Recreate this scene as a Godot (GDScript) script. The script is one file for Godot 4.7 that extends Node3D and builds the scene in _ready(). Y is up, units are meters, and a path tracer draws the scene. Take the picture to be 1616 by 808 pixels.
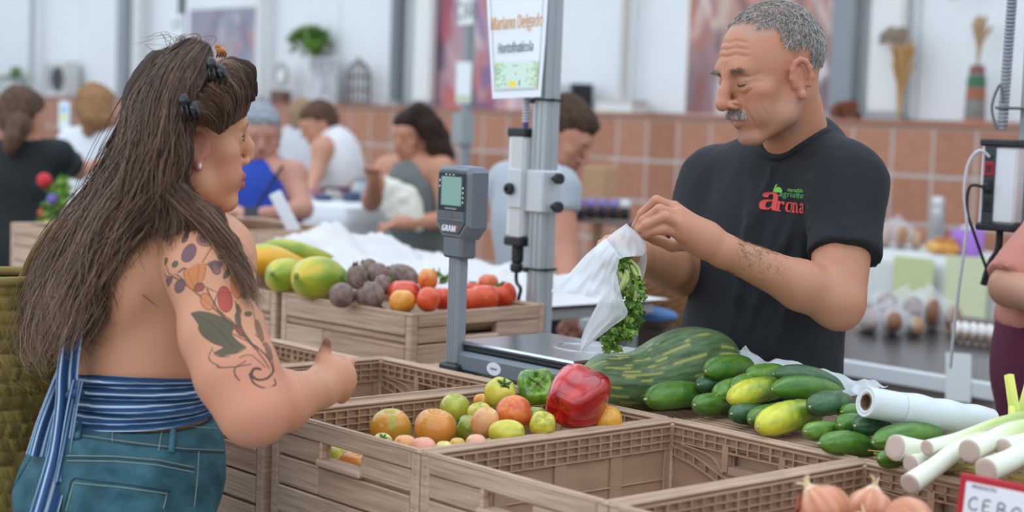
extends Node3D
# A covered produce market: a customer and a stall holder across crates of vegetables.
# World axes follow the stall: +x runs along the row of crates (and along the tiled wall), -z goes from the customer's side to the wall.

const EYE := Vector3(0, 1.6, 0)
const FOCAL := 2635.0
const RIM := 1.10                # height of the crate rims
const WALL := -8.615             # z of the tiled wall's face
var lens_basis := Basis(Vector3.UP, deg_to_rad(48.4)) * Basis(Vector3.RIGHT, deg_to_rad(-4.607)) * Basis(Vector3.BACK, deg_to_rad(2.08))
var rng := RandomNumberGenerator.new()
var counts := {}
var mats := {}

func _ready() -> void:
	rng.seed = 7
	# --- camera
	var camera := Camera3D.new()
	camera.name = "camera"
	var optics := CameraAttributesPhysical.new()
	optics.frustum_focal_length = 24.0 * FOCAL / 808.0
	optics.frustum_focus_distance = 2.88
	optics.exposure_aperture = 4.2
	camera.attributes = optics
	add_child(camera)
	camera.fov = rad_to_deg(2.0 * atan(404.0 / FOCAL))
	camera.near = 0.05
	camera.far = 120.0
	camera.transform = Transform3D(lens_basis, EYE)
	# --- sky and exposure
	var surround := WorldEnvironment.new()
	surround.name = "world_environment"
	var e := Environment.new()
	e.background_mode = Environment.BG_SKY
	var sky := Sky.new()
	var air := ProceduralSkyMaterial.new()
	air.sky_top_color = Color(0.80, 0.86, 0.93)
	air.sky_horizon_color = Color(0.93, 0.93, 0.92)
	air.ground_bottom_color = Color(0.55, 0.53, 0.50)
	air.ground_horizon_color = Color(0.80, 0.79, 0.77)
	air.sky_energy_multiplier = 1.0
	air.ground_energy_multiplier = 1.0
	sky.sky_material = air
	e.sky = sky
	e.background_energy_multiplier = 1.6
	e.tonemap_mode = Environment.TONE_MAPPER_LINEAR
	e.tonemap_exposure = EXPOSURE
	e.sdfgi_enabled = true
	e.ssao_enabled = true
	e.ssil_enabled = true
	surround.environment = e
	add_child(surround)
	build_all()

const EXPOSURE := 1.9
var only := ""

func build_all() -> void:
	hall()
	lamps()
	wall_objects()
	stalls_behind()
	crates()
	scale_and_posts()
	vegetables()
	carrier_bag()
	people()

# ---------------------------------------------------------------- pixels of the photograph to places
func ray(px: float, py: float) -> Vector3:
	return lens_basis * Vector3((px - 808.0) / FOCAL, (404.0 - py) / FOCAL, -1.0)
func at(px: float, py: float, depth: float) -> Vector3:
	return EYE + ray(px, py) * depth
func at_y(px: float, py: float, y: float) -> Vector3:
	var r := ray(px, py)
	return EYE + r * ((y - EYE.y) / r.y)
func at_z(px: float, py: float, z: float) -> Vector3:
	var r := ray(px, py)
	return EYE + r * (z / r.z)
func at_x(px: float, py: float, x: float) -> Vector3:
	var r := ray(px, py)
	return EYE + r * (x / r.x)

# ---------------------------------------------------------------- colours and materials
func lin(hex: String) -> Color:
	return Color(hex).srgb_to_linear()
func tone(a: Color, b: Color, t: float) -> Color:
	return a.lerp(b, clampf(t, 0.0, 1.0))
func paint(hex: String, rough := 0.6, metal := 0.0, spec := 0.5) -> StandardMaterial3D:
	var key := "%s %s %s %s" % [hex, rough, metal, spec]
	if not mats.has(key):
		var m := StandardMaterial3D.new()
		m.albedo_color = Color(hex)
		m.roughness = rough
		m.metallic = metal
		m.metallic_specular = spec
		mats[key] = m
	return mats[key]
func tinted(key: String, rough := 0.6, spec := 0.5) -> StandardMaterial3D:
	# a material that takes its colour from the vertices
	if not mats.has("v" + key):
		var m := StandardMaterial3D.new()
		m.vertex_color_use_as_albedo = true
		m.roughness = rough
		m.metallic_specular = spec
		mats["v" + key] = m
	return mats["v" + key]
func noise_tex(key: String, seed_: int, freq: float, low: Color, high: Color, kind := FastNoiseLite.TYPE_SIMPLEX_SMOOTH, octaves := 4, side := 512) -> NoiseTexture2D:
	if mats.has("n" + key):
		return mats["n" + key]
	var n := FastNoiseLite.new()
	n.seed = seed_
	n.noise_type = kind
	n.frequency = freq
	n.fractal_octaves = octaves
	var t := NoiseTexture2D.new()
	t.width = side
	t.height = side
	t.seamless = true
	t.noise = n
	var g := Gradient.new()
	g.set_color(0, low)
	g.set_color(1, high)
	t.color_ramp = g
	mats["n" + key] = t
	return t

# ---------------------------------------------------------------- names, labels, parents
func numbered(called: String) -> String:
	counts[called] = counts.get(called, -1) + 1
	return called if counts[called] == 0 else "%s_%03d" % [called, counts[called]]
func tag(o: Node3D, label: String, category: String, group := "", kind := "") -> Node3D:
	if label: o.set_meta("label", label)
	if category: o.set_meta("category", category)
	if group: o.set_meta("group", group)
	if kind: o.set_meta("kind", kind)
	return o
func thing(called: String, label: String, category: String, where := Vector3.ZERO, group := "", turn := 0.0) -> Node3D:
	var o := Node3D.new()
	o.name = numbered(called)
	add_child(o)
	o.position = where
	o.rotation.y = turn
	return tag(o, label, category, group)
func part(called: String, mesh: Mesh, m: Material, parent: Node3D = null, where := Vector3.ZERO) -> MeshInstance3D:
	var o := MeshInstance3D.new()
	o.mesh = mesh
	o.material_override = m
	o.position = where
	if parent == null:
		o.name = numbered(called)
		add_child(o)
	else:
		o.name = called
		parent.add_child(o, true)
	return o
func structure(called: String, mesh: Mesh, m: Material, parent: Node3D = null) -> MeshInstance3D:
	var o := part(called, mesh, m, parent)
	if parent == null:
		o.set_meta("kind", "structure")
	return o

# ---------------------------------------------------------------- mesh building
class Shape:
	var v := PackedVector3Array()
	var c := PackedColorArray()
	var uv := PackedVector2Array()
	var ix := PackedInt32Array()
	var ink := Color.WHITE
	var colored := false
	func p(at: Vector3, col = null, t := Vector2.ZERO) -> int:
		v.append(at)
		c.append(ink if col == null else col)
		if col != null: colored = true
		uv.append(t)
		return v.size() - 1
	func tri(a: int, b: int, d: int) -> void:   # counter-clockwise seen from outside
		ix.append(a); ix.append(d); ix.append(b)
	func quad(a: int, b: int, d: int, e: int) -> void:
		ix.append(a); ix.append(d); ix.append(b)
		ix.append(a); ix.append(e); ix.append(d)
	func face(a: Vector3, b: Vector3, d: Vector3, e: Vector3) -> void:
		var k := v.size()
		p(a, null, Vector2(0, 1)); p(b, null, Vector2(1, 1)); p(d, null, Vector2(1, 0)); p(e, null, Vector2(0, 0))
		quad(k, k + 1, k + 2, k + 3)
	func box(o: Vector3, s: Vector3, b := Basis()) -> void:
		var h := s / 2.0
		var q: Array[Vector3] = []
		for i in 8:
			q.append(o + b * Vector3(h.x if i & 1 else -h.x, h.y if i & 2 else -h.y, h.z if i & 4 else -h.z))
		for f in [[4, 5, 7, 6], [1, 0, 2, 3], [5, 1, 3, 7], [0, 4, 6, 2], [6, 7, 3, 2], [0, 1, 5, 4]]:
			face(q[f[0]], q[f[1]], q[f[2]], q[f[3]])
	func bevel(o: Vector3, s: Vector3, r: float, b := Basis()) -> void:
		# a box with chamfered edges
		var h := s / 2.0
		r = minf(r, minf(h.x, minf(h.y, h.z)) * 0.98)
		var k := {}
		for i in 8:
			var g := Vector3(1 if i & 1 else -1, 1 if i & 2 else -1, 1 if i & 4 else -1)
			for ax in 3:
				var q := h - Vector3(r, r, r)
				q[ax] = h[ax]
				k[i * 3 + ax] = o + b * (q * g)
		for f in [[2, 4, 5, 7, 6], [2, 1, 0, 2, 3], [0, 5, 1, 3, 7], [0, 0, 4, 6, 2], [1, 6, 7, 3, 2], [1, 0, 1, 5, 4]]:
			face(k[f[1] * 3 + f[0]], k[f[2] * 3 + f[0]], k[f[3] * 3 + f[0]], k[f[4] * 3 + f[0]])
		for ax in 3:
			var u := (ax + 1) % 3
			var w := (ax + 2) % 3
			for su in 2:
				for sw in 2:
					var i0 := (su << u) | (sw << w)
					var i1 := i0 | (1 << ax)
					var a: Vector3 = k[i0 * 3 + u]; var d: Vector3 = k[i0 * 3 + w]
					var e: Vector3 = k[i1 * 3 + w]; var g: Vector3 = k[i1 * 3 + u]
					if (d - a).cross(g - a).dot((a + e) / 2.0 - o) > 0.0: face(a, d, e, g)
					else: face(a, g, e, d)
		for i in 8:
			var a: Vector3 = k[i * 3]; var d: Vector3 = k[i * 3 + 1]; var e: Vector3 = k[i * 3 + 2]
			var n := v.size()
			p(a); p(d); p(e)
			if (d - a).cross(e - a).dot(a - o) > 0.0: tri(n, n + 1, n + 2)
			else: tri(n, n + 2, n + 1)
	func tube(pts: PackedVector3Array, radii, sides := 8, caps := true, cols = null) -> void:
		var m := pts.size()
		var t0 := (pts[1] - pts[0]).normalized()
		var side := t0.cross(Vector3.UP if absf(t0.y) < 0.9 else Vector3.RIGHT).normalized()
		var k := v.size()
		for i in m:
			var t := (pts[mini(i + 1, m - 1)] - pts[maxi(i - 1, 0)]).normalized()
			side = (side - t * side.dot(t)).normalized()
			var up := side.cross(t)
			var r: float = radii if radii is float else radii[i]
			for s in sides:
				var a := TAU * s / sides
				p(pts[i] + (side * cos(a) + up * sin(a)) * r, null if cols == null else cols[i], Vector2(float(s) / sides, float(i) / m))
		for i in m - 1:
			for s in sides:
				var s2 := (s + 1) % sides
				quad(k + i * sides + s, k + (i + 1) * sides + s, k + (i + 1) * sides + s2, k + i * sides + s2)
		if caps:
			for e in 2:
				var i := (m - 1) * e
				var mid := p(pts[i], null if cols == null else cols[i])
				for s in sides:
					var s2 := (s + 1) % sides
					if e: tri(mid, k + i * sides + s2, k + i * sides + s)
					else: tri(mid, k + i * sides + s, k + i * sides + s2)
	func rod(a: Vector3, b: Vector3, r: float, sides := 8, r2 := -1.0) -> void:
		tube(PackedVector3Array([a, b]), [r, r if r2 < 0.0 else r2], sides)
	func lathe(profile: Array, segs: int, xf := Transform3D(), col = null) -> void:
		# profile: Vector2(radius, height) from bottom to top
		var k := v.size()
		var m := profile.size()
		for i in m:
			for s in segs:
				var a := TAU * s / segs
				p(xf * Vector3(cos(a) * profile[i].x, profile[i].y, sin(a) * profile[i].x), col, Vector2(float(s) / segs, float(i) / m))
		for i in m - 1:
			for s in segs:
				var s2 := (s + 1) % segs
				quad(k + i * segs + s2, k + i * segs + s, k + (i + 1) * segs + s, k + (i + 1) * segs + s2)
	func sheet(nu: int, nv: int, place: Callable, closed := false, colour = null) -> void:
		# place(u, v) for u and v from 0 to 1; outside is du x dv
		var k := v.size()
		var wide := nu if closed else nu + 1
		for j in nv + 1:
			for i in wide:
				var u := float(i) / nu
				var w := float(j) / nv
				p(place.call(u, w), null if colour == null else colour.call(u, w), Vector2(u, w))
		for j in nv:
			for i in nu:
				var i2 := (i + 1) % wide
				quad(k + j * wide + i, k + j * wide + i2, k + (j + 1) * wide + i2, k + (j + 1) * wide + i)
	func ball(o: Vector3, r: Vector3, segs := 16, rings := 10, b := Basis()) -> void:
		sheet(segs, rings, func(u, w): return o + b * (Vector3(sin(PI * w) * cos(TAU * u), -cos(PI * w), -sin(PI * w) * sin(TAU * u)) * r), true)
	func solid(smooth := true) -> ArrayMesh:
		var out := ArrayMesh.new()
		var arrays := []
		arrays.resize(Mesh.ARRAY_MAX)
		var n := PackedVector3Array()
		if smooth:
			n.resize(v.size())
			for t in range(0, ix.size(), 3):
				var f := (v[ix[t + 2]] - v[ix[t]]).cross(v[ix[t + 1]] - v[ix[t]])
				n[ix[t]] += f; n[ix[t + 1]] += f; n[ix[t + 2]] += f
			for i in n.size():
				n[i] = n[i].normalized() if n[i].length_squared() > 1e-24 else Vector3.UP
			arrays[Mesh.ARRAY_VERTEX] = v
			if colored: arrays[Mesh.ARRAY_COLOR] = c
			arrays[Mesh.ARRAY_TEX_UV] = uv
			arrays[Mesh.ARRAY_INDEX] = ix
		else:
			var fv := PackedVector3Array(); var fc := PackedColorArray(); var fu := PackedVector2Array()
			for t in range(0, ix.size(), 3):
				var f := (v[ix[t + 2]] - v[ix[t]]).cross(v[ix[t + 1]] - v[ix[t]]).normalized()
				for j in 3:
					fv.append(v[ix[t + j]]); fc.append(c[ix[t + j]]); fu.append(uv[ix[t + j]]); n.append(f)
			arrays[Mesh.ARRAY_VERTEX] = fv
			if colored: arrays[Mesh.ARRAY_COLOR] = fc
			arrays[Mesh.ARRAY_TEX_UV] = fu
		arrays[Mesh.ARRAY_NORMAL] = n
		out.add_surface_from_arrays(Mesh.PRIMITIVE_TRIANGLES, arrays)
		return out

func bent(points: Array, steps: int) -> PackedVector3Array:
	# a smooth curve through the points
	var out := PackedVector3Array()
	var n := points.size()
	for i in n - 1:
		var a: Vector3 = points[maxi(i - 1, 0)]; var b: Vector3 = points[i]
		var d: Vector3 = points[i + 1]; var e: Vector3 = points[mini(i + 2, n - 1)]
		for s in steps:
			out.append(b.cubic_interpolate(d, a, e, float(s) / steps))
	out.append(points[n - 1])
	return out
func rail(points: Array, t: float) -> Vector3:
	var n := points.size()
	var f := clampf(t, 0.0, 1.0) * (n - 1)
	var i := mini(int(f), n - 2)
	return points[i].cubic_interpolate(points[i + 1], points[maxi(i - 1, 0)], points[mini(i + 2, n - 1)], f - i)
func boxed(size: Vector3, bevel := 0.004) -> ArrayMesh:
	var s := Shape.new()
	if bevel > 0.0: s.bevel(Vector3.ZERO, size, bevel)
	else: s.box(Vector3.ZERO, size)
	return s.solid(false)
func block(called: String, lo: Vector3, hi: Vector3, m: Material, parent: Node3D = null, bevel := 0.004) -> MeshInstance3D:
	# an axis-aligned block between two corners
	return part(called, boxed((hi - lo).abs(), bevel), m, parent, (lo + hi) / 2.0)
func words(text: String, size: float, m: Material, parent: Node3D, xf: Transform3D, called := "lettering", serif := false, wide := 1.0, depth := 0.0006, bold := 0.0) -> MeshInstance3D:
	var f := SystemFont.new()
	f.font_names = PackedStringArray(["Droid Serif" if serif else "Droid Sans"])
	f.font_weight = 700 if bold > 0.0 else 400
	var t := TextMesh.new()
	t.font = f
	t.text = text
	t.font_size = 32
	t.pixel_size = size / 32.0
	t.depth = depth
	var o := part(called, t, m, parent)
	o.transform = xf * Transform3D(Basis.from_scale(Vector3(wide, 1, 1)), Vector3.ZERO)
	return o

# ---------------------------------------------------------------- bodies: tapered limbs joined by a smooth minimum, meshed as surface nets
class Field:
	const N := 5
	var kind := PackedInt32Array()          # 0 limb, 1 ellipsoid
	var minus := PackedInt32Array()
	var a := PackedVector3Array()
	var ba := PackedVector3Array()
	var ib := PackedFloat32Array()
	var r1 := PackedFloat32Array()
	var r2 := PackedFloat32Array()
	var kk := PackedFloat32Array()
	var turn: Array[Basis] = []
	var rad := PackedVector3Array()
	var ink := PackedColorArray()
	var cuts: Array[Plane] = []
	var frame := Transform3D()
	var swell := 0.0
	var rough: FastNoiseLite = null
	var rough_by := 0.0
	var rough_scale := Vector3.ONE
	var color := Color.WHITE

	func limb(p: Vector3, q: Vector3, ra: float, rb: float, k := 0.02, sub := false) -> void:
		kind.append(0); minus.append(1 if sub else 0)
		a.append(frame * p)
		var d := frame * q - frame * p
		ba.append(d); ib.append(1.0 / maxf(d.length_squared(), 1e-9)); r1.append(ra); r2.append(rb); kk.append(k)
		turn.append(Basis()); rad.append(Vector3.ZERO); ink.append(color)
	func sleeve(p: Vector3, q: Vector3, ra: float, rb: float, k := 0.02) -> void:
		# a tapered tube with flat ends
		limb(p, q, ra, rb, k)
		kind[kind.size() - 1] = 2
	func egg(p: Vector3, r: Vector3, k := 0.02, b := Basis(), sub := false) -> void:
		kind.append(1); minus.append(1 if sub else 0)
		a.append(frame * p); ba.append(Vector3.ZERO); ib.append(0.0)
		r1.append(maxf(r.x, maxf(r.y, r.z))); r2.append(minf(r.x, minf(r.y, r.z))); kk.append(k)
		turn.append((frame.basis * b).orthonormalized().transposed()); rad.append(r); ink.append(color)
	func chain(pts: Array, rs: Array, k := 0.02) -> void:
		for i in pts.size() - 1:
			limb(pts[i], pts[i + 1], rs[i], rs[i + 1], k)
	func one(i: int, p: Vector3) -> float:
		var pa := p - a[i]
		if kind[i] == 0:
			var h := clampf(pa.dot(ba[i]) * ib[i], 0.0, 1.0)
			return (pa - ba[i] * h).length() - r1[i] - (r2[i] - r1[i]) * h
		if kind[i] == 2:
			var h := pa.dot(ba[i]) * ib[i]
			var l := 1.0 / sqrt(ib[i])
			return maxf((pa - ba[i] * h).length() - r1[i] - (r2[i] - r1[i]) * clampf(h, 0.0, 1.0), maxf(-h, h - 1.0) * l)
		var q := turn[i] * pa
		var r := rad[i]
		q = q / r
		var k0 := q.length()
		var k1 := (q / r).length()
		return -r2[i] if k1 < 1e-6 else k0 * (k0 - 1.0) / k1
	func value(p: Vector3, use) -> float:
		var d := 1.0
		for i in use:
			var e := 0.0
			var pa := p - a[i]
			if kind[i] == 0:
				var h := clampf(pa.dot(ba[i]) * ib[i], 0.0, 1.0)
				e = (pa - ba[i] * h).length() - r1[i] - (r2[i] - r1[i]) * h
			elif kind[i] == 2:
				e = one(i, p)
			else:
				var r := rad[i]
				var q := (turn[i] * pa) / r
				var k0 := q.length()
				var k1 := (q / r).length()
				e = -r2[i] if k1 < 1e-6 else k0 * (k0 - 1.0) / k1
			var k := kk[i]
			if minus[i]:
				var h2 := maxf(k - absf(d + e), 0.0)
				d = maxf(d, -e) + h2 * h2 / (4.0 * k)
			else:
				var h1 := maxf(k - absf(d - e), 0.0)
				d = minf(d, e) - h1 * h1 / (4.0 * k)
		d -= swell
		if rough:
			var s := p * rough_scale
			d -= rough.get_noise_3d(s.x, s.y, s.z) * rough_by
		for c in cuts:
			d = maxf(d, c.distance_to(p))
		return d
	func every() -> PackedInt32Array:
		return PackedInt32Array(range(kind.size()))
	func onto(p: Vector3, dir: Vector3, lift := 0.0) -> Vector3:
		# walks from p along dir to the surface
		var use := every()
		for s in 60:
			var d := value(p, use) - lift
			if absf(d) < 0.0003: break
			p += dir * d * 0.9
		return p
	func normal(p: Vector3, e := 0.002) -> Vector3:
		var use := every()
		return Vector3(value(p + Vector3(e, 0, 0), use) - value(p - Vector3(e, 0, 0), use), value(p + Vector3(0, e, 0), use) - value(p - Vector3(0, e, 0), use), value(p + Vector3(0, 0, e), use) - value(p - Vector3(0, 0, e), use)).normalized()
	func hue(p: Vector3, use) -> Color:
		var sum := Color(0, 0, 0)
		var w := 0.0
		var best := 1.0
		for i in use:
			if minus[i] == 0: best = minf(best, one(i, p))
		for i in use:
			if minus[i]: continue
			var f := exp(-(one(i, p) - best) / 0.0035)
			if f > 0.01:
				sum += ink[i] * f
				w += f
		return sum / maxf(w, 1e-6)
	func into(shape: Shape, cell: float, recolor = null, only_box = null, mapping = null) -> void:
		var lo := Vector3(1e9, 1e9, 1e9)
		var hi := -lo
		for i in kind.size():
			if minus[i]: continue
			var m := r1[i] if kind[i] == 1 else maxf(r1[i], r2[i])
			var e := Vector3(m, m, m) + Vector3.ONE * (kk[i] * 0.3 + swell + rough_by)
			lo = lo.min(a[i] - e).min(a[i] + ba[i] - e)
			hi = hi.max(a[i] + e).max(a[i] + ba[i] + e)
		if only_box != null:
			lo = lo.max(only_box.position)
			hi = hi.min(only_box.end)
		lo -= Vector3.ONE * cell * 2.0
		var B := cell * N
		var dims := Vector3i(((hi + Vector3.ONE * cell * 2.0 - lo) / B).ceil())
		var R := B * 0.87
		var lists := {}
		for i in kind.size():
			var m := r1[i] if kind[i] == 1 else maxf(r1[i], r2[i])
			var reach := kk[i] * 2.0 + cell + swell + rough_by
			var e := Vector3.ONE * (m + reach)
			var b0 := Vector3i(((a[i].min(a[i] + ba[i]) - e - lo) / B).floor()).max(Vector3i.ZERO)
			var b1 := Vector3i(((a[i].max(a[i] + ba[i]) + e - lo) / B).floor()).min(dims - Vector3i.ONE)
			for z in range(b0.z, b1.z + 1):
				for y in range(b0.y, b1.y + 1):
					for x in range(b0.x, b1.x + 1):
						var mid := lo + Vector3(x + 0.5, y + 0.5, z + 0.5) * B
						if one(i, mid) < R * (1.9 if kind[i] else 1.02) + reach:
							var key := (z << 20) | (y << 10) | x
							if lists.has(key): lists[key].append(i)
							else: lists[key] = [i]
		var M := N + 1
		var cells := {}
		var signs := {}
		var corner := PackedFloat32Array()
		corner.resize(M * M * M)
		var start := shape.v.size()
		for key in lists:
			var use := PackedInt32Array(lists[key])
			var bx: int = (key & 1023) * N
			var by: int = ((key >> 10) & 1023) * N
			var bz: int = (key >> 20) * N
			var mid := lo + (Vector3(bx, by, bz) + Vector3.ONE * N * 0.5) * cell
			if absf(value(mid, use)) > R * 2.0 + 0.006: continue
			var neg := 0
			var t := 0
			for z in M:
				for y in M:
					for x in M:
						var d := value(lo + Vector3(bx + x, by + y, bz + z) * cell, use)
						corner[t] = d
						t += 1
						if d < 0.0: neg += 1
			if neg == 0 or neg == M * M * M: continue
			for z in N:
				for y in N:
					for x in N:
						t = (z * M + y) * M + x
						var c0 := corner[t]; var c1 := corner[t + 1]; var c2 := corner[t + M]; var c3 := corner[t + M + 1]
						var c4 := corner[t + M * M]; var c5 := corner[t + M * M + 1]; var c6 := corner[t + M * M + M]; var c7 := corner[t + M * M + M + 1]
						var n := int(c0 < 0.0) + int(c1 < 0.0) + int(c2 < 0.0) + int(c3 < 0.0) + int(c4 < 0.0) + int(c5 < 0.0) + int(c6 < 0.0) + int(c7 < 0.0)
						if n == 0 or n == 8: continue
						var s := Vector3.ZERO
						var w := 0
						if (c0 < 0.0) != (c1 < 0.0): s += Vector3(c0 / (c0 - c1), 0, 0); w += 1
						if (c2 < 0.0) != (c3 < 0.0): s += Vector3(c2 / (c2 - c3), 1, 0); w += 1
						if (c4 < 0.0) != (c5 < 0.0): s += Vector3(c4 / (c4 - c5), 0, 1); w += 1
						if (c6 < 0.0) != (c7 < 0.0): s += Vector3(c6 / (c6 - c7), 1, 1); w += 1
						if (c0 < 0.0) != (c2 < 0.0): s += Vector3(0, c0 / (c0 - c2), 0); w += 1
						if (c1 < 0.0) != (c3 < 0.0): s += Vector3(1, c1 / (c1 - c3), 0); w += 1
						if (c4 < 0.0) != (c6 < 0.0): s += Vector3(0, c4 / (c4 - c6), 1); w += 1
						if (c5 < 0.0) != (c7 < 0.0): s += Vector3(1, c5 / (c5 - c7), 1); w += 1
						if (c0 < 0.0) != (c4 < 0.0): s += Vector3(0, 0, c0 / (c0 - c4)); w += 1
						if (c1 < 0.0) != (c5 < 0.0): s += Vector3(1, 0, c1 / (c1 - c5)); w += 1
						if (c2 < 0.0) != (c6 < 0.0): s += Vector3(0, 1, c2 / (c2 - c6)); w += 1
						if (c3 < 0.0) != (c7 < 0.0): s += Vector3(1, 1, c3 / (c3 - c7)); w += 1
						var spot := lo + (Vector3(bx + x, by + y, bz + z) + s / w) * cell
						var id: int = ((bz + z) << 22) | ((by + y) << 11) | (bx + x)
						var tint := hue(spot, use)
						if recolor != null: tint = recolor.call(spot, tint)
						cells[id] = shape.p(spot, tint, Vector2.ZERO if mapping == null else mapping.call(spot))
						signs[id] = int(c0 < 0.0) | int(c1 < 0.0) << 1 | int(c2 < 0.0) << 2 | int(c4 < 0.0) << 3
		var off := [1, 1 << 11, 1 << 22]
		for id in cells:
			var g: int = signs[id]
			var s0 := g & 1
			for ax in 3:
				var s1 := (g >> (ax + 1)) & 1
				if s0 == s1: continue
				var u: int = off[(ax + 1) % 3]
				var w: int = off[(ax + 2) % 3]
				if cells.has(id - u) and cells.has(id - w) and cells.has(id - u - w):
					var q0: int = cells[id]; var q1: int = cells[id - u]; var q2: int = cells[id - u - w]; var q3: int = cells[id - w]
					if s0: shape.quad(q0, q1, q2, q3)
					else: shape.quad(q0, q3, q2, q1)

# ---------------------------------------------------------------- bodies are meshed together, on several threads
var jobs := []
func shaped(called: String, pieces: Array, m: Material, parent: Node3D, base: Vector3) -> MeshInstance3D:
	# pieces: [field, cell, recolour or null, mapping or null]; the mesh is filled in by run_jobs()
	var o := MeshInstance3D.new()
	o.name = called
	o.material_override = m
	parent.add_child(o, true)
	var work := []
	for q in pieces:
		work.append({"field": q[0], "cell": q[1], "recolor": q[2] if q.size() > 2 else null, "mapping": q[3] if q.size() > 3 else null, "shape": Shape.new()})
	jobs.append({"node": o, "work": work, "base": base})
	return o
func run_jobs() -> void:
	var flat := []
	for j in jobs:
		for w in j.work: flat.append(w)
	var group := WorkerThreadPool.add_group_task(func(i): flat[i].field.into(flat[i].shape, flat[i].cell, flat[i].recolor, null, flat[i].mapping), flat.size(), 4, true)
	WorkerThreadPool.wait_for_group_task_completion(group)
	for j in jobs:
		var all := Shape.new()
		all.colored = true
		for w in j.work:
			var s: Shape = w.shape
			var k := all.v.size()
			all.v.append_array(s.v); all.c.append_array(s.c); all.uv.append_array(s.uv)
			for i in s.ix: all.ix.append(i + k)
		for i in all.v.size(): all.v[i] -= j.base
		j.node.mesh = all.solid()
	jobs.clear()

# ---------------------------------------------------------------- wood-look plastic crates
func grain(key: String, low: String, high: String, stretch: Vector3, rough := 0.55) -> StandardMaterial3D:
	if mats.has("g" + key):
		return mats["g" + key]
	var m := StandardMaterial3D.new()
	m.albedo_texture = noise_tex("grain" + key, hash(key) % 1000, 0.012, Color(low), Color(high), FastNoiseLite.TYPE_SIMPLEX_SMOOTH, 5)
	m.uv1_triplanar = true
	m.uv1_scale = stretch
	m.uv1_triplanar_sharpness = 8.0
	m.roughness = rough
	m.heightmap_enabled = true
	m.heightmap_texture = noise_tex("grainh" + key, hash(key) % 1000, 0.012, Color.BLACK, Color.WHITE, FastNoiseLite.TYPE_SIMPLEX_SMOOTH, 5)
	m.heightmap_scale = 0.09
	mats["g" + key] = m
	return m

var crate_mesh := {}
func plank(parent: Node3D, T: Transform3D, x0: float, x1: float, y0: float, y1: float, z0: float, z1: float, m: Material, called := "board", bevel := 0.0022) -> MeshInstance3D:
	var s := Vector3(x1 - x0, y1 - y0, z1 - z0)
	var key := "%.4f %.4f %.4f %.4f" % [s.x, s.y, s.z, bevel]
	if not crate_mesh.has(key):
		crate_mesh[key] = boxed(s, bevel)
	var o := part(called, crate_mesh[key], m, parent)
	o.transform = T * Transform3D(Basis(), Vector3(x0 + x1, y0 + y1, z0 + z1) / 2.0)
	return o

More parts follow.
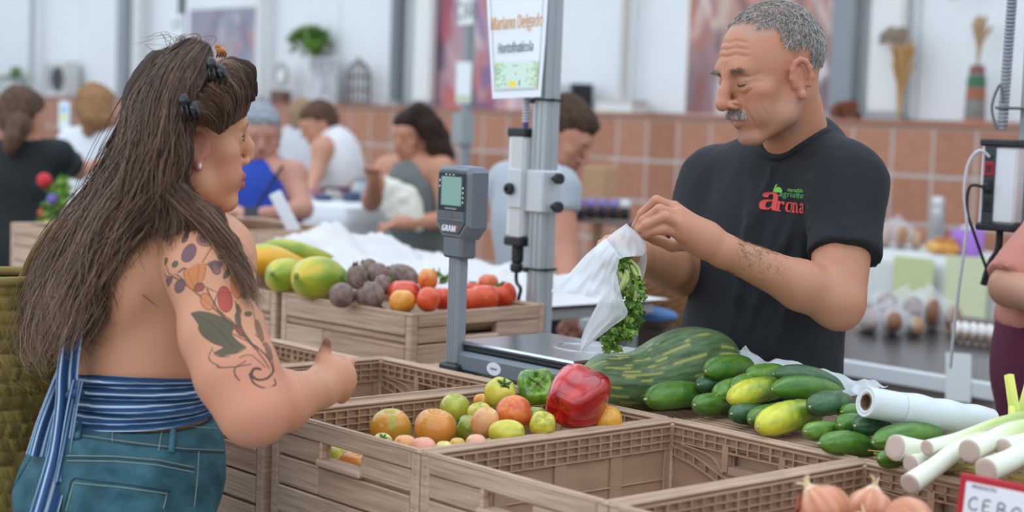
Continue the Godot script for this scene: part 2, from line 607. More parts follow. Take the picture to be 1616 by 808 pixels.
func crate_side(parent: Node3D, T: Transform3D, length: float, h: float, hole: bool, woods: Array, inner: Material) -> void:
	# local frame: x along the side, y up from the crate's foot, z outwards; the wall stands between z -0.018 and 0
	var a := length / 2.0 - 0.022
	var hx := 0.052
	var i := 0
	if hole:
		plank(parent, T, -a, a, h - 0.030, h - 0.0035, -0.010, 0.0, woods[0])
		plank(parent, T, -a, -hx, h - 0.066, h - 0.0315, -0.010, -0.001, woods[1])
		plank(parent, T, hx, a, h - 0.066, h - 0.0315, -0.010, -0.001, woods[2])
		plank(parent, T, -hx - 0.012, hx + 0.004, h - 0.069, h - 0.056, -0.016, 0.006, woods[0], "handle_lip", 0.004)
		plank(parent, T, -hx - 0.006, -hx + 0.002, h - 0.060, h - 0.028, -0.012, 0.003, woods[2], "handle_lip", 0.003)
	else:
		plank(parent, T, -a, a, h - 0.050, h - 0.0035, -0.010, 0.0, woods[0])
		plank(parent, T, -a, a, h - 0.066, h - 0.0535, -0.011, -0.004, woods[1])
	var y := h - 0.070
	while y > 0.03:
		var y0 := maxf(y - 0.047, 0.004)
		var cut := (-0.35 + 0.2 * (i % 4)) * a * 2.0 * 0.5
		if i % 2 == 0:
			plank(parent, T, -a, cut - 0.001, y0, y, -0.010, -0.001, woods[i % 3])
			plank(parent, T, cut + 0.001, a, y0 - 0.0, y - 0.002, -0.010, 0.0, woods[(i + 1) % 3])
		else:
			plank(parent, T, -a, a, y0, y, -0.010, 0.0, woods[(i + 1) % 3])
		y = y0 - 0.003
		i += 1
	# inner skin (open behind the hand hole)
	var z0 := -0.0135
	var z1 := -0.0105
	if hole:
		plank(parent, T, -a, a, h - 0.028, h - 0.006, z0, z1, inner, "inner_panel", 0.0)
		plank(parent, T, -a, -hx, h - 0.058, h - 0.0285, z0, z1, inner, "inner_panel", 0.0)
		plank(parent, T, hx, a, h - 0.058, h - 0.0285, z0, z1, inner, "inner_panel", 0.0)
		plank(parent, T, -a, a, 0.006, h - 0.0585, z0, z1, inner, "inner_panel", 0.0)
	else:
		plank(parent, T, -a, a, 0.006, h - 0.006, z0, z1, inner, "inner_panel", 0.0)
	# lattice of thin ribs inside the rim, and the uprights and bands below it
	var s := Shape.new()
	var rows := 2 if hole else 3
	var band := 0.0125
	var step := 0.0225 if hole else 0.024
	var top := h - 0.008
	for r in rows + 1:
		s.box(Vector3(0, top - r * band, -0.017), Vector3(a * 2.0, 0.0022, 0.0075))
	var n := int(a * 2.0 / step)
	for k in n + 1:
		s.box(Vector3(-a + a * 2.0 * k / n, top - rows * band / 2.0, -0.017), Vector3(0.0022 if k % 6 else 0.004, rows * band, 0.0075))
	if hole:
		for sx in [-1.0, 1.0]:
			var arch := bent([Vector3(sx * a, top - 0.034, -0.017), Vector3(sx * (a - 0.05), top - 0.042, -0.017), Vector3(sx * (hx + 0.01), top - 0.066, -0.017), Vector3(0, top - 0.070, -0.017)], 5)
			var arch2 := bent([Vector3(sx * a, top - 0.048, -0.017), Vector3(sx * (a - 0.05), top - 0.058, -0.017), Vector3(sx * (hx + 0.01), top - 0.080, -0.017), Vector3(0, top - 0.088, -0.017)], 5)
			var arch3 := bent([Vector3(sx * (a - 0.02), top - 0.027, -0.017), Vector3(sx * (hx + 0.04), top - 0.036, -0.017), Vector3(sx * (hx + 0.012), top - 0.06, -0.017)], 5)
			for q in [arch, arch2, arch3]:
				for j in q.size() - 1:
					var d: Vector3 = q[j + 1] - q[j]
					s.box((q[j] + q[j + 1]) / 2.0, Vector3(d.length() + 0.001, 0.0025, 0.0085), Basis(Vector3.BACK, atan2(d.y, d.x)))
			for j in range(1, arch.size(), 2):
				s.box((arch[j] + arch2[j]) / 2.0, Vector3(0.0025, (arch[j] - arch2[j]).length(), 0.0085))
			s.box(Vector3(sx * (hx + 0.008), top - 0.035, -0.016), Vector3(0.012, 0.045, 0.009))
		s.box(Vector3(0, h - 0.056 - 0.006, -0.016), Vector3(hx * 2.0, 0.012, 0.009))
	part("lattice", s.solid(false), inner, parent).transform = T
	var posts := maxi(2, int(length / 0.125))
	if not hole:
		for k in posts + 1:
			var x := -a + a * 2.0 * k / posts
			plank(parent, T, x - 0.013, x + 0.013, 0.006, top - rows * band, -0.0185, -0.0135, inner, "upright_rib", 0.001)
	for k in 3:
		var yy := (top - rows * band - 0.001) * (0.72 - 0.27 * k)
		if hole and k == 0: continue
		plank(parent, T, -a, a, yy, yy + 0.0035, -0.0165, -0.0135, inner, "band", 0.0008)

func make_crate(w: float, l: float, h: float, woods: Array, inner: Material) -> Node3D:
	var o := Node3D.new()
	for side in 4:
		var turn := Basis(Vector3.UP, side * PI / 2.0)
		var away := (l if side % 2 == 0 else w) / 2.0
		crate_side(o, Transform3D(turn, turn * Vector3(0, 0, away)), w if side % 2 == 0 else l, h, side % 2 == 0, woods, inner)
	for sx in [-1.0, 1.0]:
		for sz in [-1.0, 1.0]:
			var s := Shape.new()
			s.bevel(Vector3(sx * (w / 2 - 0.011), h / 2 - 0.001, sz * (l / 2 - 0.011)), Vector3(0.021, h - 0.004, 0.021), 0.003)
			for k in 4:
				var yy := h - 0.018 - 0.016 * (k % 2) - 0.07 * (k / 2)
				s.tube(PackedVector3Array([Vector3(sx * (w / 2 - 0.011), yy, sz * (l / 2 - 0.002)), Vector3(sx * (w / 2 - 0.011), yy, sz * (l / 2 + 0.0008))]), 0.004, 8)
			part("corner_post", s.solid(false), woods[2], o)
	var rim := Shape.new()
	var t := 0.0165
	for s in [-1.0, 1.0]:
		rim.bevel(Vector3(s * (w / 2 - t / 2), h - 0.002, 0), Vector3(t, 0.006, l), 0.0022)
		rim.bevel(Vector3(0, h - 0.002, s * (l / 2 - t / 2)), Vector3(w - t * 2.0, 0.006, t), 0.0022)
		rim.bevel(Vector3(s * (w / 2 - 0.003), h + 0.001, 0), Vector3(0.004, 0.004, l - 0.01), 0.0012)
		rim.bevel(Vector3(0, h + 0.001, s * (l / 2 - 0.003)), Vector3(w - 0.01, 0.004, 0.004), 0.0012)
	part("rim", rim.solid(false), woods[0], o)
	var f := Shape.new()
	f.box(Vector3(0, 0.004, 0), Vector3(w - 0.03, 0.006, l - 0.03))
	var n := int(l / 0.05)
	for k in n:
		f.box(Vector3(0, 0.009, -l / 2 + (k + 0.5) * l / n), Vector3(w - 0.03, 0.004, 0.034))
	part("bottom", f.solid(false), inner, o)
	return o

func make_upturned(w: float, l: float, h: float, woods: Array, inner: Material) -> Node3D:
	# the same crate standing on its rim: its bottom, ribs and slots, is on top
	var o := Node3D.new()
	for side in 4:
		var turn := Basis(Vector3.UP, side * PI / 2.0)
		var T := Transform3D(turn, turn * Vector3(0, 0, (l if side % 2 == 0 else w) / 2.0))
		var a := (w if side % 2 == 0 else l) / 2.0 - 0.002
		var y := h - 0.012
		var i := 0
		while y > 0.02:
			var y0 := maxf(y - 0.048, 0.0)
			plank(o, T, -a, a, y0, y, -0.012, 0.0, woods[i % 3])
			y = y0 - 0.003
			i += 1
	var n := int(l / 0.017)
	for k in n:
		var z := -l / 2 + (k + 0.5) * l / n
		plank(o, Transform3D(), -w / 2, w / 2, h - 0.008, h - (0.001 if k % 4 else 0.0), z - l / n * 0.36, z + l / n * 0.36, inner, "slat", 0.0015)
	for k in 5:
		var x := -w / 2 + w * k / 4.0
		plank(o, Transform3D(), clampf(x - 0.012, -w / 2, w / 2 - 0.024), clampf(x + 0.012, -w / 2 + 0.024, w / 2), h - 0.014, h - 0.0025, -l / 2, l / 2, inner, "cross_rib", 0.001)
	var under := Shape.new()
	under.box(Vector3(0, h - 0.018, 0), Vector3(w - 0.02, 0.004, l - 0.02))
	part("bottom", under.solid(false), inner, o)
	return o

func put_crate(o: Node3D, label: String, lo_x: float, hi_x: float, z0: float, z1: float, foot: float, turn := 0.0, group := "wood-look produce crates") -> Node3D:
	o.name = numbered("produce_crate")
	add_child(o)
	o.position = Vector3((lo_x + hi_x) / 2.0, foot, (z0 + z1) / 2.0)
	o.rotation.y = turn
	return tag(o, label, "crate", group)

func crates() -> void:
	var woods := [grain("wa", "9f7f66", "cfb096", Vector3(0.7, 17, 0.7)), grain("wb", "98785f", "c8a78d", Vector3(0.6, 14, 0.6)), grain("wc", "a6866d", "d2b49b", Vector3(0.9, 19, 0.9))]
	var inner := grain("wi", "a28068", "b59378", Vector3(1.6, 3, 1.6), 0.6)
	var foot := RIM - 0.24
	var zb := -2.103
	var zf := -1.548
	var T := make_crate(0.400, 0.553, 0.24, woods, inner)
	put_crate(T, "crate heaped with green-orange tomatoes and two bell peppers", -2.340, -1.938, zf, zb, foot)
	var more := [["empty crate between the tomato crate and the onion crate", -1.936, -1.538, 0.0], ["crate holding brown onions behind the red-edged price card", -1.535, -1.137, 0.0], ["empty crate next to the tomato crate, behind the customer's hand", -2.782, -2.343, 0.0], ["empty crate with straw below the papayas and beets", -3.226, -2.787, -0.013]]
	for c in more:
		put_crate(T.duplicate(), c[0], c[1], c[2], zf, zb, foot + c[3])
	var B := make_crate(0.42, 0.476, 0.235, woods, inner)
	put_crate(B, "crate carrying papayas, beets and red tomatoes beside the scale", -3.345, -2.869, -2.238, -2.658, 1.17 - 0.235, deg_to_rad(93.0))
	put_crate(B.duplicate(), "crate under the yellow and the furthest green papaya", -3.838, -3.362, -2.21, -2.63, 1.17 - 0.235, deg_to_rad(93.0))
	for c in B.get_children():
		if c.name.begins_with("bottom"): c.position.y = 0.13
	var U := make_upturned(0.395, 0.30, 0.235, woods, inner)
	put_crate(U, "upturned crate under the first cucumbers and the striped squash", -1.936, -1.541, zb - 0.006, zb - 0.306, RIM - 0.238)
	put_crate(U.duplicate(), "upturned crate under the heap of cucumbers and bag roll", -1.537, -1.142, zb - 0.006, zb - 0.306, RIM - 0.238)
	put_crate(U.duplicate(), "upturned crate under the scale and the squash's neck", -2.336, -1.941, zb - 0.006, zb - 0.306, RIM - 0.252)
	put_crate(U.duplicate(), "upturned crate carrying the column of the scale", -2.737, -2.342, zb - 0.006, zb - 0.306, RIM - 0.252)
	# stall table that carries the crates
	var t := thing("stall_table", "grey stall table under the rows of produce crates", "table", Vector3(-2.2, 0, -2.0))
	var grey := paint("8b8d8e", 0.6)
	block("table_top", Vector3(-1.25, RIM - 0.30, -0.42), Vector3(1.15, RIM - 0.263, 0.55), grey, t, 0.006)
	for x in [-1.15, 0.0, 1.05]:
		for z in [-0.38, 0.45]:
			block("leg", Vector3(x - 0.02, 0, z - 0.02), Vector3(x + 0.02, RIM - 0.301, z + 0.02), grey, t)
	# crates of the stall further along
	var far := make_crate(0.60, 0.40, 0.24, woods, inner)
	put_crate(far, "pale crate on the far stall behind the customer's long hair", -5.17, -4.57, -2.79, -2.39, 0.968)
	put_crate(far.duplicate(), "pale crate on the far stall below the grey-haired woman", -5.27, -4.67, -3.39, -2.99, 0.968)
	var ft := thing("stall_table", "low stall table under the two pale far crates", "table", Vector3(-4.9, 0, -2.9))
	block("table_top", Vector3(-0.45, 0.930, -0.58), Vector3(0.29, 0.966, 0.56), grey, ft, 0.006)
	for x in [-0.4, 0.25]:
		for z in [-0.5, 0.4]:
			block("leg", Vector3(x - 0.02, 0, z - 0.02), Vector3(x + 0.02, 0.929, z + 0.02), grey, ft)

# ---------------------------------------------------------------- the hall
func hall() -> void:
	var white := grain("plaster", "dcdfe0", "e1e3e3", Vector3(1.2, 0.6, 1.2), 0.7)
	white.heightmap_enabled = false
	var slab := Shape.new()
	slab.box(Vector3(-5, -0.1, -1.0), Vector3(34, 0.2, 16.0))
	structure("floor", slab.solid(false), grain("concrete", "8f8b85", "a5a19a", Vector3(0.7, 0.7, 0.7), 0.7))
	var w := Shape.new()
	w.box(Vector3(-5, 2.75, WALL - 0.46), Vector3(34, 5.5, 0.3))
	var back := structure("wall_back", w.solid(false), white)
	# white panels above the tiles, joined by thin seams
	for k in 24:
		var x := 10.0 - k * 1.25
		if x < -21.0: break
		block("panel", Vector3(x - 1.238, 1.70, WALL - 0.31), Vector3(x, 5.4, WALL - 0.288), white, back, 0.004)
	var da := Shape.new()
	da.box(Vector3(-5, 0.826, WALL - 0.160), Vector3(34, 1.652, 0.28))
	var dado := structure("wall_dado", da.solid(false), paint("b5aca4", 0.9))
	# tiled dado: each tile of its own where the picture shows it
	var clay := [grain("tile0", "9d664c", "ae765b", Vector3(2, 2, 2), 0.5), grain("tile1", "955e46", "a66e54", Vector3(2.3, 2, 2), 0.5), grain("tile2", "a46d52", "b57d62", Vector3(1.7, 2, 2), 0.5), grain("tile3", "a06951", "b17a61", Vector3(2, 1.6, 2), 0.5)]
	for m in clay: m.heightmap_scale = 0.05
	var grout := Shape.new()
	grout.box(Vector3(-5, 0.83, WALL - 0.008), Vector3(34, 1.66, 0.022))
	structure("grout", grout.solid(false), paint("b5aca4", 0.9), dado)
	var tile := boxed(Vector3(0.280, 0.272, 0.012), 0.003)
	var r := RandomNumberGenerator.new()
	r.seed = 3
	for k in 53:
		for j in 6:
			var x := -4.55 - k * 0.30
			var y := 1.505 - j * 0.294
			if y < 0.0 or (x < -11.5 and j > 3): continue
			part("tile", tile, clay[r.randi() % 4], dado, Vector3(x, y, WALL + 0.0))
	var cap := Shape.new()
	cap.bevel(Vector3(-5, 1.672, WALL - 0.130), Vector3(33.9, 0.036, 0.30), 0.008)
	part("cap_moulding", cap.solid(false), grain("tile1", "955e46", "a66e54", Vector3(2, 2, 2)), dado)
	# side walls, roof with glazed strips; the front is open above an added light-blocking wall
	var l := Shape.new()
	l.box(Vector3(-22.15, 2.75, -1.0), Vector3(0.3, 5.5, 16.0))
	structure("wall_left", l.solid(false), white)
	var rr := Shape.new()
	rr.box(Vector3(12.15, 2.75, -1.0), Vector3(0.3, 5.5, 16.0))
	structure("wall_right", rr.solid(false), white)
	var fr := Shape.new()
	fr.box(Vector3(-5, 1.3, 6.85), Vector3(34, 2.6, 0.3))  # out of view, added to block low light so it falls from above
	structure("added_front_wall", fr.solid(false), white)
	var roof := Shape.new()
	for z in [-8.4, -5.6, -2.2, 1.2, 4.6, 6.7]:
		roof.box(Vector3(-5, 5.6, z), Vector3(34, 0.2, 0.6))
	for x in [-22.0, -16.0, -10.0, -4.0, 2.0, 8.0, 12.0]:
		roof.box(Vector3(x, 5.6, -1.0), Vector3(0.4, 0.198, 16.0))
	structure("ceiling", roof.solid(false), white)
	# steel columns and pipes along the wall
	pipe(195, 0.17, 0.10, "8f9599", "grey steel column beside the fan unit")
	pipe(216, 0.10, 0.07, "d6d6d4", "narrow white column touching the grey one by the fan unit")
	pipe(627, 0.11, 0.10, "6f7478", "dark grey column between bird cage and white column")
	pipe(662, 0.22, 0.08, "dddcd9", "broad white column beside the pink and violet poster")
	pipe(1333, 0.18, 0.10, "858b8e", "blue-grey column behind the stall holder's head")
	pipe(1392, 0.24, 0.08, "dcdad7", "broad white column behind the dried grasses")
	pipe(50, 0.07, 0.05, "a9adae", "thin grey upright on the wall above the black-clad woman")
	pipe(985, 0.07, 0.05, "b9b4ae", "thin beige upright above the white wall box")
	pipe(410, 0.12, 0.05, "cfcfcd", "pale upright beside the grey and salmon poster")

func pipe(px: float, wide: float, deep: float, hex: String, label: String) -> void:
	var q := at_z(px, 100, WALL - 0.15)
	var o := thing("column", label, "column", Vector3(q.x, 1.69, WALL - 0.15 - (0.05 if wide > 0.2 else 0.0)))
	block("shaft", Vector3(-wide / 2, 0.05, -deep / 2), Vector3(wide / 2, 3.79, deep / 2), paint(hex, 0.6), o, 0.012)
	block("foot_plate", Vector3(-wide / 2 - 0.02, 0.0, -deep / 2 - 0.01), Vector3(wide / 2 + 0.02, 0.049, deep / 2 + 0.01), paint("9a9c9d", 0.6), o, 0.006)

func lamps() -> void:
	pass

# ---------------------------------------------------------------- the scale, the aluminium posts and what hangs on them
func prism(outline: Array, depth: float, bevel: float) -> ArrayMesh:
	# an outline in x and y (counter-clockwise), from z -depth to 0, the front edge chamfered
	var s := Shape.new()
	var n := outline.size()
	var mid := Vector2.ZERO
	for q in outline: mid += q / n
	var rings := []
	for k in 3:
		var ring := []
		for q in outline:
			var f: Vector2 = q
			if k == 2: f = q + (mid - q).normalized() * bevel * 1.3
			ring.append(Vector3(f.x, f.y, [-depth, -bevel, 0.0][k]))
		rings.append(ring)
	for k in 2:
		for i in n:
			var j := (i + 1) % n
			s.face(rings[k][i], rings[k][j], rings[k + 1][j], rings[k + 1][i])
	for k in [0, 2]:
		var c := s.p(Vector3(mid.x, mid.y, rings[k][0].z))
		for i in n:
			var a := s.p(rings[k][i])
			var b := s.p(rings[k][(i + 1) % n])
			if k: s.tri(c, a, b)
			else: s.tri(c, b, a)
	return s.solid(false)

func scale_and_posts() -> void:
	# --- scale
	var base := Vector3(-2.43, RIM - 0.014, -2.285)
	var o := thing("market_scale", "grey digital market scale with steel plate and display on a column", "scale", base)
	var shell := paint("74797d", 0.45)
	var dark := paint("2b2d2f", 0.5)
	var body := Shape.new()
	body.bevel(Vector3(0.0, 0.026, 0.0), Vector3(0.375, 0.043, 0.275), 0.008)
	part("body", body.solid(false), paint("6f787e", 0.35), o)
	block("plate_gasket", Vector3(-0.16, 0.0485, -0.12), Vector3(0.18, 0.058, 0.125), dark, o, 0.003)
	var plate := Shape.new()
	plate.bevel(Vector3(0.012, 0.0635, 0.003), Vector3(0.345, 0.010, 0.252), 0.004)
	var steel := StandardMaterial3D.new()
	steel.albedo_color = Color("c6c8ca")
	steel.metallic = 1.0
	steel.roughness = 0.22
	part("weighing_plate", plate.solid(false), steel, o)
	var ring := Shape.new()
	var loop := PackedVector3Array()
	for k in 25: loop.append(Vector3(0.06 + cos(TAU * k / 24) * 0.075, 0.0690, -0.02 + sin(TAU * k / 24) * 0.05))
	ring.tube(loop, 0.0012, 6, false)
	part("pressed_ring", ring.solid(), steel, o)
	var seal := Shape.new()
	seal.lathe([Vector2(0.0, 0.0), Vector2(0.021, 0.0), Vector2(0.021, 0.0012), Vector2(0.0, 0.0012)], 20, Transform3D(Basis(Vector3.RIGHT, PI / 2).scaled(Vector3(1, 0.62, 1)), Vector3(-0.03, 0.026, 0.1376)))
	part("badge", seal.solid(false), paint("e4e8ec", 0.4), o)
	words("GRAM", 0.006, paint("5b6f9a", 0.5), o, Transform3D(Basis(), Vector3(-0.03, 0.026, 0.1392)), "lettering", false, 1.2)
	for x in [-0.15, 0.15]:
		for z in [-0.1, 0.1]:
			block("foot", Vector3(x - 0.012, -0.0, z - 0.012), Vector3(x + 0.012, 0.006, z + 0.012), dark, o, 0.002)
	# column, in the photograph's place beside the plate
	var f := at_z(718, 580, -2.155) - base
	block("column_socket", Vector3(f.x - 0.026, 0.004, f.z - 0.024), Vector3(f.x + 0.030, f.y + 0.010, f.z + 0.024), dark, o, 0.004)
	block("column_arm", Vector3(f.x - 0.01, 0.008, f.z - 0.018), Vector3(f.x + 0.075, f.y - 0.006, f.z + 0.016), dark, o, 0.004)
	var top := at_z(723, 402, -2.155) - base
	var col := Shape.new()
	var y0 := f.y + 0.010
	var hgt := top.y + 0.012 - y0
	col.bevel(Vector3(f.x, y0 + hgt / 2, f.z), Vector3(0.034, hgt, 0.026), 0.003)
	for k in 4:
		col.bevel(Vector3(f.x - 0.0115 + k * 0.0075, y0 + hgt / 2, f.z + 0.013), Vector3(0.0048, hgt, 0.004), 0.0015)
	part("display_column", col.solid(false), paint("8d9296", 0.5), o)
	var head := Node3D.new()
	head.name = "display_head"
	o.add_child(head)
	head.position = Vector3(f.x + 0.001, top.y, f.z + 0.020)
	head.rotation.y = deg_to_rad(-2.0)
	part("neck", boxed(Vector3(0.062, 0.044, 0.042), 0.005), paint("666a70", 0.5), head, Vector3(0, 0.016, -0.02))
	var half := 0.056
	var out := [Vector2(-0.031, 0.032), Vector2(0.031, 0.032), Vector2(half, 0.058), Vector2(half, 0.168), Vector2(half - 0.008, 0.178), Vector2(0, 0.181), Vector2(-half + 0.008, 0.178), Vector2(-half, 0.168), Vector2(-half, 0.058)]
	part("housing", prism(out, 0.046, 0.006), paint("6c7178", 0.45), head, Vector3(0, 0, 0.002))
	var inset := []
	for q in out: inset.append(Vector2(q.x * 0.80, (q.y - 0.105) * 0.86 + 0.106))
	part("front_panel", prism(inset, 0.004, 0.001), paint("4a4e54", 0.5), head, Vector3(0, 0, 0.0045))
	block("screen_frame", Vector3(-0.043, 0.090, 0.004), Vector3(0.043, 0.166, 0.0058), paint("191b1d", 0.3), head, 0.001)
	var lcd := paint("86aa9e", 0.25)
	block("screen", Vector3(-0.033, 0.1, 0.005), Vector3(0.033, 0.158, 0.0064), lcd, head, 0.0006)
	block("key_strip", Vector3(-0.042, 0.073, 0.004), Vector3(0.042, 0.0885, 0.0056), paint("565a60", 0.4), head, 0.001)
	block("key_gap", Vector3(0.003, 0.073, 0.005), Vector3(0.0036, 0.0885, 0.0059), paint("33363a", 0.4), head, 0.0002)
	block("key_line", Vector3(-0.042, 0.0715, 0.004), Vector3(0.042, 0.0725, 0.0060), paint("9a9da0", 0.5), head, 0.0002)
	for k in 3:
		block("indicator", Vector3(-0.020 + k * 0.012, 0.1605, 0.005), Vector3(-0.016 + k * 0.012, 0.1635, 0.0064), paint("c9ced2", 0.5), head, 0.0003)
	for k in 4:
		block("indicator", Vector3(0.0362, 0.106 + k * 0.0095, 0.005), Vector3(0.0402, 0.110 + k * 0.0095, 0.0064), paint("c9ced2", 0.5), head, 0.0003)
	for k in 2:
		block("indicator", Vector3(-0.0405, 0.136 + k * 0.012, 0.005), Vector3(-0.0365, 0.1395 + k * 0.012, 0.0064), paint("d9dee2", 0.5), head, 0.0003)
	words("ooooooooooo", 0.006, paint("b9bec2", 0.5), head, Transform3D(Basis(), Vector3(0, 0.0945, 0.006)), "lettering")
	words("GRAM", 0.017, paint("eef0f2", 0.5), head, Transform3D(Basis(), Vector3(-0.006, 0.054, 0.0048)), "lettering", false, 0.95, 0.0008, 1.0)
	block("red_mark", Vector3(0.0175, 0.0545, 0.004), Vector3(0.0245, 0.0605, 0.0053), paint("c33a3a", 0.5), head, 0.0008)
	# --- the post with the sign
	var alu := paint("a9aeb0", 0.42, 0.35)
	var stand := at(852, 440, 4.0)
	var post := thing("aluminium_post", "square aluminium post carrying the white name sign and a socket box", "post", Vector3(stand.x, 0, stand.z))
	block("shaft", Vector3(-0.024, 0.012, -0.024), Vector3(0.024, 2.6, 0.024), alu, post, 0.003)
	for k in 2:
		block("slot_lip", Vector3(-0.012 + k * 0.018, 0.02, 0.0235), Vector3(-0.007 + k * 0.018, 2.59, 0.0265), alu, post, 0.001)
	block("slot_lip", Vector3(0.0235, 0.02, -0.004), Vector3(0.0265, 2.59, 0.002), alu, post, 0.001)
	block("foot_plate", Vector3(-0.09, 0.0, -0.09), Vector3(0.09, 0.012, 0.09), alu, post, 0.003)
	var cy := at(862, 300, 4.0).y
	var light := paint("c3c7c9", 0.4, 0.2)
	block("clamp", Vector3(-0.030, cy - 0.053, -0.030), Vector3(0.032, cy + 0.048, 0.033), light, post, 0.004)
	for dy in [0.030, -0.037]:
		var kn := Shape.new()
		kn.tube(PackedVector3Array([Vector3(0.032, cy + dy, 0.0), Vector3(0.046, cy + dy, 0.0), Vector3(0.046, cy + dy, 0.0), Vector3(0.060, cy + dy, 0.0)]), [0.005, 0.005, 0.013, 0.013], 12)
		part("clamp_knob", kn.solid(false), paint("202224", 0.5), post)
	for yy in [at(862, 158, 4.0).y, at(852, 424, 4.0).y]:
		var tie := Shape.new()
		tie.bevel(Vector3(0, yy, 0), Vector3(0.0575, 0.005, 0.0575), 0.001)
		tie.bevel(Vector3(-0.02, yy - 0.004, 0.031), Vector3(0.012, 0.010, 0.008), 0.002)
		tie.bevel(Vector3(0.034, yy, 0.01), Vector3(0.012, 0.007, 0.004), 0.001)
		part("cable_tie", tie.solid(false), paint("17181a", 0.5), post)
	# --- socket box on that post
	var bx := Vector3(-0.045, 0.0, 0.018)
	var box := thing("socket_box", "slim white socket box with black ends clamped to the sign's post", "socket box", Vector3(stand.x, 0, stand.z) + Vector3(-0.055, cy, 0.02))
	var hb := 0.115
	block("housing", Vector3(-0.034, -hb, -0.018), Vector3(0.024, hb + 0.01, 0.018), paint("d4d6d5", 0.4), box, 0.004)
	block("cover_strip", Vector3(-0.018, -hb, 0.017), Vector3(0.022, hb + 0.01, 0.021), paint("c4c4c0", 0.45), box, 0.001)
	for s in [[hb + 0.010, hb + 0.032], [-hb - 0.022, -hb]]:
		block("end_cap", Vector3(-0.037, s[0], -0.021), Vector3(0.026, s[1], 0.022), paint("1d1e20", 0.5), box, 0.004)
	var tn := Shape.new()
	for k in 4: tn.bevel(Vector3(-0.010, 0.0, 0.032), Vector3(0.028, 0.011, 0.016), 0.003, Basis(Vector3.BACK, k * PI / 4.0))
	tn.rod(Vector3(-0.010, 0, 0.02), Vector3(-0.010, 0, 0.028), 0.006)
	part("turn_knob", tn.solid(false), paint("1d1e20", 0.5), box)
	block("bracket", Vector3(-0.022, -0.045, 0.020), Vector3(0.025, 0.048, 0.025), light, box, 0.002)
	var hose := Shape.new()
	for k in 11:
		hose.tube(PackedVector3Array([Vector3(0.006, hb + 0.046 + k * 0.0075, 0.0), Vector3(0.006, hb + 0.0505 + k * 0.0075, 0.0)]), 0.0085, 10)
	part("ribbed_hose", hose.solid(false), paint("c9cbca", 0.5), box)
	var core := Shape.new()
	core.rod(Vector3(0.006, hb + 0.03, 0), Vector3(0.006, hb + 0.128, 0), 0.0065)
	part("purple_cable", core.solid(), paint("4b3a86", 0.5), box)
	var plug := Shape.new()
	plug.bevel(Vector3(-0.006, -hb - 0.042, 0.0), Vector3(0.026, 0.044, 0.024), 0.005)
	plug.bevel(Vector3(-0.008, -hb - 0.075, 0.0), Vector3(0.030, 0.024, 0.026), 0.006)
	plug.tube(bent([Vector3(-0.008, -hb - 0.085, 0), Vector3(-0.006, -hb - 0.11, 0), Vector3(0.014, -hb - 0.125, 0.004), Vector3(0.008, -hb - 0.15, 0.004), Vector3(-0.004, -hb - 0.20, 0.0)], 6), 0.0045, 8)
	part("plug_and_cable", plug.solid(), paint("1b1c1e", 0.5), box)
	# --- name sign
	var sz := stand.z + 0.040
	var tl := at_z(764, -70, sz); var bl := at_z(777, 156, sz); var br := at_z(859, 153, sz); var tr := at_z(868, -72, sz)
	var mid := (tl + bl + br + tr) / 4.0
	var sign := thing("name_sign", "white printed name sign with orange and green lettering above the scale", "sign", mid)
	var card := Shape.new()
	card.sheet(8, 8, func(u, w): return (bl.lerp(br, u)).lerp(tl.lerp(tr, u), w) - mid + Vector3(0, 0, 0.012 * (1.0 - w) * (1.0 - w) * u))
	card.sheet(8, 8, func(u, w): return (br.lerp(bl, u)).lerp(tr.lerp(tl, u), w) - mid + Vector3(0, 0, 0.012 * (1.0 - w) * (1.0 - w) * (1.0 - u) - 0.0012))
	part("card", card.solid(), paint("e6e8ea", 0.5), sign)
	var on := func(u: float, w: float) -> Vector3: return (bl.lerp(br, u)).lerp(tl.lerp(tr, u), w) - mid + Vector3(0, 0, 0.012 * (1.0 - w) * (1.0 - w) * u + 0.0008)
	var right := (br - bl).normalized()
	var line := Shape.new()
	for e in [[0.07, 0.055, 0.07, 0.98], [0.93, 0.055, 0.93, 0.98], [0.07, 0.055, 0.93, 0.055]]:
		var q := PackedVector3Array()
		for k in 7: q.append(on.call(lerpf(e[0], e[2], k / 6.0), lerpf(e[1], e[3], k / 6.0)))
		line.tube(q, 0.0006, 4, false)
	part("printed_frame", line.solid(), paint("8b98a0", 0.6), sign)
	var tilt := Basis(right, Vector3.UP, right.cross(Vector3.UP))
	words("Mariano Delgado", 0.041, paint("d9a05c", 0.6), sign, Transform3D(tilt, on.call(0.5, 0.530) + Vector3(0, 0, 0.001)), "lettering", false, 0.60)
	words("Hortofrutícola", 0.032, paint("4e6468", 0.6), sign, Transform3D(tilt, on.call(0.49, 0.352) + Vector3(0, 0, 0.0012)), "lettering", false, 0.64)
	var strip := Shape.new()
	var rr := RandomNumberGenerator.new()
	rr.seed = 11
	var im := Image.create(96, 48, false, Image.FORMAT_RGB8)
	im.fill(Color("d3e6d6"))
	for k in 260:
		var side := rr.randf()
		var x := int(rr.randf() * rr.randf() * 30.0) if side < 0.5 else 95 - int(rr.randf() * rr.randf() * 30.0)
		var c: Color = [Color("7fb98a"), Color("a9cf9b"), Color("e8d45c"), Color("9fc9c0"), Color("e9e39a"), Color("5f8f8c")][rr.randi() % 6]
		im.fill_rect(Rect2i(x, rr.randi() % 46, 2 + rr.randi() % 3, 2), c)
	im.fill_rect(Rect2i(32, 36, 16, 9), Color("efd23e"))
	im.fill_rect(Rect2i(35, 34, 9, 12), Color("f3dc5c"))
	im.fill_rect(Rect2i(54, 34, 3, 10), Color("4f7f6c"))
	im.fill_rect(Rect2i(40, 6, 12, 3), Color("b9c3a9"))
	im.fill_rect(Rect2i(44, 20, 3, 3), Color("a48f8a"))
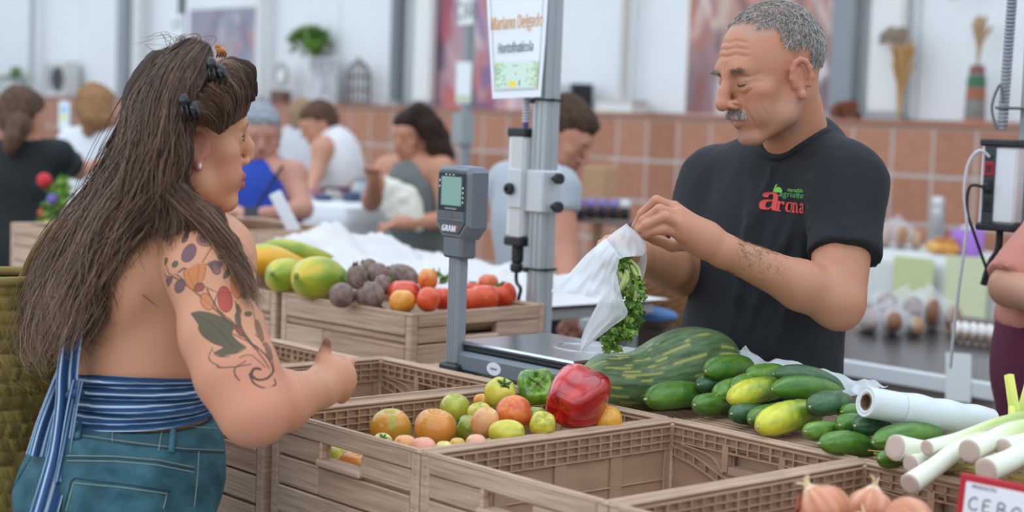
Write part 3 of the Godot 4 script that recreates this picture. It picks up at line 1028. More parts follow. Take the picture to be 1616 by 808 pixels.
	var pm := StandardMaterial3D.new()
	pm.albedo_texture = ImageTexture.create_from_image(im)
	pm.roughness = 0.6
	var k0 := strip.v.size()
	for e in [[0.085, 0.068], [0.915, 0.068], [0.915, 0.255], [0.085, 0.255]]:
		strip.p(on.call(e[0], e[1]) + Vector3(0, 0, 0.0006), null, Vector2((e[0] - 0.085) / 0.83, 1.0 - (e[1] - 0.068) / 0.187))
	strip.quad(k0, k0 + 1, k0 + 2, k0 + 3)
	part("printed_flowers", strip.solid(), pm, sign)
	# --- the post by the frame's edge, with its socket strip
	var s2 := at(1630, 300, 3.75)
	var post2 := thing("aluminium_post", "square aluminium post with a wide socket strip and ribbed hose", "post", Vector3(s2.x, 0, s2.z))
	block("shaft", Vector3(-0.028, 0.012, -0.028), Vector3(0.028, 2.6, 0.028), paint("9aa2a3", 0.45, 0.3), post2, 0.003)
	block("foot_plate", Vector3(-0.09, 0.0, -0.09), Vector3(0.09, 0.012, 0.09), alu, post2, 0.003)
	var b2 := at(1577, 292, 3.73)
	var strip2 := thing("socket_strip", "wide white socket strip with red and black sockets and plugged cables", "socket strip", b2)
	strip2.rotation.y = deg_to_rad(6)
	var hs := 0.086
	block("housing", Vector3(-0.026, -hs, -0.022), Vector3(0.050, hs, 0.022), paint("dfe1e3", 0.35), strip2, 0.006)
	block("socket_face", Vector3(-0.0262, -hs, 0.0225), Vector3(0.0, hs, 0.026), paint("34373a", 0.45), strip2, 0.001)
	block("socket_edge", Vector3(-0.034, -hs, -0.02), Vector3(-0.0265, hs, 0.024), paint("d9dadb", 0.4), strip2, 0.002)
	var names := ["red_socket", "black_socket", "black_socket"]
	for k in 3:
		var yy := 0.036 - k * 0.040
		block(names[k], Vector3(-0.0245, yy - 0.016, 0.025), Vector3(-0.002, yy + 0.016, 0.029), paint("a3222f" if k == 0 else "232527", 0.45), strip2, 0.002)
		block("socket_well", Vector3(-0.020, yy - 0.009, 0.0285), Vector3(-0.006, yy + 0.009, 0.0298), paint("5a1119" if k == 0 else "0e0f10", 0.6), strip2, 0.001)
	for s in [[hs, hs + 0.016], [-hs - 0.016, -hs]]:
		block("end_cap", Vector3(-0.040, s[0], -0.026), Vector3(0.054, s[1], 0.029), paint("202226", 0.5), strip2, 0.004)
	var cab := Shape.new()
	cab.tube(bent([Vector3(-0.012, 0.062, 0.03), Vector3(-0.03, 0.075, 0.045), Vector3(-0.052, 0.045, 0.05), Vector3(-0.058, -0.02, 0.05), Vector3(-0.05, -0.10, 0.045), Vector3(-0.064, -0.25, 0.04), Vector3(-0.078, -0.42, 0.03)], 8), 0.0036, 8)
	part("white_cable", cab.solid(), paint("c8c9cb", 0.5), strip2)
	var cab2 := Shape.new()
	cab2.bevel(Vector3(-0.012, -0.005, 0.036), Vector3(0.016, 0.02, 0.016), 0.004)
	cab2.tube(bent([Vector3(-0.014, -0.005, 0.044), Vector3(-0.045, -0.006, 0.05), Vector3(-0.05, -0.06, 0.046), Vector3(-0.03, -0.13, 0.03), Vector3(-0.008, -0.19, 0.02)], 8), 0.0036, 8)
	cab2.tube(bent([Vector3(0.008, -hs - 0.016, 0), Vector3(0.006, -hs - 0.06, 0), Vector3(-0.010, -hs - 0.09, 0.0), Vector3(-0.024, -hs - 0.14, 0.0)], 8), 0.008, 10)
	part("black_cable", cab2.solid(), paint("1d1e21", 0.5), strip2)
	var hose2 := Shape.new()
	var u0 := at(1583, 205, 3.74) - b2
	var u1 := at(1606, -60, 3.74) - b2
	for k in 44:
		var a := u0.lerp(u1, k / 44.0)
		hose2.tube(PackedVector3Array([a, u0.lerp(u1, (k + 0.62) / 44.0)]), 0.0115, 10)
	part("ribbed_hose", hose2.solid(false), paint("8c9299", 0.5), strip2)
	var clip2 := Shape.new()
	clip2.tube(bent([u0 + Vector3(-0.006, 0.0, 0.012), u0 + Vector3(-0.022, 0.05, 0.012), u0 + Vector3(-0.004, 0.10, 0.014), u0 + Vector3(0.006, 0.06, 0.014)], 6), 0.003, 8)
	clip2.bevel(u0.lerp(u1, 0.13) + Vector3(0.03, 0, 0.0), Vector3(0.09, 0.006, 0.03), 0.002)
	part("cable_tie", clip2.solid(false), paint("5c6468", 0.5), strip2)

# ---------------------------------------------------------------- fruit and vegetables
var speckle := FastNoiseLite.new()
func spindle(axis: Array, radii: Array, nu: int, nv: int, shape: Callable, colour: Callable) -> ArrayMesh:
	# a closed skin round a curved axis; shape(u, w) scales the radius, colour(u, w) paints it
	var s := Shape.new()
	var side := Vector3.ZERO
	var frames := []
	for j in nv + 1:
		var w := float(j) / nv
		var t := (rail(axis, minf(w + 0.02, 1.0)) - rail(axis, maxf(w - 0.02, 0.0))).normalized()
		if side == Vector3.ZERO: side = t.cross(Vector3.UP if absf(t.y) < 0.9 else Vector3.RIGHT).normalized()
		side = (side - t * side.dot(t)).normalized()
		frames.append([rail(axis, w), side, side.cross(t)])
	var m := radii.size() - 1
	for j in nv + 1:
		var w := float(j) / nv
		var f := w * m
		var i := mini(int(f), m - 1)
		var r: float = cubic_interpolate(radii[i], radii[i + 1], radii[maxi(i - 1, 0)], radii[mini(i + 2, m)], f - i)
		for k in nu:
			var u := float(k) / nu
			var q: Vector3 = frames[j][1] * cos(TAU * u) + frames[j][2] * sin(TAU * u)
			s.p(frames[j][0] + q * (maxf(r, 0.0001) * shape.call(u, w)), colour.call(u, w))
	for j in nv:
		for k in nu:
			var k2 := (k + 1) % nu
			s.quad(j * nu + k, (j + 1) * nu + k, (j + 1) * nu + k2, j * nu + k2)
	for e in 2:
		var base := e * nv * nu
		var c := s.p(frames[e * nv][0], s.c[base])
		for k in nu:
			var k2 := (k + 1) % nu
			if e: s.tri(c, base + k2, base + k)
			else: s.tri(c, base + k, base + k2)
	return s.solid()

func gloss(key: String, rough: float, coat := 0.0) -> StandardMaterial3D:
	var m := tinted(key, rough)
	if coat > 0.0:
		m.clearcoat_enabled = true
		m.clearcoat = coat
		m.clearcoat_roughness = 0.12
	return m

func facing(axis: Vector3) -> Basis:
	var y := axis.normalized()
	var x := y.cross(Vector3(0.3, 0.1, 1.0)).normalized()
	return Basis(x, y, x.cross(y))

func tomato(label: String, group: String, where: Vector3, r: float, flat: float, lobes: int, cols: Array, axis: Vector3, stem: bool, seed_: int) -> Node3D:
	var o := thing("tomato", label, "tomato", where, group)
	o.basis = facing(axis)
	var s := Shape.new()
	var depth := 0.05 if lobes == 0 else 0.07
	var ph := seed_ * 1.7
	var radius := func(u: float, w: float) -> Vector3:
		var f := sin(PI * w)
		var y := -cos(PI * w)
		var q := r * (pow(f, 0.86)) * (1.0 + depth * cos(TAU * u * maxi(lobes, 3) + ph) * f * smoothstep(-0.6, 0.8, y) + 0.03 * sin(TAU * u + ph))
		var dip := 0.28 * exp(-f * f * 14.0) * float(y > 0.0) + 0.07 * exp(-f * f * 30.0) * float(y < 0.0)
		return Vector3(cos(TAU * u) * q, (y * flat - signf(y) * dip) * r, -sin(TAU * u) * q)
	var hue := func(u: float, w: float) -> Color:
		var n := speckle.get_noise_3d(cos(TAU * u) * 60.0 + seed_ * 31.0, w * 90.0, sin(TAU * u) * 60.0)
		var n2 := speckle.get_noise_3d(cos(TAU * u) * 260.0, w * 40.0 + seed_ * 13.0, sin(TAU * u) * 260.0)
		var t := clampf(w * 0.9 + n * 0.75 + n2 * 0.18, 0.0, 1.0)
		return tone(cols[0], cols[1], smoothstep(0.15, 0.5, t)).lerp(cols[2], smoothstep(0.55, 0.98, t))
	s.sheet(28, 18, radius, true, hue)
	part("flesh", s.solid(), gloss("tomato", 0.2), o)
	if stem:
		var c := Shape.new()
		c.rod(Vector3(0, (flat - 0.30) * r, 0), Vector3(0.05 * r, (flat + 0.02) * r, 0.04 * r), r * 0.075, 6)
		for k in 5:
			var a := TAU * k / 5.0 + ph
			var d := Vector3(cos(a), 0, sin(a))
			c.tube(bent([Vector3(0, (flat - 0.20) * r, 0), d * r * 0.28 + Vector3(0, (flat - 0.06) * r, 0), d * r * 0.50 + Vector3(0, (flat + 0.06 - 0.12 * (k % 2)) * r, 0)], 4), [r * 0.07, r * 0.075, r * 0.08, r * 0.085, r * 0.08, r * 0.07, r * 0.05, r * 0.03, r * 0.01], 5)
		part("calyx", c.solid(), paint("4d6a2c", 0.7), o)
	else:
		var c := Shape.new()
		c.lathe([Vector2(0.0, -flat * r * 0.95), Vector2(r * 0.05, -flat * r * 0.955), Vector2(r * 0.07, -flat * r * 0.93)], 8)
		part("blossom_scar", c.solid(), paint("b99a52", 0.7), o)
	return o

func bell_pepper(label: String, where: Vector3, axis: Vector3, r: float, tall: float, cols: Array, squeeze: Vector3, rough: float, twist: float) -> Node3D:
	var o := thing("bell_pepper", label, "bell pepper", where)
	o.basis = facing(axis) * Basis(Vector3.UP, twist)
	var s := Shape.new()
	var radius := func(u: float, w: float) -> Vector3:
		var y := -cos(PI * w)
		var f := sin(PI * w)
		var lobe := 1.0 + 0.11 * cos(TAU * u * 4.0) * (0.45 + 0.55 * smoothstep(-0.9, 0.6, y)) + 0.04 * cos(TAU * u + 1.0)
		var q := r * pow(f, 0.62) * lobe * (0.84 + 0.18 * smoothstep(-1.0, 0.5, y))
		var d := 0.40 * exp(-f * f * 7.0) * float(y > 0.0) * (1.0 - 0.3 * cos(TAU * u * 4.0)) + 0.16 * exp(-f * f * 12.0) * float(y < 0.0)
		q += r * 0.015 * speckle.get_noise_3d(cos(TAU * u) * 80.0, w * 120.0, sin(TAU * u) * 80.0)
		return Vector3(cos(TAU * u) * q, (y * tall - signf(y) * d) * r, -sin(TAU * u) * q) * squeeze
	var hue := func(u: float, w: float) -> Color:
		var n := speckle.get_noise_3d(cos(TAU * u) * 70.0, w * 60.0, sin(TAU * u) * 70.0)
		var n2 := speckle.get_noise_3d(cos(TAU * u) * 240.0 + 50.0, w * 60.0, sin(TAU * u) * 240.0)
		return tone(cols[0], cols[1], 0.5 + n * 1.2 + n2 * 0.18)
	s.sheet(64, 40, radius, true, hue)
	part("flesh", s.solid(), gloss("pepper", rough, 0.6), o)
	var c := Shape.new()
	var top := (tall - 0.40) * r
	c.tube(bent([Vector3(0, top - 0.04 * r, 0), Vector3(0, top + 0.28 * r, 0.02 * r), Vector3(0.06 * r, top + 0.62 * r, 0.10 * r)], 5), [0.20 * r, 0.13 * r, 0.10 * r, 0.095 * r, 0.095 * r, 0.1 * r, 0.1 * r, 0.105 * r, 0.11 * r, 0.12 * r, 0.12 * r], 8)
	c.lathe([Vector2(0.0, top), Vector2(0.36 * r, top - 0.02 * r), Vector2(0.34 * r, top + 0.05 * r), Vector2(0.0, top + 0.07 * r)], 12)
	part("stem", c.solid(), paint("7d9440", 0.55), o)
	return o

func cucumber(where_a: Vector3, where_b: Vector3, r: float, kind: int, bow: float, label: String, seed_: int) -> Node3D:
	var mid := (where_a + where_b) / 2.0
	var o := thing("cucumber", label, "cucumber", mid, "short cucumbers heaped on the upturned crates")
	var a := where_a - mid
	var b := where_b - mid
	var d := (b - a).normalized()
	var side := d.cross(Vector3.UP).normalized()
	var axis := [a, a.lerp(b, 0.33) + (side * 0.3 + Vector3.UP) * bow, a.lerp(b, 0.66) + (side * 0.3 + Vector3.UP) * bow, b]
	var deep: Color = [lin("3f6a22"), lin("2f5230"), lin("648a2a"), lin("4c7a26")][kind]
	var pale: Color = [lin("6f9438"), lin("58784e"), lin("d8d03f"), lin("86a843")][kind]
	var lengthy := (b - a).length()
	var bump := func(u: float, w: float) -> float:
		return 1.0 + 0.022 * cos(TAU * u * 7.0 + seed_) * sin(PI * w) + 0.05 * speckle.get_noise_3d(u * 300.0 + seed_ * 9.0, w * lengthy * 3500.0, 5.0)
	var hue := func(u: float, w: float) -> Color:
		var stripe := maxf(0.0, cos(TAU * u * 8.0 + seed_ * 2.0)) * smoothstep(0.75, 0.1, w) * 0.75
		var n := speckle.get_noise_3d(cos(TAU * u) * 60.0 + seed_ * 17.0, w * 140.0, sin(TAU * u) * 60.0)
		var n2 := speckle.get_noise_3d(cos(TAU * u) * 500.0 + seed_ * 17.0, w * 900.0, sin(TAU * u) * 500.0)
		var t := stripe * 0.6 + n * 0.7 + n2 * 0.35 + 0.22
		if kind == 2: t += smoothstep(0.60, 0.05, w) * 0.8 - 0.1
		return tone(deep, pale, t)
	part("skin", spindle(axis, [r * 0.30, r * 0.84, r * 1.0, r * 1.03, r, r * 0.95, r * 0.78, r * 0.2], 20, 26, bump, hue), gloss("cucumber", 0.36), o)
	var tip := Shape.new()
	tip.tube(PackedVector3Array([a + d * 0.002, a - d * 0.001, a - d * (0.0015 + 0.005 * float(seed_ % 5 == 0))]), [r * 0.16, r * 0.11, r * 0.04], 7)
	part("blossom_end", tip.solid(), paint("b9b18a", 0.8), o)
	return o

func leek(pts: Array, r: float, label: String, seed_: int, green_from: float) -> Node3D:
	var o := thing("leek", label, "leek", pts[0], "trimmed leeks lying over the crate")
	var axis := []
	for q in pts: axis.append(q - pts[0])
	var white := lin("e6e6cf")
	var lime := lin("c3cf7c")
	var green := lin("7f9f45")
	var hue := func(u: float, w: float) -> Color:
		var n := speckle.get_noise_3d(u * 900.0 + seed_ * 40.0, w * 30.0, 1.0) * 0.5
		var t := (w - green_from) / 0.5 + n
		return tone(white, lime, t).lerp(green, clampf(t - 0.8, 0.0, 1.0))
	part("shaft", spindle(axis, [r * 1.05, r, r * 0.93, r * 0.95, r * 1.05, r * 1.1], 18, 26, func(u, w): return 1.0 + 0.02 * cos(TAU * u * 5.0), hue), gloss("leek", 0.42), o)
	var d: Vector3 = (axis[1] - axis[0]).normalized()
	var cut := Shape.new()
	var X := Transform3D(facing(-d), -d * 0.0005)
	cut.lathe([Vector2(r * 1.0, -0.001), Vector2(r * 1.02, 0.0), Vector2(r * 0.85, 0.0018), Vector2(r * 0.5, 0.0012), Vector2(0.0, 0.0018)], 16, X)
	part("root_cut", cut.solid(), paint("c4ad9d", 0.85), o)
	return o

func onion(where: Vector3, r: float, lean: Vector3, label: String, seed_: int, dried: bool) -> void:
	var o := thing("onion", label, "onion", where, "brown onions in the crate behind the price card")
	o.basis = facing(lean)
	var s := Shape.new()
	var hue := func(u: float, w: float) -> Color:
		var n := speckle.get_noise_3d(cos(TAU * u) * 330.0 + seed_ * 70.0, w * 30.0, sin(TAU * u) * 330.0)
		var c := tone(lin("b8683f"), lin("e0a482"), 0.5 + n * 0.9)
		return c.lerp(lin("ead3b6"), smoothstep(0.86, 0.99, w))
	s.sheet(32, 22, func(u, w):
		var y := -cos(PI * w)
		var f := pow(sin(PI * w), 0.85)
		var neck := smoothstep(0.86, 1.0, w)
		return Vector3(cos(TAU * u) * f * r, (y * 0.88 + neck * 0.22) * r, -sin(TAU * u) * f * r) * (1.0 + 0.012 * cos(TAU * u * 9.0 + seed_)), true, hue)
	part("bulb", s.solid(), gloss("onion", 0.33), o)
	var q := Shape.new()
	var rr := RandomNumberGenerator.new()
	rr.seed = seed_
	for k in 9:
		var a := rr.randf() * TAU
		var d := Vector3(cos(a), 0, sin(a))
		q.tube(bent([Vector3(0, r * 0.95, 0) + d * r * 0.08, Vector3(0, r * (1.18 + rr.randf() * 0.15), 0) + d * r * 0.10, Vector3(0, r * (1.25 + rr.randf() * 0.3), 0) + d * r * (0.12 + 0.35 * rr.randf())], 4), [r * 0.09, r * 0.08, r * 0.07, r * 0.06, r * 0.05, r * 0.045, r * 0.035, r * 0.02, r * 0.008], 5)
	part("dry_neck", q.solid(), paint("d8bf93", 0.85), o)
	if dried:
		var f := Shape.new()
		f.sheet(8, 6, func(u, w): return Vector3(cos(2.0 + u * 1.7), 0, sin(2.0 + u * 1.7)) * r * (0.55 + 0.43 * (1.0 - w)) + Vector3(0, r * (0.42 + 0.50 * w), 0) + Vector3(0, 0.002, 0))
		part("loose_skin", f.solid(), paint("a24e34", 0.5), o)

func papaya(a: Vector3, b: Vector3, r: float, label: String, ripe: float, seed_: int) -> void:
	var mid := (a + b) / 2.0
	var o := thing("papaya", label, "papaya", mid, "papayas beside the beets")
	var hue := func(u: float, w: float) -> Color:
		var n := speckle.get_noise_3d(cos(TAU * u) * 24.0 + seed_ * 20.0, w * 50.0, sin(TAU * u) * 24.0)
		var n2 := speckle.get_noise_3d(cos(TAU * u) * 60.0, w * 130.0 + seed_ * 9.0, sin(TAU * u) * 60.0)
		var t := ripe + n * 1.2 + n2 * 0.3
		return tone(lin("7b962c"), lin("c9bd3a"), t * 1.3).lerp(lin("e8a830"), smoothstep(0.55, 1.0, t))
	part("skin", spindle([a - mid, a.lerp(b, 0.33) - mid, a.lerp(b, 0.66) - mid, b - mid], [r * 0.16, r * 0.80, r * 1.0, r * 0.97, r * 0.76, r * 0.44, r * 0.10], 28, 30, func(u, w): return 1.0 + 0.025 * cos(TAU * u * 5.0) * (1.0 - w), hue), gloss("papaya", 0.36), o)
	var d := (a - b).normalized()
	var s := Shape.new()
	s.tube(PackedVector3Array([a - mid - d * 0.004, a - mid + d * 0.001, a - mid + d * 0.0025]), [r * 0.17, r * 0.15, r * 0.06], 10)
	part("stem_scar", s.solid(), paint("6d7a33", 0.8), o)

func beet(where: Vector3, r: Vector3, root: Vector3, label: String, seed_: int) -> void:
	var o := thing("beet", label, "beet", where, "beets between the papayas and red tomatoes")
	o.basis = facing(-root)
	var s := Shape.new()
	var hue := func(u: float, w: float) -> Color:
		var n := speckle.get_noise_3d(cos(TAU * u) * 130.0 + seed_ * 60.0, w * 260.0, sin(TAU * u) * 130.0)
		return tone(lin("5f4b46"), lin("988072"), 0.5 + n * 0.9)
	s.sheet(24, 18, func(u, w):
		var y := -cos(PI * w)
		var f := pow(sin(PI * w), 0.9)
		return Vector3(cos(TAU * u) * f * r.x, y * r.y - (0.18 * r.y * exp(-f * f * 16.0) if y > 0.0 else 0.0), -sin(TAU * u) * f * r.z) * (1.0 + 0.03 * speckle.get_noise_3d(u * 400.0, w * 300.0, seed_)), true, hue)
	part("bulb", s.solid(), tinted("beet", 0.75), o)
	var t := Shape.new()
	t.tube(bent([Vector3(0, -r.y * 0.93, 0), Vector3(0.1 * r.x, -r.y * 1.25, 0), Vector3(0.4 * r.x, -r.y * 1.6, 0.2 * r.z)], 4), [r.x * 0.2, r.x * 0.15, r.x * 0.11, r.x * 0.08, r.x * 0.06, r.x * 0.05, r.x * 0.04, r.x * 0.03, r.x * 0.015], 6)
	part("tap_root", t.solid(), paint("5c4640", 0.8), o)
	var q := Shape.new()
	var rr := RandomNumberGenerator.new()
	rr.seed = seed_
	for k in 7:
		var a := TAU * k / 7.0
		q.rod(Vector3(cos(a), 0, sin(a)) * r.x * 0.10 + Vector3(0, r.y * 0.78, 0), Vector3(cos(a), 0, sin(a)) * r.x * 0.26 + Vector3(0, r.y * (1.02 + 0.2 * rr.randf()), 0), r.x * 0.075, 6)
	part("cut_stalks", q.solid(), paint("6b4a35", 0.8), o)

func sprig(s: Shape, where: Vector3, up: Vector3, size: float, seed_: int, leaves: int) -> void:
	# a little tuft of three-lobed leaves
	var rr := RandomNumberGenerator.new()
	rr.seed = seed_
	for k in leaves:
		var d := (up + Vector3(rr.randf() - 0.5, rr.randf() - 0.5, rr.randf() - 0.5) * 1.5).normalized()
		var o := where + Vector3(rr.randf() - 0.5, rr.randf() - 0.5, rr.randf() - 0.5) * size * 1.2
		var side := d.cross(Vector3(rr.randf() - 0.5, rr.randf() - 0.5, rr.randf() - 0.5)).normalized()
		var n := side.cross(d)
		var c := tone(lin("2f5a1c"), lin("86ab3c"), rr.randf())
		var b := s.p(o, c)
		var rim := []
		for j in 7:
			var t := float(j) / 6.0
			var ang := lerpf(-1.5, 1.5, t)
			var l: float = size * [0.35, 0.72, 0.5, 1.0, 0.5, 0.72, 0.35][j]
			rim.append(s.p(o + (d * cos(ang) + side * sin(ang)) * l + n * size * 0.16 * cos(ang * 3.0), c))
		for j in 6:
			s.tri(b, rim[j + 1], rim[j])

func vegetables() -> void:
	speckle.seed = 5
	speckle.frequency = 0.02
	speckle.fractal_octaves = 3
	# --- tomatoes in the crate
	var G := lin("a3a23a"); var Y := lin("d5c54b"); var O := lin("dd8f3a"); var P := lin("e0a070"); var R := lin("cf5f30"); var V := lin("8e9a38")
	var cam_up := Vector3(0.1, 0.3, 0.2)
	var T := [
		[616, 675, 33, 2.86, 0.92, 0, [O, lin("cf8f35"), G], Vector3(0.1, 1, 0.1), false, "large orange-green tomato in the customer's corner of the tomato crate"],
		[686, 675, 33, 2.74, 0.92, 5, [O, lin("d98a3c"), lin("c98f3a")], Vector3(0.2, 1, 0.0), false, "large round orange tomato beside the other large one"],
		[718, 645, 24, 2.95, 1.0, 0, [Y, lin("b9b843"), G], Vector3(0.3, 1, 0.2), false, "yellow-green tomato against the crate's lattice side"],
		[790, 620, 26, 2.93, 0.86, 5, [Y, Y, lin("b4b54a")], Vector3(0.5, 0.75, 0.1), true, "yellow lobed tomato with green calyx in front of the scale"],
		[761, 634, 15, 3.0, 0.9, 0, [O, O, Y], Vector3(0, 1, 0), false, "small orange tomato below the yellow lobed one"],
		[757, 652, 20, 2.88, 0.85, 0, [lin("c9b44a"), Y, G], Vector3(0.1, 1, 0.2), false, "flat yellow tomato behind the striped green one"],
		[739, 677, 22, 2.80, 1.0, 4, [lin("a7973a"), V, lin("71852f")], Vector3(-0.5, 0.35, 0.6), true, "olive-green tomato showing its calyx in the crate's middle"],
		[765, 667, 22, 2.71, 1.2, 0, [lin("d98f45"), P, lin("d7a45c")], Vector3(0.35, 1, -0.1), false, "egg-shaped peach tomato in the middle of the heap"],
		[811, 652, 29, 2.76, 0.92, 5, [lin("e07a3a"), R, lin("d9863f")], Vector3(-0.1, -0.6, -0.9), false, "orange-red tomato with pale blossom star below the green pepper"],
		[800, 682, 20, 2.67, 1.5, 0, [lin("c6bd3c"), Y, lin("a9ac3c")], Vector3(0.75, 0.05, -0.5), false, "long yellow-green tomato lying by the crate's edge"],
		[845, 660, 19, 2.78, 1.0, 0, [Y, G, V], Vector3(0, 1, 0), false, "green-yellow tomato tucked between orange tomato and red pepper"],
		[856, 670, 21, 2.70, 1.0, 4, [O, Y, G], Vector3(0.5, 0.6, 0.2), false, "yellow-green tomato touching the red pepper's side"],
		[957, 662, 25, 2.80, 0.92, 0, [O, lin("e0a03a"), lin("e5b04a")], Vector3(0, 1, 0), false, "yellow-orange tomato under the red pepper's shoulder"],
		[604, 698, 16, 2.72, 0.85, 0, [Y, lin("cfcf7a"), G], Vector3(0.4, 0.6, 0.3), true, "small pale green tomato by the crate's front rim"],
		[639, 702, 19, 2.66, 0.85, 0, [O, lin("e3a060"), P], Vector3(0, 1, 0), false, "small orange tomato by the crate's front rim"],
		[668, 708, 21, 2.58, 0.9, 0, [P, lin("e09880"), lin("dd9a7c")], Vector3(0, 1, 0), false, "pinkish tomato by the crate's front corner"],
		[701, 708, 14, 2.58, 0.9, 0, [Y, lin("dfd29a"), Y], Vector3(0, 1, 0), false, "small cream-yellow tomato by the crate's front corner"],
		[722, 702, 13, 2.64, 0.9, 0, [O, lin("d9b04f"), O], Vector3(0, 1, 0), false, "small amber tomato behind the cream-yellow one"],
		[751, 700, 17, 2.60, 0.9, 0, [P, lin("e2a78a"), P], Vector3(0, 1, 0), false, "small pink tomato beside the long yellow-green one"],
	]
	var i := 0
	for t in T:
		tomato(t[9], "tomatoes in the front crate", at(t[0], t[1], t[3]), t[2] * t[3] / FOCAL, t[4], t[5], t[6], t[7], t[8], i)
		i += 1
	# the layer below, seen through the hand hole and between the others
	for q in [[0.06, 0.030, 0.225, 0.034], [-0.02, 0.005, 0.228, 0.033], [0.13, 0.0, 0.21, 0.034], [-0.12, 0.0, 0.2, 0.034], [0.0, -0.02, 0.12, 0.035], [-0.1, -0.03, 0.1, 0.036], [0.1, -0.03, 0.09, 0.035], [0.12, -0.03, -0.03, 0.036], [0.02, -0.03, 0.01, 0.035], [-0.1, -0.03, -0.02, 0.036], [0.11, -0.02, -0.15, 0.036], [0.0, -0.02, -0.13, 0.037], [-0.11, -0.02, -0.15, 0.037], [0.05, -0.02, -0.22, 0.034], [-0.08, -0.03, -0.235, 0.033]]:
		tomato("tomato in the lower layer of the front crate", "tomatoes in the lower layer of the front crate", Vector3(-2.139 + q[0], RIM - 0.075 + q[1], -1.826 + q[2]), q[3], 0.9, 0, [[P, O, Y], [Y, Y, G], [O, lin("d0783a"), O]][i % 3], Vector3(0.2, 1, 0.1), false, i)
		i += 1
	# --- the two peppers
	bell_pepper("green bell pepper showing its stem, on the heaped tomatoes", at(846, 612, 2.95), (EYE - at(846, 612, 2.95)).normalized() + Vector3(0.15, 0.55, -0.1), 0.036, 0.85, [lin("3f6d16"), lin("7fa52c")], Vector3(1, 1, 1), 0.22, 0.4)
	var rp := at(909, 628, 2.78)
	var up_px := (at(950, 585, 2.80) - at(870, 668, 2.76)).normalized()
	bell_pepper("large glossy red bell pepper lying on the tomato heap", rp, up_px + ray(909, 628).normalized() * 0.75 + Vector3(0, -0.2, 0), 0.051, 1.22, [lin("8e1018"), lin("cf2f22")], Vector3(1.0, 1.0, 1.0), 0.16, 1.1)
	# --- squash
	var q := [at(916, 596, 3.00), at(960, 602, 3.02), at(1010, 600, 3.06), at(1062, 586, 3.10), at(1115, 574, 3.14), at(1166, 576, 3.18)]
	var sq := thing("striped_squash", "long dark green squash with yellow flecks and a swollen end", "squash", q[2])
	var ax := []
	for p in q: ax.append(p - q[2])
	var hue := func(u: float, w: float) -> Color:
		var along := speckle.get_noise_3d(cos(TAU * u) * 380.0, w * 130.0, sin(TAU * u) * 380.0)
		var blot := speckle.get_noise_3d(cos(TAU * u) * 620.0 + 300.0, w * 150.0, sin(TAU * u) * 620.0)
		var fine := speckle.get_noise_3d(cos(TAU * u) * 900.0, w * 500.0, sin(TAU * u) * 900.0 + 90.0)
		var c := tone(lin("3d5833"), lin("748a5c"), 0.48 + along * 0.6 + fine * 0.6)
		c = c.lerp(lin("a3a95a"), smoothstep(0.10, 0.0, w) * 0.6)
		return c.lerp(lin("bdb752"), smoothstep(0.30, 0.38, blot) * 0.85)
	part("rind", spindle(ax, [0.016, 0.045, 0.051, 0.053, 0.060, 0.069, 0.074, 0.070, 0.052, 0.008], 96, 130, func(u, w): return 1.0 + 0.012 * cos(TAU * u * 10.0) * sin(PI * w), hue), gloss("squash", 0.42), sq)
	var stub := Shape.new()
	stub.tube(PackedVector3Array([ax[5] * 0.985, ax[5] * 1.03]), [0.012, 0.009], 8)
	part("stem_stub", stub.solid(), paint("8a8354", 0.8), sq)
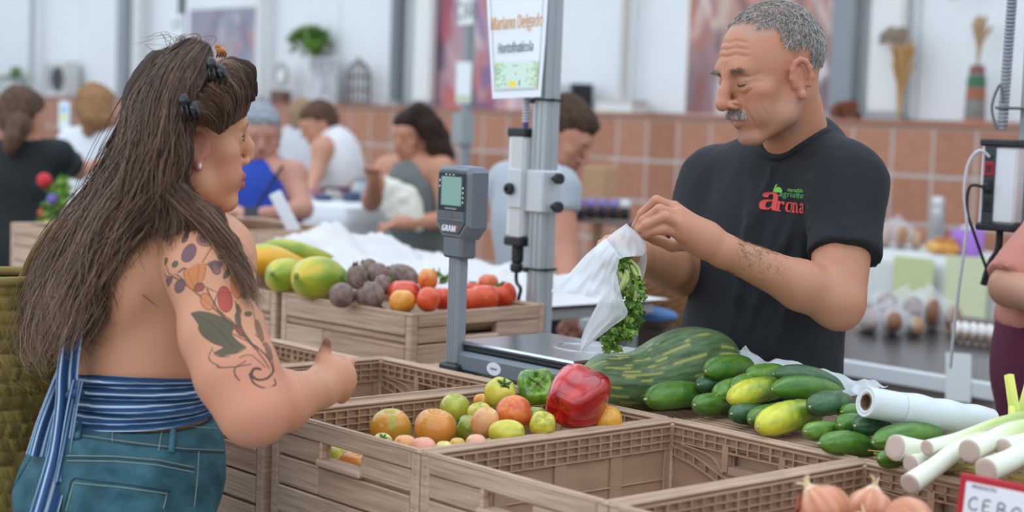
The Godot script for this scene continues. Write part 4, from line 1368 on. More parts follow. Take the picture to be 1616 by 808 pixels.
	# --- cucumbers: near end, far end (pixels and depth), thickness in pixels, kind, bow
	var C := [
		[1021, 630, 2.93, 1112, 622, 3.02, 22, 0, 0.003, "thick cucumber with a blunt end in front of the squash"],
		[1097, 639, 2.87, 1160, 637, 2.96, 18, 0, 0.0, "deep green cucumber beside the thick blunt one"],
		[1103, 607, 2.96, 1150, 606, 3.04, 16, 1, 0.0, "dark cucumber end peeping out beneath the topmost cucumber"],
		[1115, 586, 2.96, 1186, 580, 3.06, 20, 0, 0.004, "topmost cucumber of the heap next to the squash"],
		[1131, 624, 2.90, 1184, 606, 2.99, 19, 3, 0.0, "mid-green cucumber above the deep green one"],
		[1157, 609, 2.90, 1216, 600, 3.00, 16, 3, 0.0, "slim mid-green cucumber behind the yellow-tipped one"],
		[1152, 630, 2.83, 1234, 612, 2.93, 21, 2, 0.004, "cucumber with a bright yellow tip high in the heap"],
		[1182, 591, 2.93, 1236, 586, 3.02, 15, 3, 0.0, "small cucumber at the back against the white film"],
		[1222, 590, 2.88, 1332, 616, 2.92, 15, 1, 0.010, "long tapering dark cucumber along the back of the heap"],
		[1220, 614, 2.80, 1330, 626, 2.88, 19, 0, 0.008, "long curved cucumber below the tapering dark one"],
		[1156, 653, 2.80, 1212, 652, 2.89, 17, 1, 0.0, "dark bluish cucumber end at the foot of the heap"],
		[1184, 662, 2.76, 1240, 646, 2.85, 16, 0, 0.0, "green cucumber between the dark end and the yellowish one"],
		[1197, 674, 2.71, 1296, 650, 2.82, 25, 2, 0.005, "thickest cucumber, yellowish with pale stripes, by the crate rim"],
		[1279, 642, 2.72, 1340, 636, 2.81, 20, 1, 0.003, "dark cucumber with a dried blossom beside the bag roll"],
		[1272, 681, 2.64, 1330, 680, 2.73, 16, 3, 0.0, "short striped cucumber under the dark one"],
		[1295, 700, 2.58, 1388, 712, 2.65, 19, 0, 0.006, "smooth cucumber lying along the empty crate's rim"],
		[1326, 671, 2.66, 1372, 670, 2.74, 19, 0, 0.0, "cucumber showing a pale round tip below the roll"],
		[1350, 672, 2.62, 1420, 672, 2.71, 19, 1, 0.003, "blue-green cucumber below the roll's film"],
		[1379, 698, 2.56, 1488, 688, 2.66, 20, 0, 0.006, "long cucumber below the film beside the leeks"],
		[1388, 723, 2.50, 1440, 730, 2.57, 15, 0, 0.0, "small cucumber half under the leeks"],
		[1330, 650, 2.74, 1366, 652, 2.80, 14, 0, 0.0, "cucumber wedged behind the bag roll's core"],
	]
	i = 0
	for c in C:
		var r: float = c[6] * c[2] / FOCAL
		cucumber(at(c[0] - 1, c[1], c[2]), at(c[3], c[4], c[5]), r, c[7], c[8], c[9], i)
		i += 1
	# --- leeks
	leek([at(1413, 706, 2.47), at(1450, 712, 2.50), at(1500, 716, 2.55), at(1560, 716, 2.62)], 0.0185, "leek with the cleanest white end beside the cucumbers", 1, 0.75)
	leek([at(1463, 707, 2.44), at(1510, 694, 2.48), at(1570, 672, 2.53), at(1640, 655, 2.60)], 0.0115, "thin leek with a small cut end over the others", 2, 0.25)
	leek([at(1530, 712, 2.36), at(1560, 698, 2.40), at(1600, 682, 2.45), at(1660, 676, 2.52)], 0.0165, "leek with a brown cut end above the price card", 3, 0.35)
	leek([at(1437, 732, 2.45), at(1470, 726, 2.48), at(1510, 718, 2.53), at(1550, 712, 2.58)], 0.0135, "short leek end below the clean white one", 4, 0.7)
	leek([at(1436, 764, 2.36), at(1474, 738, 2.40), at(1510, 712, 2.45), at(1550, 694, 2.51)], 0.0150, "white leek sticking out furthest over the onion crate", 5, 0.6)
	leek([at(1584, 707, 2.38), at(1610, 698, 2.41), at(1650, 690, 2.46)], 0.0135, "leek with a pale round end behind the price card", 6, 0.3)
	leek([at(1556, 742, 2.30), at(1590, 728, 2.34), at(1625, 710, 2.38), at(1670, 700, 2.43)], 0.0165, "greenish leek just above the price card's red edge", 7, 0.45)
	leek([at(1500, 734, 2.52), at(1540, 722, 2.55), at(1590, 706, 2.6), at(1640, 690, 2.66)], 0.0150, "leek lying beneath the others on the straw", 8, 0.3)
	var fan := thing("leek", "leek with upright yellow-green leaves at the end of the pile", "leek", at(1640, 690, 2.55), "trimmed leeks lying over the crate")
	var fo := fan.position
	part("shaft", spindle([at(1600, 704, 2.52) - fo, Vector3.ZERO, at(1660, 680, 2.6) - fo], [0.014, 0.015, 0.016], 14, 8, func(_u, _w): return 1.0, func(_u, _w): return lin("cfd79a")), gloss("leek", 0.42), fan)
	for l in [[1604, 668, 1592, 590, 9, 2.58], [1612, 668, 1630, 596, 12, 2.6], [1598, 672, 1596, 640, 6, 2.55]]:
		var leaf := Shape.new()
		var lb := at(l[0], l[1], l[5]) - fo
		var lt := at(l[2], l[3], l[5] + 0.03) - fo
		var lw: float = l[4] * l[5] / FOCAL
		var across := (lt - lb).normalized().cross(ray(l[0], l[1])).normalized()
		var deepn := across.cross((lt - lb).normalized())
		for sgn in [1.0, -1.0]:
			leaf.sheet(6, 10, func(u, w): return lb.lerp(lt, w) + across * (u - 0.5) * 2.0 * lw * sgn * (1.0 - 0.15 * w) + deepn * (absf(u - 0.5) * lw * 1.4 + 0.0012 * sgn), false, func(u, w): return tone(lin("a9c05a"), lin("dfdb6a"), w + absf(u - 0.5) * 0.5))
		part("leaf", leaf.solid(), gloss("leek", 0.42), fan)
	var straw := Shape.new()
	var rr := RandomNumberGenerator.new()
	rr.seed = 21
	for k in 260:
		var o := Vector3(-1.34 + rr.randf_range(-0.17, 0.17), RIM + 0.004 + rr.randf() * 0.02, -2.2 + rr.randf_range(-0.08, 0.16) * 1.0)
		if o.z > -2.11: o.z = -2.112
		var d := Vector3(rr.randf_range(-1, 1), rr.randf_range(-0.15, 0.15), rr.randf_range(-0.5, 0.5)).normalized() * 0.03
		straw.tube(PackedVector3Array([o - d, o, o + d]), 0.0009, 4, false, [lin("b59a5c"), lin("c9b072"), lin("a8894e")])
	tag(part("straw", straw.solid(), tinted("straw", 0.9)), "loose dry straw under the leeks", "straw", "", "stuff")
	var straw2 := Shape.new()
	for k in 300:
		var o := Vector3(-3.0 + rr.randf_range(-0.17, 0.17), RIM - 0.075 + rr.randf() * 0.03, -1.86 + rr.randf_range(-0.22, 0.22))
		var d := Vector3(rr.randf_range(-1, 1), rr.randf_range(-0.3, 0.3), rr.randf_range(-1, 1)).normalized() * 0.035
		straw2.tube(PackedVector3Array([o - d, o, o + d]), 0.001, 4, false, [lin("b59a5c"), lin("c9b072"), lin("a8894e")])
	tag(part("straw", straw2.solid(), tinted("straw", 0.9)), "dry straw lining the empty crate behind the customer's hand", "straw", "", "stuff")
	# --- onions
	onion(at(1301, 806, 2.20), 0.036, Vector3(-0.65, 0.7, 0.1), "onion with peeling red-brown skin in the crate corner", 1, true)
	onion(at(1372, 804, 2.24), 0.031, Vector3(0.0, 1.0, -0.25), "onion with an upright frayed neck", 2, false)
	onion(at(1433, 828, 2.15), 0.036, Vector3(0.9, 0.25, 0.2), "smooth onion lying on its side by the price card", 3, false)
	onion(at(1350, 860, 2.10), 0.036, Vector3(0.4, 0.9, 0.2), "onion beneath the three upper ones", 4, false)
	for k in 6:
		onion(Vector3(-1.455 + 0.078 * (k % 4), RIM - 0.17 + 0.02 * (k % 2), -1.98 + 0.10 * (k / 3)), 0.038, Vector3(0.2 * k - 0.5, 1, 0.1), "onion in the lower layer of its crate", 5 + k, false)
	# --- on the rear crate: papayas, beets, red tomatoes
	papaya(at(377, 405, 4.12), at(490, 420, 4.28), 0.040, "yellow papaya lying behind the two green ones", 0.85, 1)
	papaya(at(410, 390, 4.40), at(526, 405, 4.52), 0.030, "green papaya furthest back", 0.05, 2)
	papaya(at(430, 432, 3.97), at(492, 446, 4.17), 0.046, "green-yellow papaya showing its stem end", 0.32, 3)
	papaya(at(468, 436, 3.86), at(556, 446, 4.04), 0.053, "large green papaya blotched with orange in front", 0.52, 4)
	beet(at(539, 466, 3.78), Vector3(0.029, 0.028, 0.029), Vector3(-0.5, 0.1, 0.7), "round beet at the crate's edge under the large papaya", 1)
	beet(at(584, 467, 3.80), Vector3(0.033, 0.032, 0.033), Vector3(0.3, -0.6, -0.5), "largest beet at the crate's edge", 2)
	beet(at(564, 437, 3.90), Vector3(0.025, 0.030, 0.025), Vector3(0.05, -1.0, -0.2), "beet with a sunken crown on the pile", 3)
	beet(at(596, 432, 3.92), Vector3(0.026, 0.026, 0.026), Vector3(0.5, -0.5, 0.6), "purple-brown beet on top of the pile", 4)
	beet(at(583, 421, 4.02), Vector3(0.02, 0.02, 0.02), Vector3(0.5, -0.5, -0.6), "small beet at the back of the pile", 5)
	beet(at(637, 436, 3.98), Vector3(0.028, 0.040, 0.024), Vector3(0.9, -0.3, -0.4), "long grey-brown beet behind the orange tomato", 6)
	beet(at(603, 450, 3.88), Vector3(0.024, 0.024, 0.024), Vector3(0.5, -0.5, -0.6), "dark beet between the largest beet and the red tomatoes", 7)
	var red := lin("c93a1e"); var red2 := lin("d9532c"); var gold := lin("dfa03a")
	var TB := [
		[635, 476, 21, 3.75, 0.92, [gold, lin("d98a35"), lin("e0b04a")], Vector3(0.1, 1, 0), false, "golden tomato at the rear crate's front corner"],
		[676, 473, 20, 3.74, 0.95, [red2, red2, lin("d96a3c")], Vector3(0.5, -0.3, -0.8), false, "red tomato showing its blossom scar beside the golden one"],
		[637, 463, 26, 3.86, 0.85, [red, red2, lin("cf5a4a")], Vector3(0, 1, 0), false, "wide red tomato behind the golden one"],
		[675, 441, 16, 3.86, 1.15, [red2, lin("e0803c"), lin("e0a050")], Vector3(0, 1, 0.1), false, "orange egg-shaped tomato perched on the reds"],
		[698, 471, 19, 3.82, 0.95, [red, red, red2], Vector3(0, 1, 0), false, "deep red tomato left half behind the scale's column"],
		[741, 473, 18, 3.86, 1.05, [red, red2, red2], Vector3(0, 1, 0), false, "red tomato emerging past the scale's column"],
		[763, 470, 24, 3.94, 0.92, [red2, red2, lin("d96038")], Vector3(0, 1, 0), false, "large smooth red tomato on the rear crate"],
		[795, 465, 21, 4.02, 0.95, [red, red2, red2], Vector3(-0.1, 1, 0.45), true, "red tomato with green calyx at the end of the rear crate"],
		[771, 446, 16, 4.10, 0.9, [red2, lin("d9734a"), lin("d9734a")], Vector3(0, 1, 0), false, "pale red tomato behind the large smooth one"],
		[746, 456, 13, 4.05, 0.9, [red2, red2, red2], Vector3(0, 1, 0), true, "small red tomato behind the scale's column"],
	]
	for t in TB:
		tomato(t[8], "red tomatoes on the rear crate", at(t[0], t[1], t[3]), t[2] * t[3] / FOCAL, t[4], 0 if t[7] else 5, t[5], t[6], t[7], i)
		i += 1
	var gr := Shape.new()
	for e in [[541, 446, 3.9], [614, 448, 3.88], [622, 428, 4.0], [693, 432, 3.98], [700, 442, 4.0], [606, 446, 3.9]]:
		sprig(gr, at(e[0], e[1], e[2]), Vector3(0, 0.6, 0.4), 0.014, int(e[0]), 12)
	var leafy := tinted("leaf", 0.55)
	leafy.cull_mode = BaseMaterial3D.CULL_DISABLED
	leafy.backlight_enabled = true
	leafy.backlight = Color(0.35, 0.4, 0.2)
	tag(part("beet_greens", gr.solid(), leafy), "scraps of green leaves among the beets and red tomatoes", "greens", "", "stuff")
	# straw and support inside the rear crate
	var pad := Shape.new()
	pad.bevel(Vector3(0, 0, 0), Vector3(0.43, 0.02, 0.375), 0.008)
	var liner := part("crate_liner", pad.solid(false), paint("8a6f55", 0.9), null, Vector3(-3.107, 1.128, -2.448))
	liner.rotation.y = deg_to_rad(3.0)
	tag(liner, "brown liner board under the papayas and beets", "liner")
	price_card()
	bag_roll()

func price_card() -> void:
	var a := at(1516, 745, 2.12)
	var o := thing("price_card", "white price card with red edge standing before the onions", "price card", a)
	o.basis = Basis(Vector3(0.965, -0.05, -0.26).normalized(), Vector3(-0.13, 0.99, 0.0), Vector3(0.26, 0, 0.965)).orthonormalized()
	block("red_frame", Vector3(0, -0.115, -0.004), Vector3(0.17, 0.0, 0.0), paint("b3202c", 0.4), o, 0.003)
	block("white_face", Vector3(0.009, -0.106, -0.001), Vector3(0.161, -0.010, 0.0012), paint("e3e0e2", 0.5), o, 0.0004)
	var ink := paint("3a3638", 0.6)
	words("PRODUCTO:", 0.006, ink, o, Transform3D(Basis(), Vector3(0.033, -0.0145, 0.0015)), "printed_word")
	# hand-written strokes: each letter a list of polylines on a 1 x 1.4 grid
	var L := {"C": [[[0.9, 1.15], [0.5, 1.35], [0.1, 0.9], [0.15, 0.3], [0.6, 0.05], [0.95, 0.3]]], "E": [[[0.8, 1.3], [0.15, 1.25], [0.1, 0.1], [0.8, 0.1]], [[0.12, 0.7], [0.65, 0.75]]], "B": [[[0.1, 0.0], [0.15, 1.3], [0.75, 1.15], [0.65, 0.75], [0.2, 0.7], [0.85, 0.5], [0.75, 0.1], [0.1, 0.05]]], "O": [[[0.5, 1.2], [0.1, 0.8], [0.2, 0.2], [0.7, 0.1], [0.95, 0.6], [0.8, 1.1], [0.45, 1.2]]], "L": [[[0.15, 1.3], [0.1, 0.1], [0.85, 0.05]]], "A": [[[0.0, 0.0], [0.45, 1.3], [0.9, 0.0]], [[0.2, 0.5], [0.75, 0.5]]], "1": [[[0.2, 0.9], [0.55, 1.4], [0.5, 0.0]]], "'": [[[0.3, 1.5], [0.2, 1.15]]], "7": [[[0.0, 1.3], [0.9, 1.35], [0.35, 0.0]], [[0.2, 0.7], [0.8, 0.75]]], "5": [[[0.9, 1.35], [0.2, 1.3], [0.2, 0.8], [0.8, 0.7], [0.8, 0.15], [0.15, 0.05]]]}
	var put := func(text: String, x: float, y: float, s: float, gap: float) -> void:
		var g := Shape.new()
		for ch in text:
			for line in L[ch]:
				var pts := []
				for q in line: pts.append(Vector3(x + q[0] * s, y + q[1] * s, 0.0016))
				g.tube(bent(pts, 4), 0.00085, 5)
			x += s * gap
		part("handwriting", g.solid(), ink, o)
	put.call("CEBOLLA", 0.015, -0.045, 0.0125, 1.45)
	put.call("1'75", 0.045, -0.092, 0.021, 1.3)
	block("stake", Vector3(0.07, -0.20, -0.008), Vector3(0.082, -0.02, -0.0045), paint("c8c4bf", 0.5), o, 0.001)

func bag_roll() -> void:
	var a := at(1366, 634, 2.60)
	var b := at(1545, 666, 2.70)
	var o := thing("plastic_bag_roll", "roll of thin white produce bags lying on the cucumbers", "bag roll", a)
	var d := (b - a).normalized()
	var L := (b - a).length()
	var X := Transform3D(facing(d), Vector3.ZERO)
	var film := StandardMaterial3D.new()
	film.albedo_color = Color("e3e7e6")
	film.roughness = 0.38
	film.backlight_enabled = true
	film.backlight = Color(0.6, 0.62, 0.62)
	var core := Shape.new()
	core.lathe([Vector2(0.0115, 0.02), Vector2(0.0115, 0.0), Vector2(0.0135, 0.0), Vector2(0.0135, 0.02)], 9, X)
	core.lathe([Vector2(0.0, 0.022), Vector2(0.0118, 0.021)], 9, X)
	part("cardboard_core", core.solid(false), paint("74583f", 0.9), o)
	var roll := Shape.new()
	roll.lathe([Vector2(0.0135, 0.001), Vector2(0.0165, -0.0005), Vector2(0.020, 0.0002), Vector2(0.0235, -0.0004), Vector2(0.0245, 0.003), Vector2(0.0245, L * 0.5), Vector2(0.0245, L), Vector2(0.014, L + 0.001)], 28, X)
	part("wound_film", roll.solid(false), film, o)
	var wrap := Shape.new()
	var bs: Basis = X.basis
	wrap.sheet(24, 20, func(u, w):
		var ang: float = -0.9 + u * 4.6
		var r := 0.0262 + 0.0012 * sin(w * 19.0 + u * 5.0)
		return bs * Vector3(cos(ang) * r, L * (0.26 + 0.8 * w + 0.04 * u), sin(ang) * r))
	part("outer_wrap", wrap.solid(), film, o)
	# the loose end trails back over the cucumbers
	var sheet := Shape.new()
	var back := [at(1176, 547, 3.16), at(1205, 566, 3.08), at(1260, 572, 3.04), at(1320, 590, 2.98), at(1366, 600, 2.92), at(1400, 606, 2.84)]
	var front := [at(1160, 566, 3.12), at(1190, 590, 3.03), at(1250, 606, 2.98), at(1310, 622, 2.93), at(1345, 622, 2.88), at(1380, 620, 2.80)]
	sheet.sheet(40, 10, func(u, w):
		var p := rail(back, u).lerp(rail(front, u), w)
		return p - a + Vector3(0, 0.004 * sin(u * 24.0 + w * 4.0) + 0.002 * sin(u * 51.0 - w * 9.0), 0.005 * sin(u * 23.0 + w * 11.0)))
	var loose := StandardMaterial3D.new()
	loose.albedo_color = Color("dfe3e4")
	loose.roughness = 0.35
	loose.cull_mode = BaseMaterial3D.CULL_DISABLED
	loose.backlight_enabled = true
	loose.backlight = Color(0.7, 0.72, 0.72)
	part("trailing_film", sheet.solid(), loose, o)

# ---------------------------------------------------------------- people
func skin_material() -> StandardMaterial3D:
	if not mats.has("skin"):
		var m := StandardMaterial3D.new()
		m.vertex_color_use_as_albedo = true
		m.roughness = 0.5
		m.metallic_specular = 0.42
		m.subsurf_scatter_enabled = true
		m.subsurf_scatter_strength = 0.12
		mats["skin"] = m
	return mats["skin"]

func look(px_yaw: float, pitch: float, roll := 0.0) -> Basis:
	# a head or body turned by px_yaw degrees from facing the camera (positive: to the picture's right), pitched down
	var level := Basis(Vector3.UP, deg_to_rad(48.4))
	return level * Basis(Vector3.UP, deg_to_rad(px_yaw)) * Basis(Vector3.RIGHT, deg_to_rad(pitch)) * Basis(Vector3.BACK, deg_to_rad(roll))

func head_into(F: Field, X: Transform3D, s: float, skin: Color, lips: Color, opt := {}) -> void:
	# x to the person's left, y up, z out of the face; eyes level with the origin
	F.frame = X
	F.color = skin
	var fem: float = opt.get("soft", 0.0)
	var back: float = opt.get("back", 0.097)
	F.egg(Vector3(0, 0.034, 0.077 - back) * s, Vector3(0.075, 0.088, back) * s, 0.02)
	F.egg(Vector3(0, 0.012, 0.030) * s, Vector3(0.062, 0.076, 0.060) * s, 0.03)
	F.egg(Vector3(0, -0.052, 0.030) * s, Vector3(0.054 - 0.003 * fem, 0.060, 0.055) * s, 0.03)
	for x in [-1.0, 1.0]:
		F.limb(Vector3(x * 0.058, -0.045, -0.008) * s, Vector3(x * 0.050, -0.078, 0.015) * s, 0.016 * s, 0.016 * s, 0.03)
		F.limb(Vector3(x * 0.050, -0.078, 0.015) * s, Vector3(x * 0.016, -0.106, 0.062) * s, 0.016 * s, 0.015 * s, 0.02)
		F.egg(Vector3(x * 0.043, -0.024, 0.056) * s, Vector3(0.022, 0.018, 0.020) * s, 0.02)
		F.egg(Vector3(x * 0.034, -0.060, 0.058) * s, Vector3(0.022, 0.026, 0.020) * s, 0.02)
	F.egg(Vector3(0, -0.106, 0.068) * s, Vector3(0.020, 0.016, 0.018) * s, 0.018)
	F.limb(Vector3(-0.032, 0.020, 0.080) * s, Vector3(0.032, 0.020, 0.080) * s, 0.011 * s, 0.011 * s, 0.022)
	for x in [-1.0, 1.0]:
		F.egg(Vector3(x * 0.031, 0.002, 0.100) * s, Vector3(0.019, 0.012, 0.016) * s, 0.014, Basis(), true)
		F.color = opt.get("lid", skin)
		F.egg(Vector3(x * 0.031, -0.001, 0.0735) * s, Vector3(0.0155, 0.0125, 0.0150) * s, 0.006)
		F.color = skin
		if opt.get("bags", 0.0) > 0.0:
			F.egg(Vector3(x * 0.032, -0.017, 0.079) * s, Vector3(0.015, 0.006, 0.008) * s, 0.008)
			F.limb(Vector3(x * 0.026, -0.024, 0.095) * s, Vector3(x * 0.046, -0.018, 0.082) * s, 0.002 * s, 0.002 * s, 0.006, true)
	if fem > 0.5: F.egg(Vector3(0, 0.040, 0.036) * s, Vector3(0.056, 0.042, 0.056) * s, 0.02)
	# nose
	var big: float = opt.get("nose", 1.0)
	F.limb(Vector3(0, 0.014, 0.085) * s, Vector3(0, -0.014, 0.099 + 0.004 * big) * s, 0.0085 * s, 0.0095 * s, 0.014)
	F.limb(Vector3(0, -0.014, 0.099 + 0.004 * big) * s, Vector3(0, -0.035 + 0.004 * fem, 0.106 + 0.006 * big - 0.005 * fem) * s, 0.009 * s, 0.0115 * s * big, 0.010)
	for x in [-1.0, 1.0]:
		F.egg(Vector3(x * 0.0135 * big, -0.040, 0.097) * s, Vector3(0.0085, 0.008, 0.011) * s * big, 0.007)
		F.limb(Vector3(x * 0.006, -0.048, 0.104) * s, Vector3(x * 0.006, -0.042, 0.104) * s, 0.0028 * s, 0.002 * s, 0.004, true)
	# mouth
	F.egg(Vector3(0, -0.068, 0.070) * s, Vector3(0.030, 0.022, 0.022) * s, 0.018)
	F.color = lips
	var full: float = opt.get("lips", 1.0)
	F.chain([Vector3(-0.022, -0.0705, 0.079) * s, Vector3(-0.008, -0.0645, 0.0915) * s, Vector3(0, -0.0665, 0.0925) * s, Vector3(0.008, -0.0645, 0.0915) * s, Vector3(0.022, -0.0705, 0.079) * s], [0.0022 * s, 0.0052 * s * full, 0.005 * s * full, 0.0052 * s * full, 0.0022 * s], 0.005)
	F.chain([Vector3(-0.020, -0.0725, 0.079) * s, Vector3(0, -0.0780, 0.0905) * s, Vector3(0.020, -0.0725, 0.079) * s], [0.0022 * s, 0.0066 * s * full, 0.0022 * s], 0.005)
	F.color = skin
	F.limb(Vector3(-0.021, -0.0715, 0.088) * s, Vector3(0, -0.0715, 0.0985) * s, 0.0012 * s, 0.0014 * s, 0.003, true)
	F.limb(Vector3(0.021, -0.0715, 0.088) * s, Vector3(0, -0.0715, 0.0985) * s, 0.0012 * s, 0.0014 * s, 0.003, true)
	# ears
	F.color = opt.get("ear", skin)
	if opt.get("ears", true):
		for x in [-1.0, 1.0]:
			var c := Vector3(x * 0.0745, -0.018, opt.get("ear_z", -0.010))
			F.egg((c + Vector3(x * -0.002, 0, 0)) * s, Vector3(0.011, 0.031, 0.018) * s, 0.008, Basis(Vector3.UP, x * 0.42))
			var helix := []
			for k in 9:
				var a := lerpf(-0.7, 3.7, k / 8.0)
				helix.append((c + Vector3(x * (0.007 + 0.006 * cos(a - 0.6)), 0.030 * sin(a) + 0.004, -0.018 * cos(a) * -1.0 * -1.0)) * s)
			var rr := []
			for k in 9: rr.append(0.0048 * s)
			F.chain(helix, rr, 0.005)
			F.egg((c + Vector3(x * 0.007, -0.030, 0.004)) * s, Vector3(0.006, 0.009, 0.008) * s, 0.006)
			F.egg((c + Vector3(x * 0.015, -0.001, 0.003)) * s, Vector3(0.008, 0.014, 0.009) * s, 0.006, Basis(), true)
	F.frame = Transform3D()

func tuft(s: Shape, pts: PackedVector3Array, wide: float, c: Color, c2: Color) -> void:
	# one lock of hair: a thin three-sided strand
	var m := pts.size()
	var t0 := (pts[1] - pts[0]).normalized()
	var side := t0.cross(Vector3(0.31, 0.9, 0.27)).normalized()
	var k := s.v.size()
	for i in m:
		var t := (pts[mini(i + 1, m - 1)] - pts[maxi(i - 1, 0)]).normalized()
		side = (side - t * side.dot(t)).normalized()
		var up := side.cross(t)
		var w := float(i) / (m - 1)
		var r := wide * (1.0 - 0.75 * w * w)
		var col := c.lerp(c2, w)
		s.p(pts[i] + side * r, col)
		s.p(pts[i] + (up * 0.87 - side * 0.5) * r, col)
		s.p(pts[i] + (-up * 0.87 - side * 0.5) * r, col)
	for i in m - 1:
		var a := k + i * 3
		for j in 3:
			var j2 := (j + 1) % 3
			s.quad(a + j, a + 3 + j, a + 3 + j2, a + j2)

func cropped_hair(parent: Node3D, F: Field, X: Transform3D, s: float, keep: Callable, cols: Array, count: int, length: float, lift: float, comb: Vector3, seed_: int, wide := 0.0009, called := "hair") -> void:
	# short hair: strands lying over the skull where keep(direction) allows
	var rr := RandomNumberGenerator.new()
	rr.seed = seed_
	var S := Shape.new()
	var inv := X.basis.inverse()
	var made := 0
	var use := F.every()
	for n in count * 4:
		if made >= count: break
		var d := Vector3(rr.randfn(), rr.randfn(), rr.randfn()).normalized()
		var dens: float = keep.call(d)
		if rr.randf() > dens: continue
		made += 1
		var p := X * (Vector3(0, 0.034, -0.020) * s + d * Vector3(0.080, 0.093, 0.102) * s)
		var n0: Vector3 = (X.basis * (d / Vector3(0.075, 0.088, 0.097))).normalized()
		for k in 4: p -= n0 * F.value(p, use) * 0.95
		var flow: Vector3 = X.basis * (comb + Vector3(rr.randfn(), rr.randfn(), rr.randfn()) * 0.35)
		flow = (flow - n0 * flow.dot(n0)).normalized()
		var l := length * (0.6 + 0.7 * rr.randf())
		var pts := PackedVector3Array([p - n0 * 0.001, p + (flow * 0.45 + n0 * lift) * l, p + (flow * 0.95 + n0 * lift * 1.1) * l])
		var c: Color = cols[rr.randi() % cols.size()]
		tuft(S, pts, wide, c, c)
	part(called, S.solid(), tinted("hair", 0.5, 0.4), parent)

func finger(F: Field, pts: Array, r: float) -> void:
	var n := pts.size()
	for i in n - 1:
		F.limb(pts[i], pts[i + 1], r * (1.0 - 0.10 * i), r * (1.0 - 0.10 * (i + 1)), 0.004)

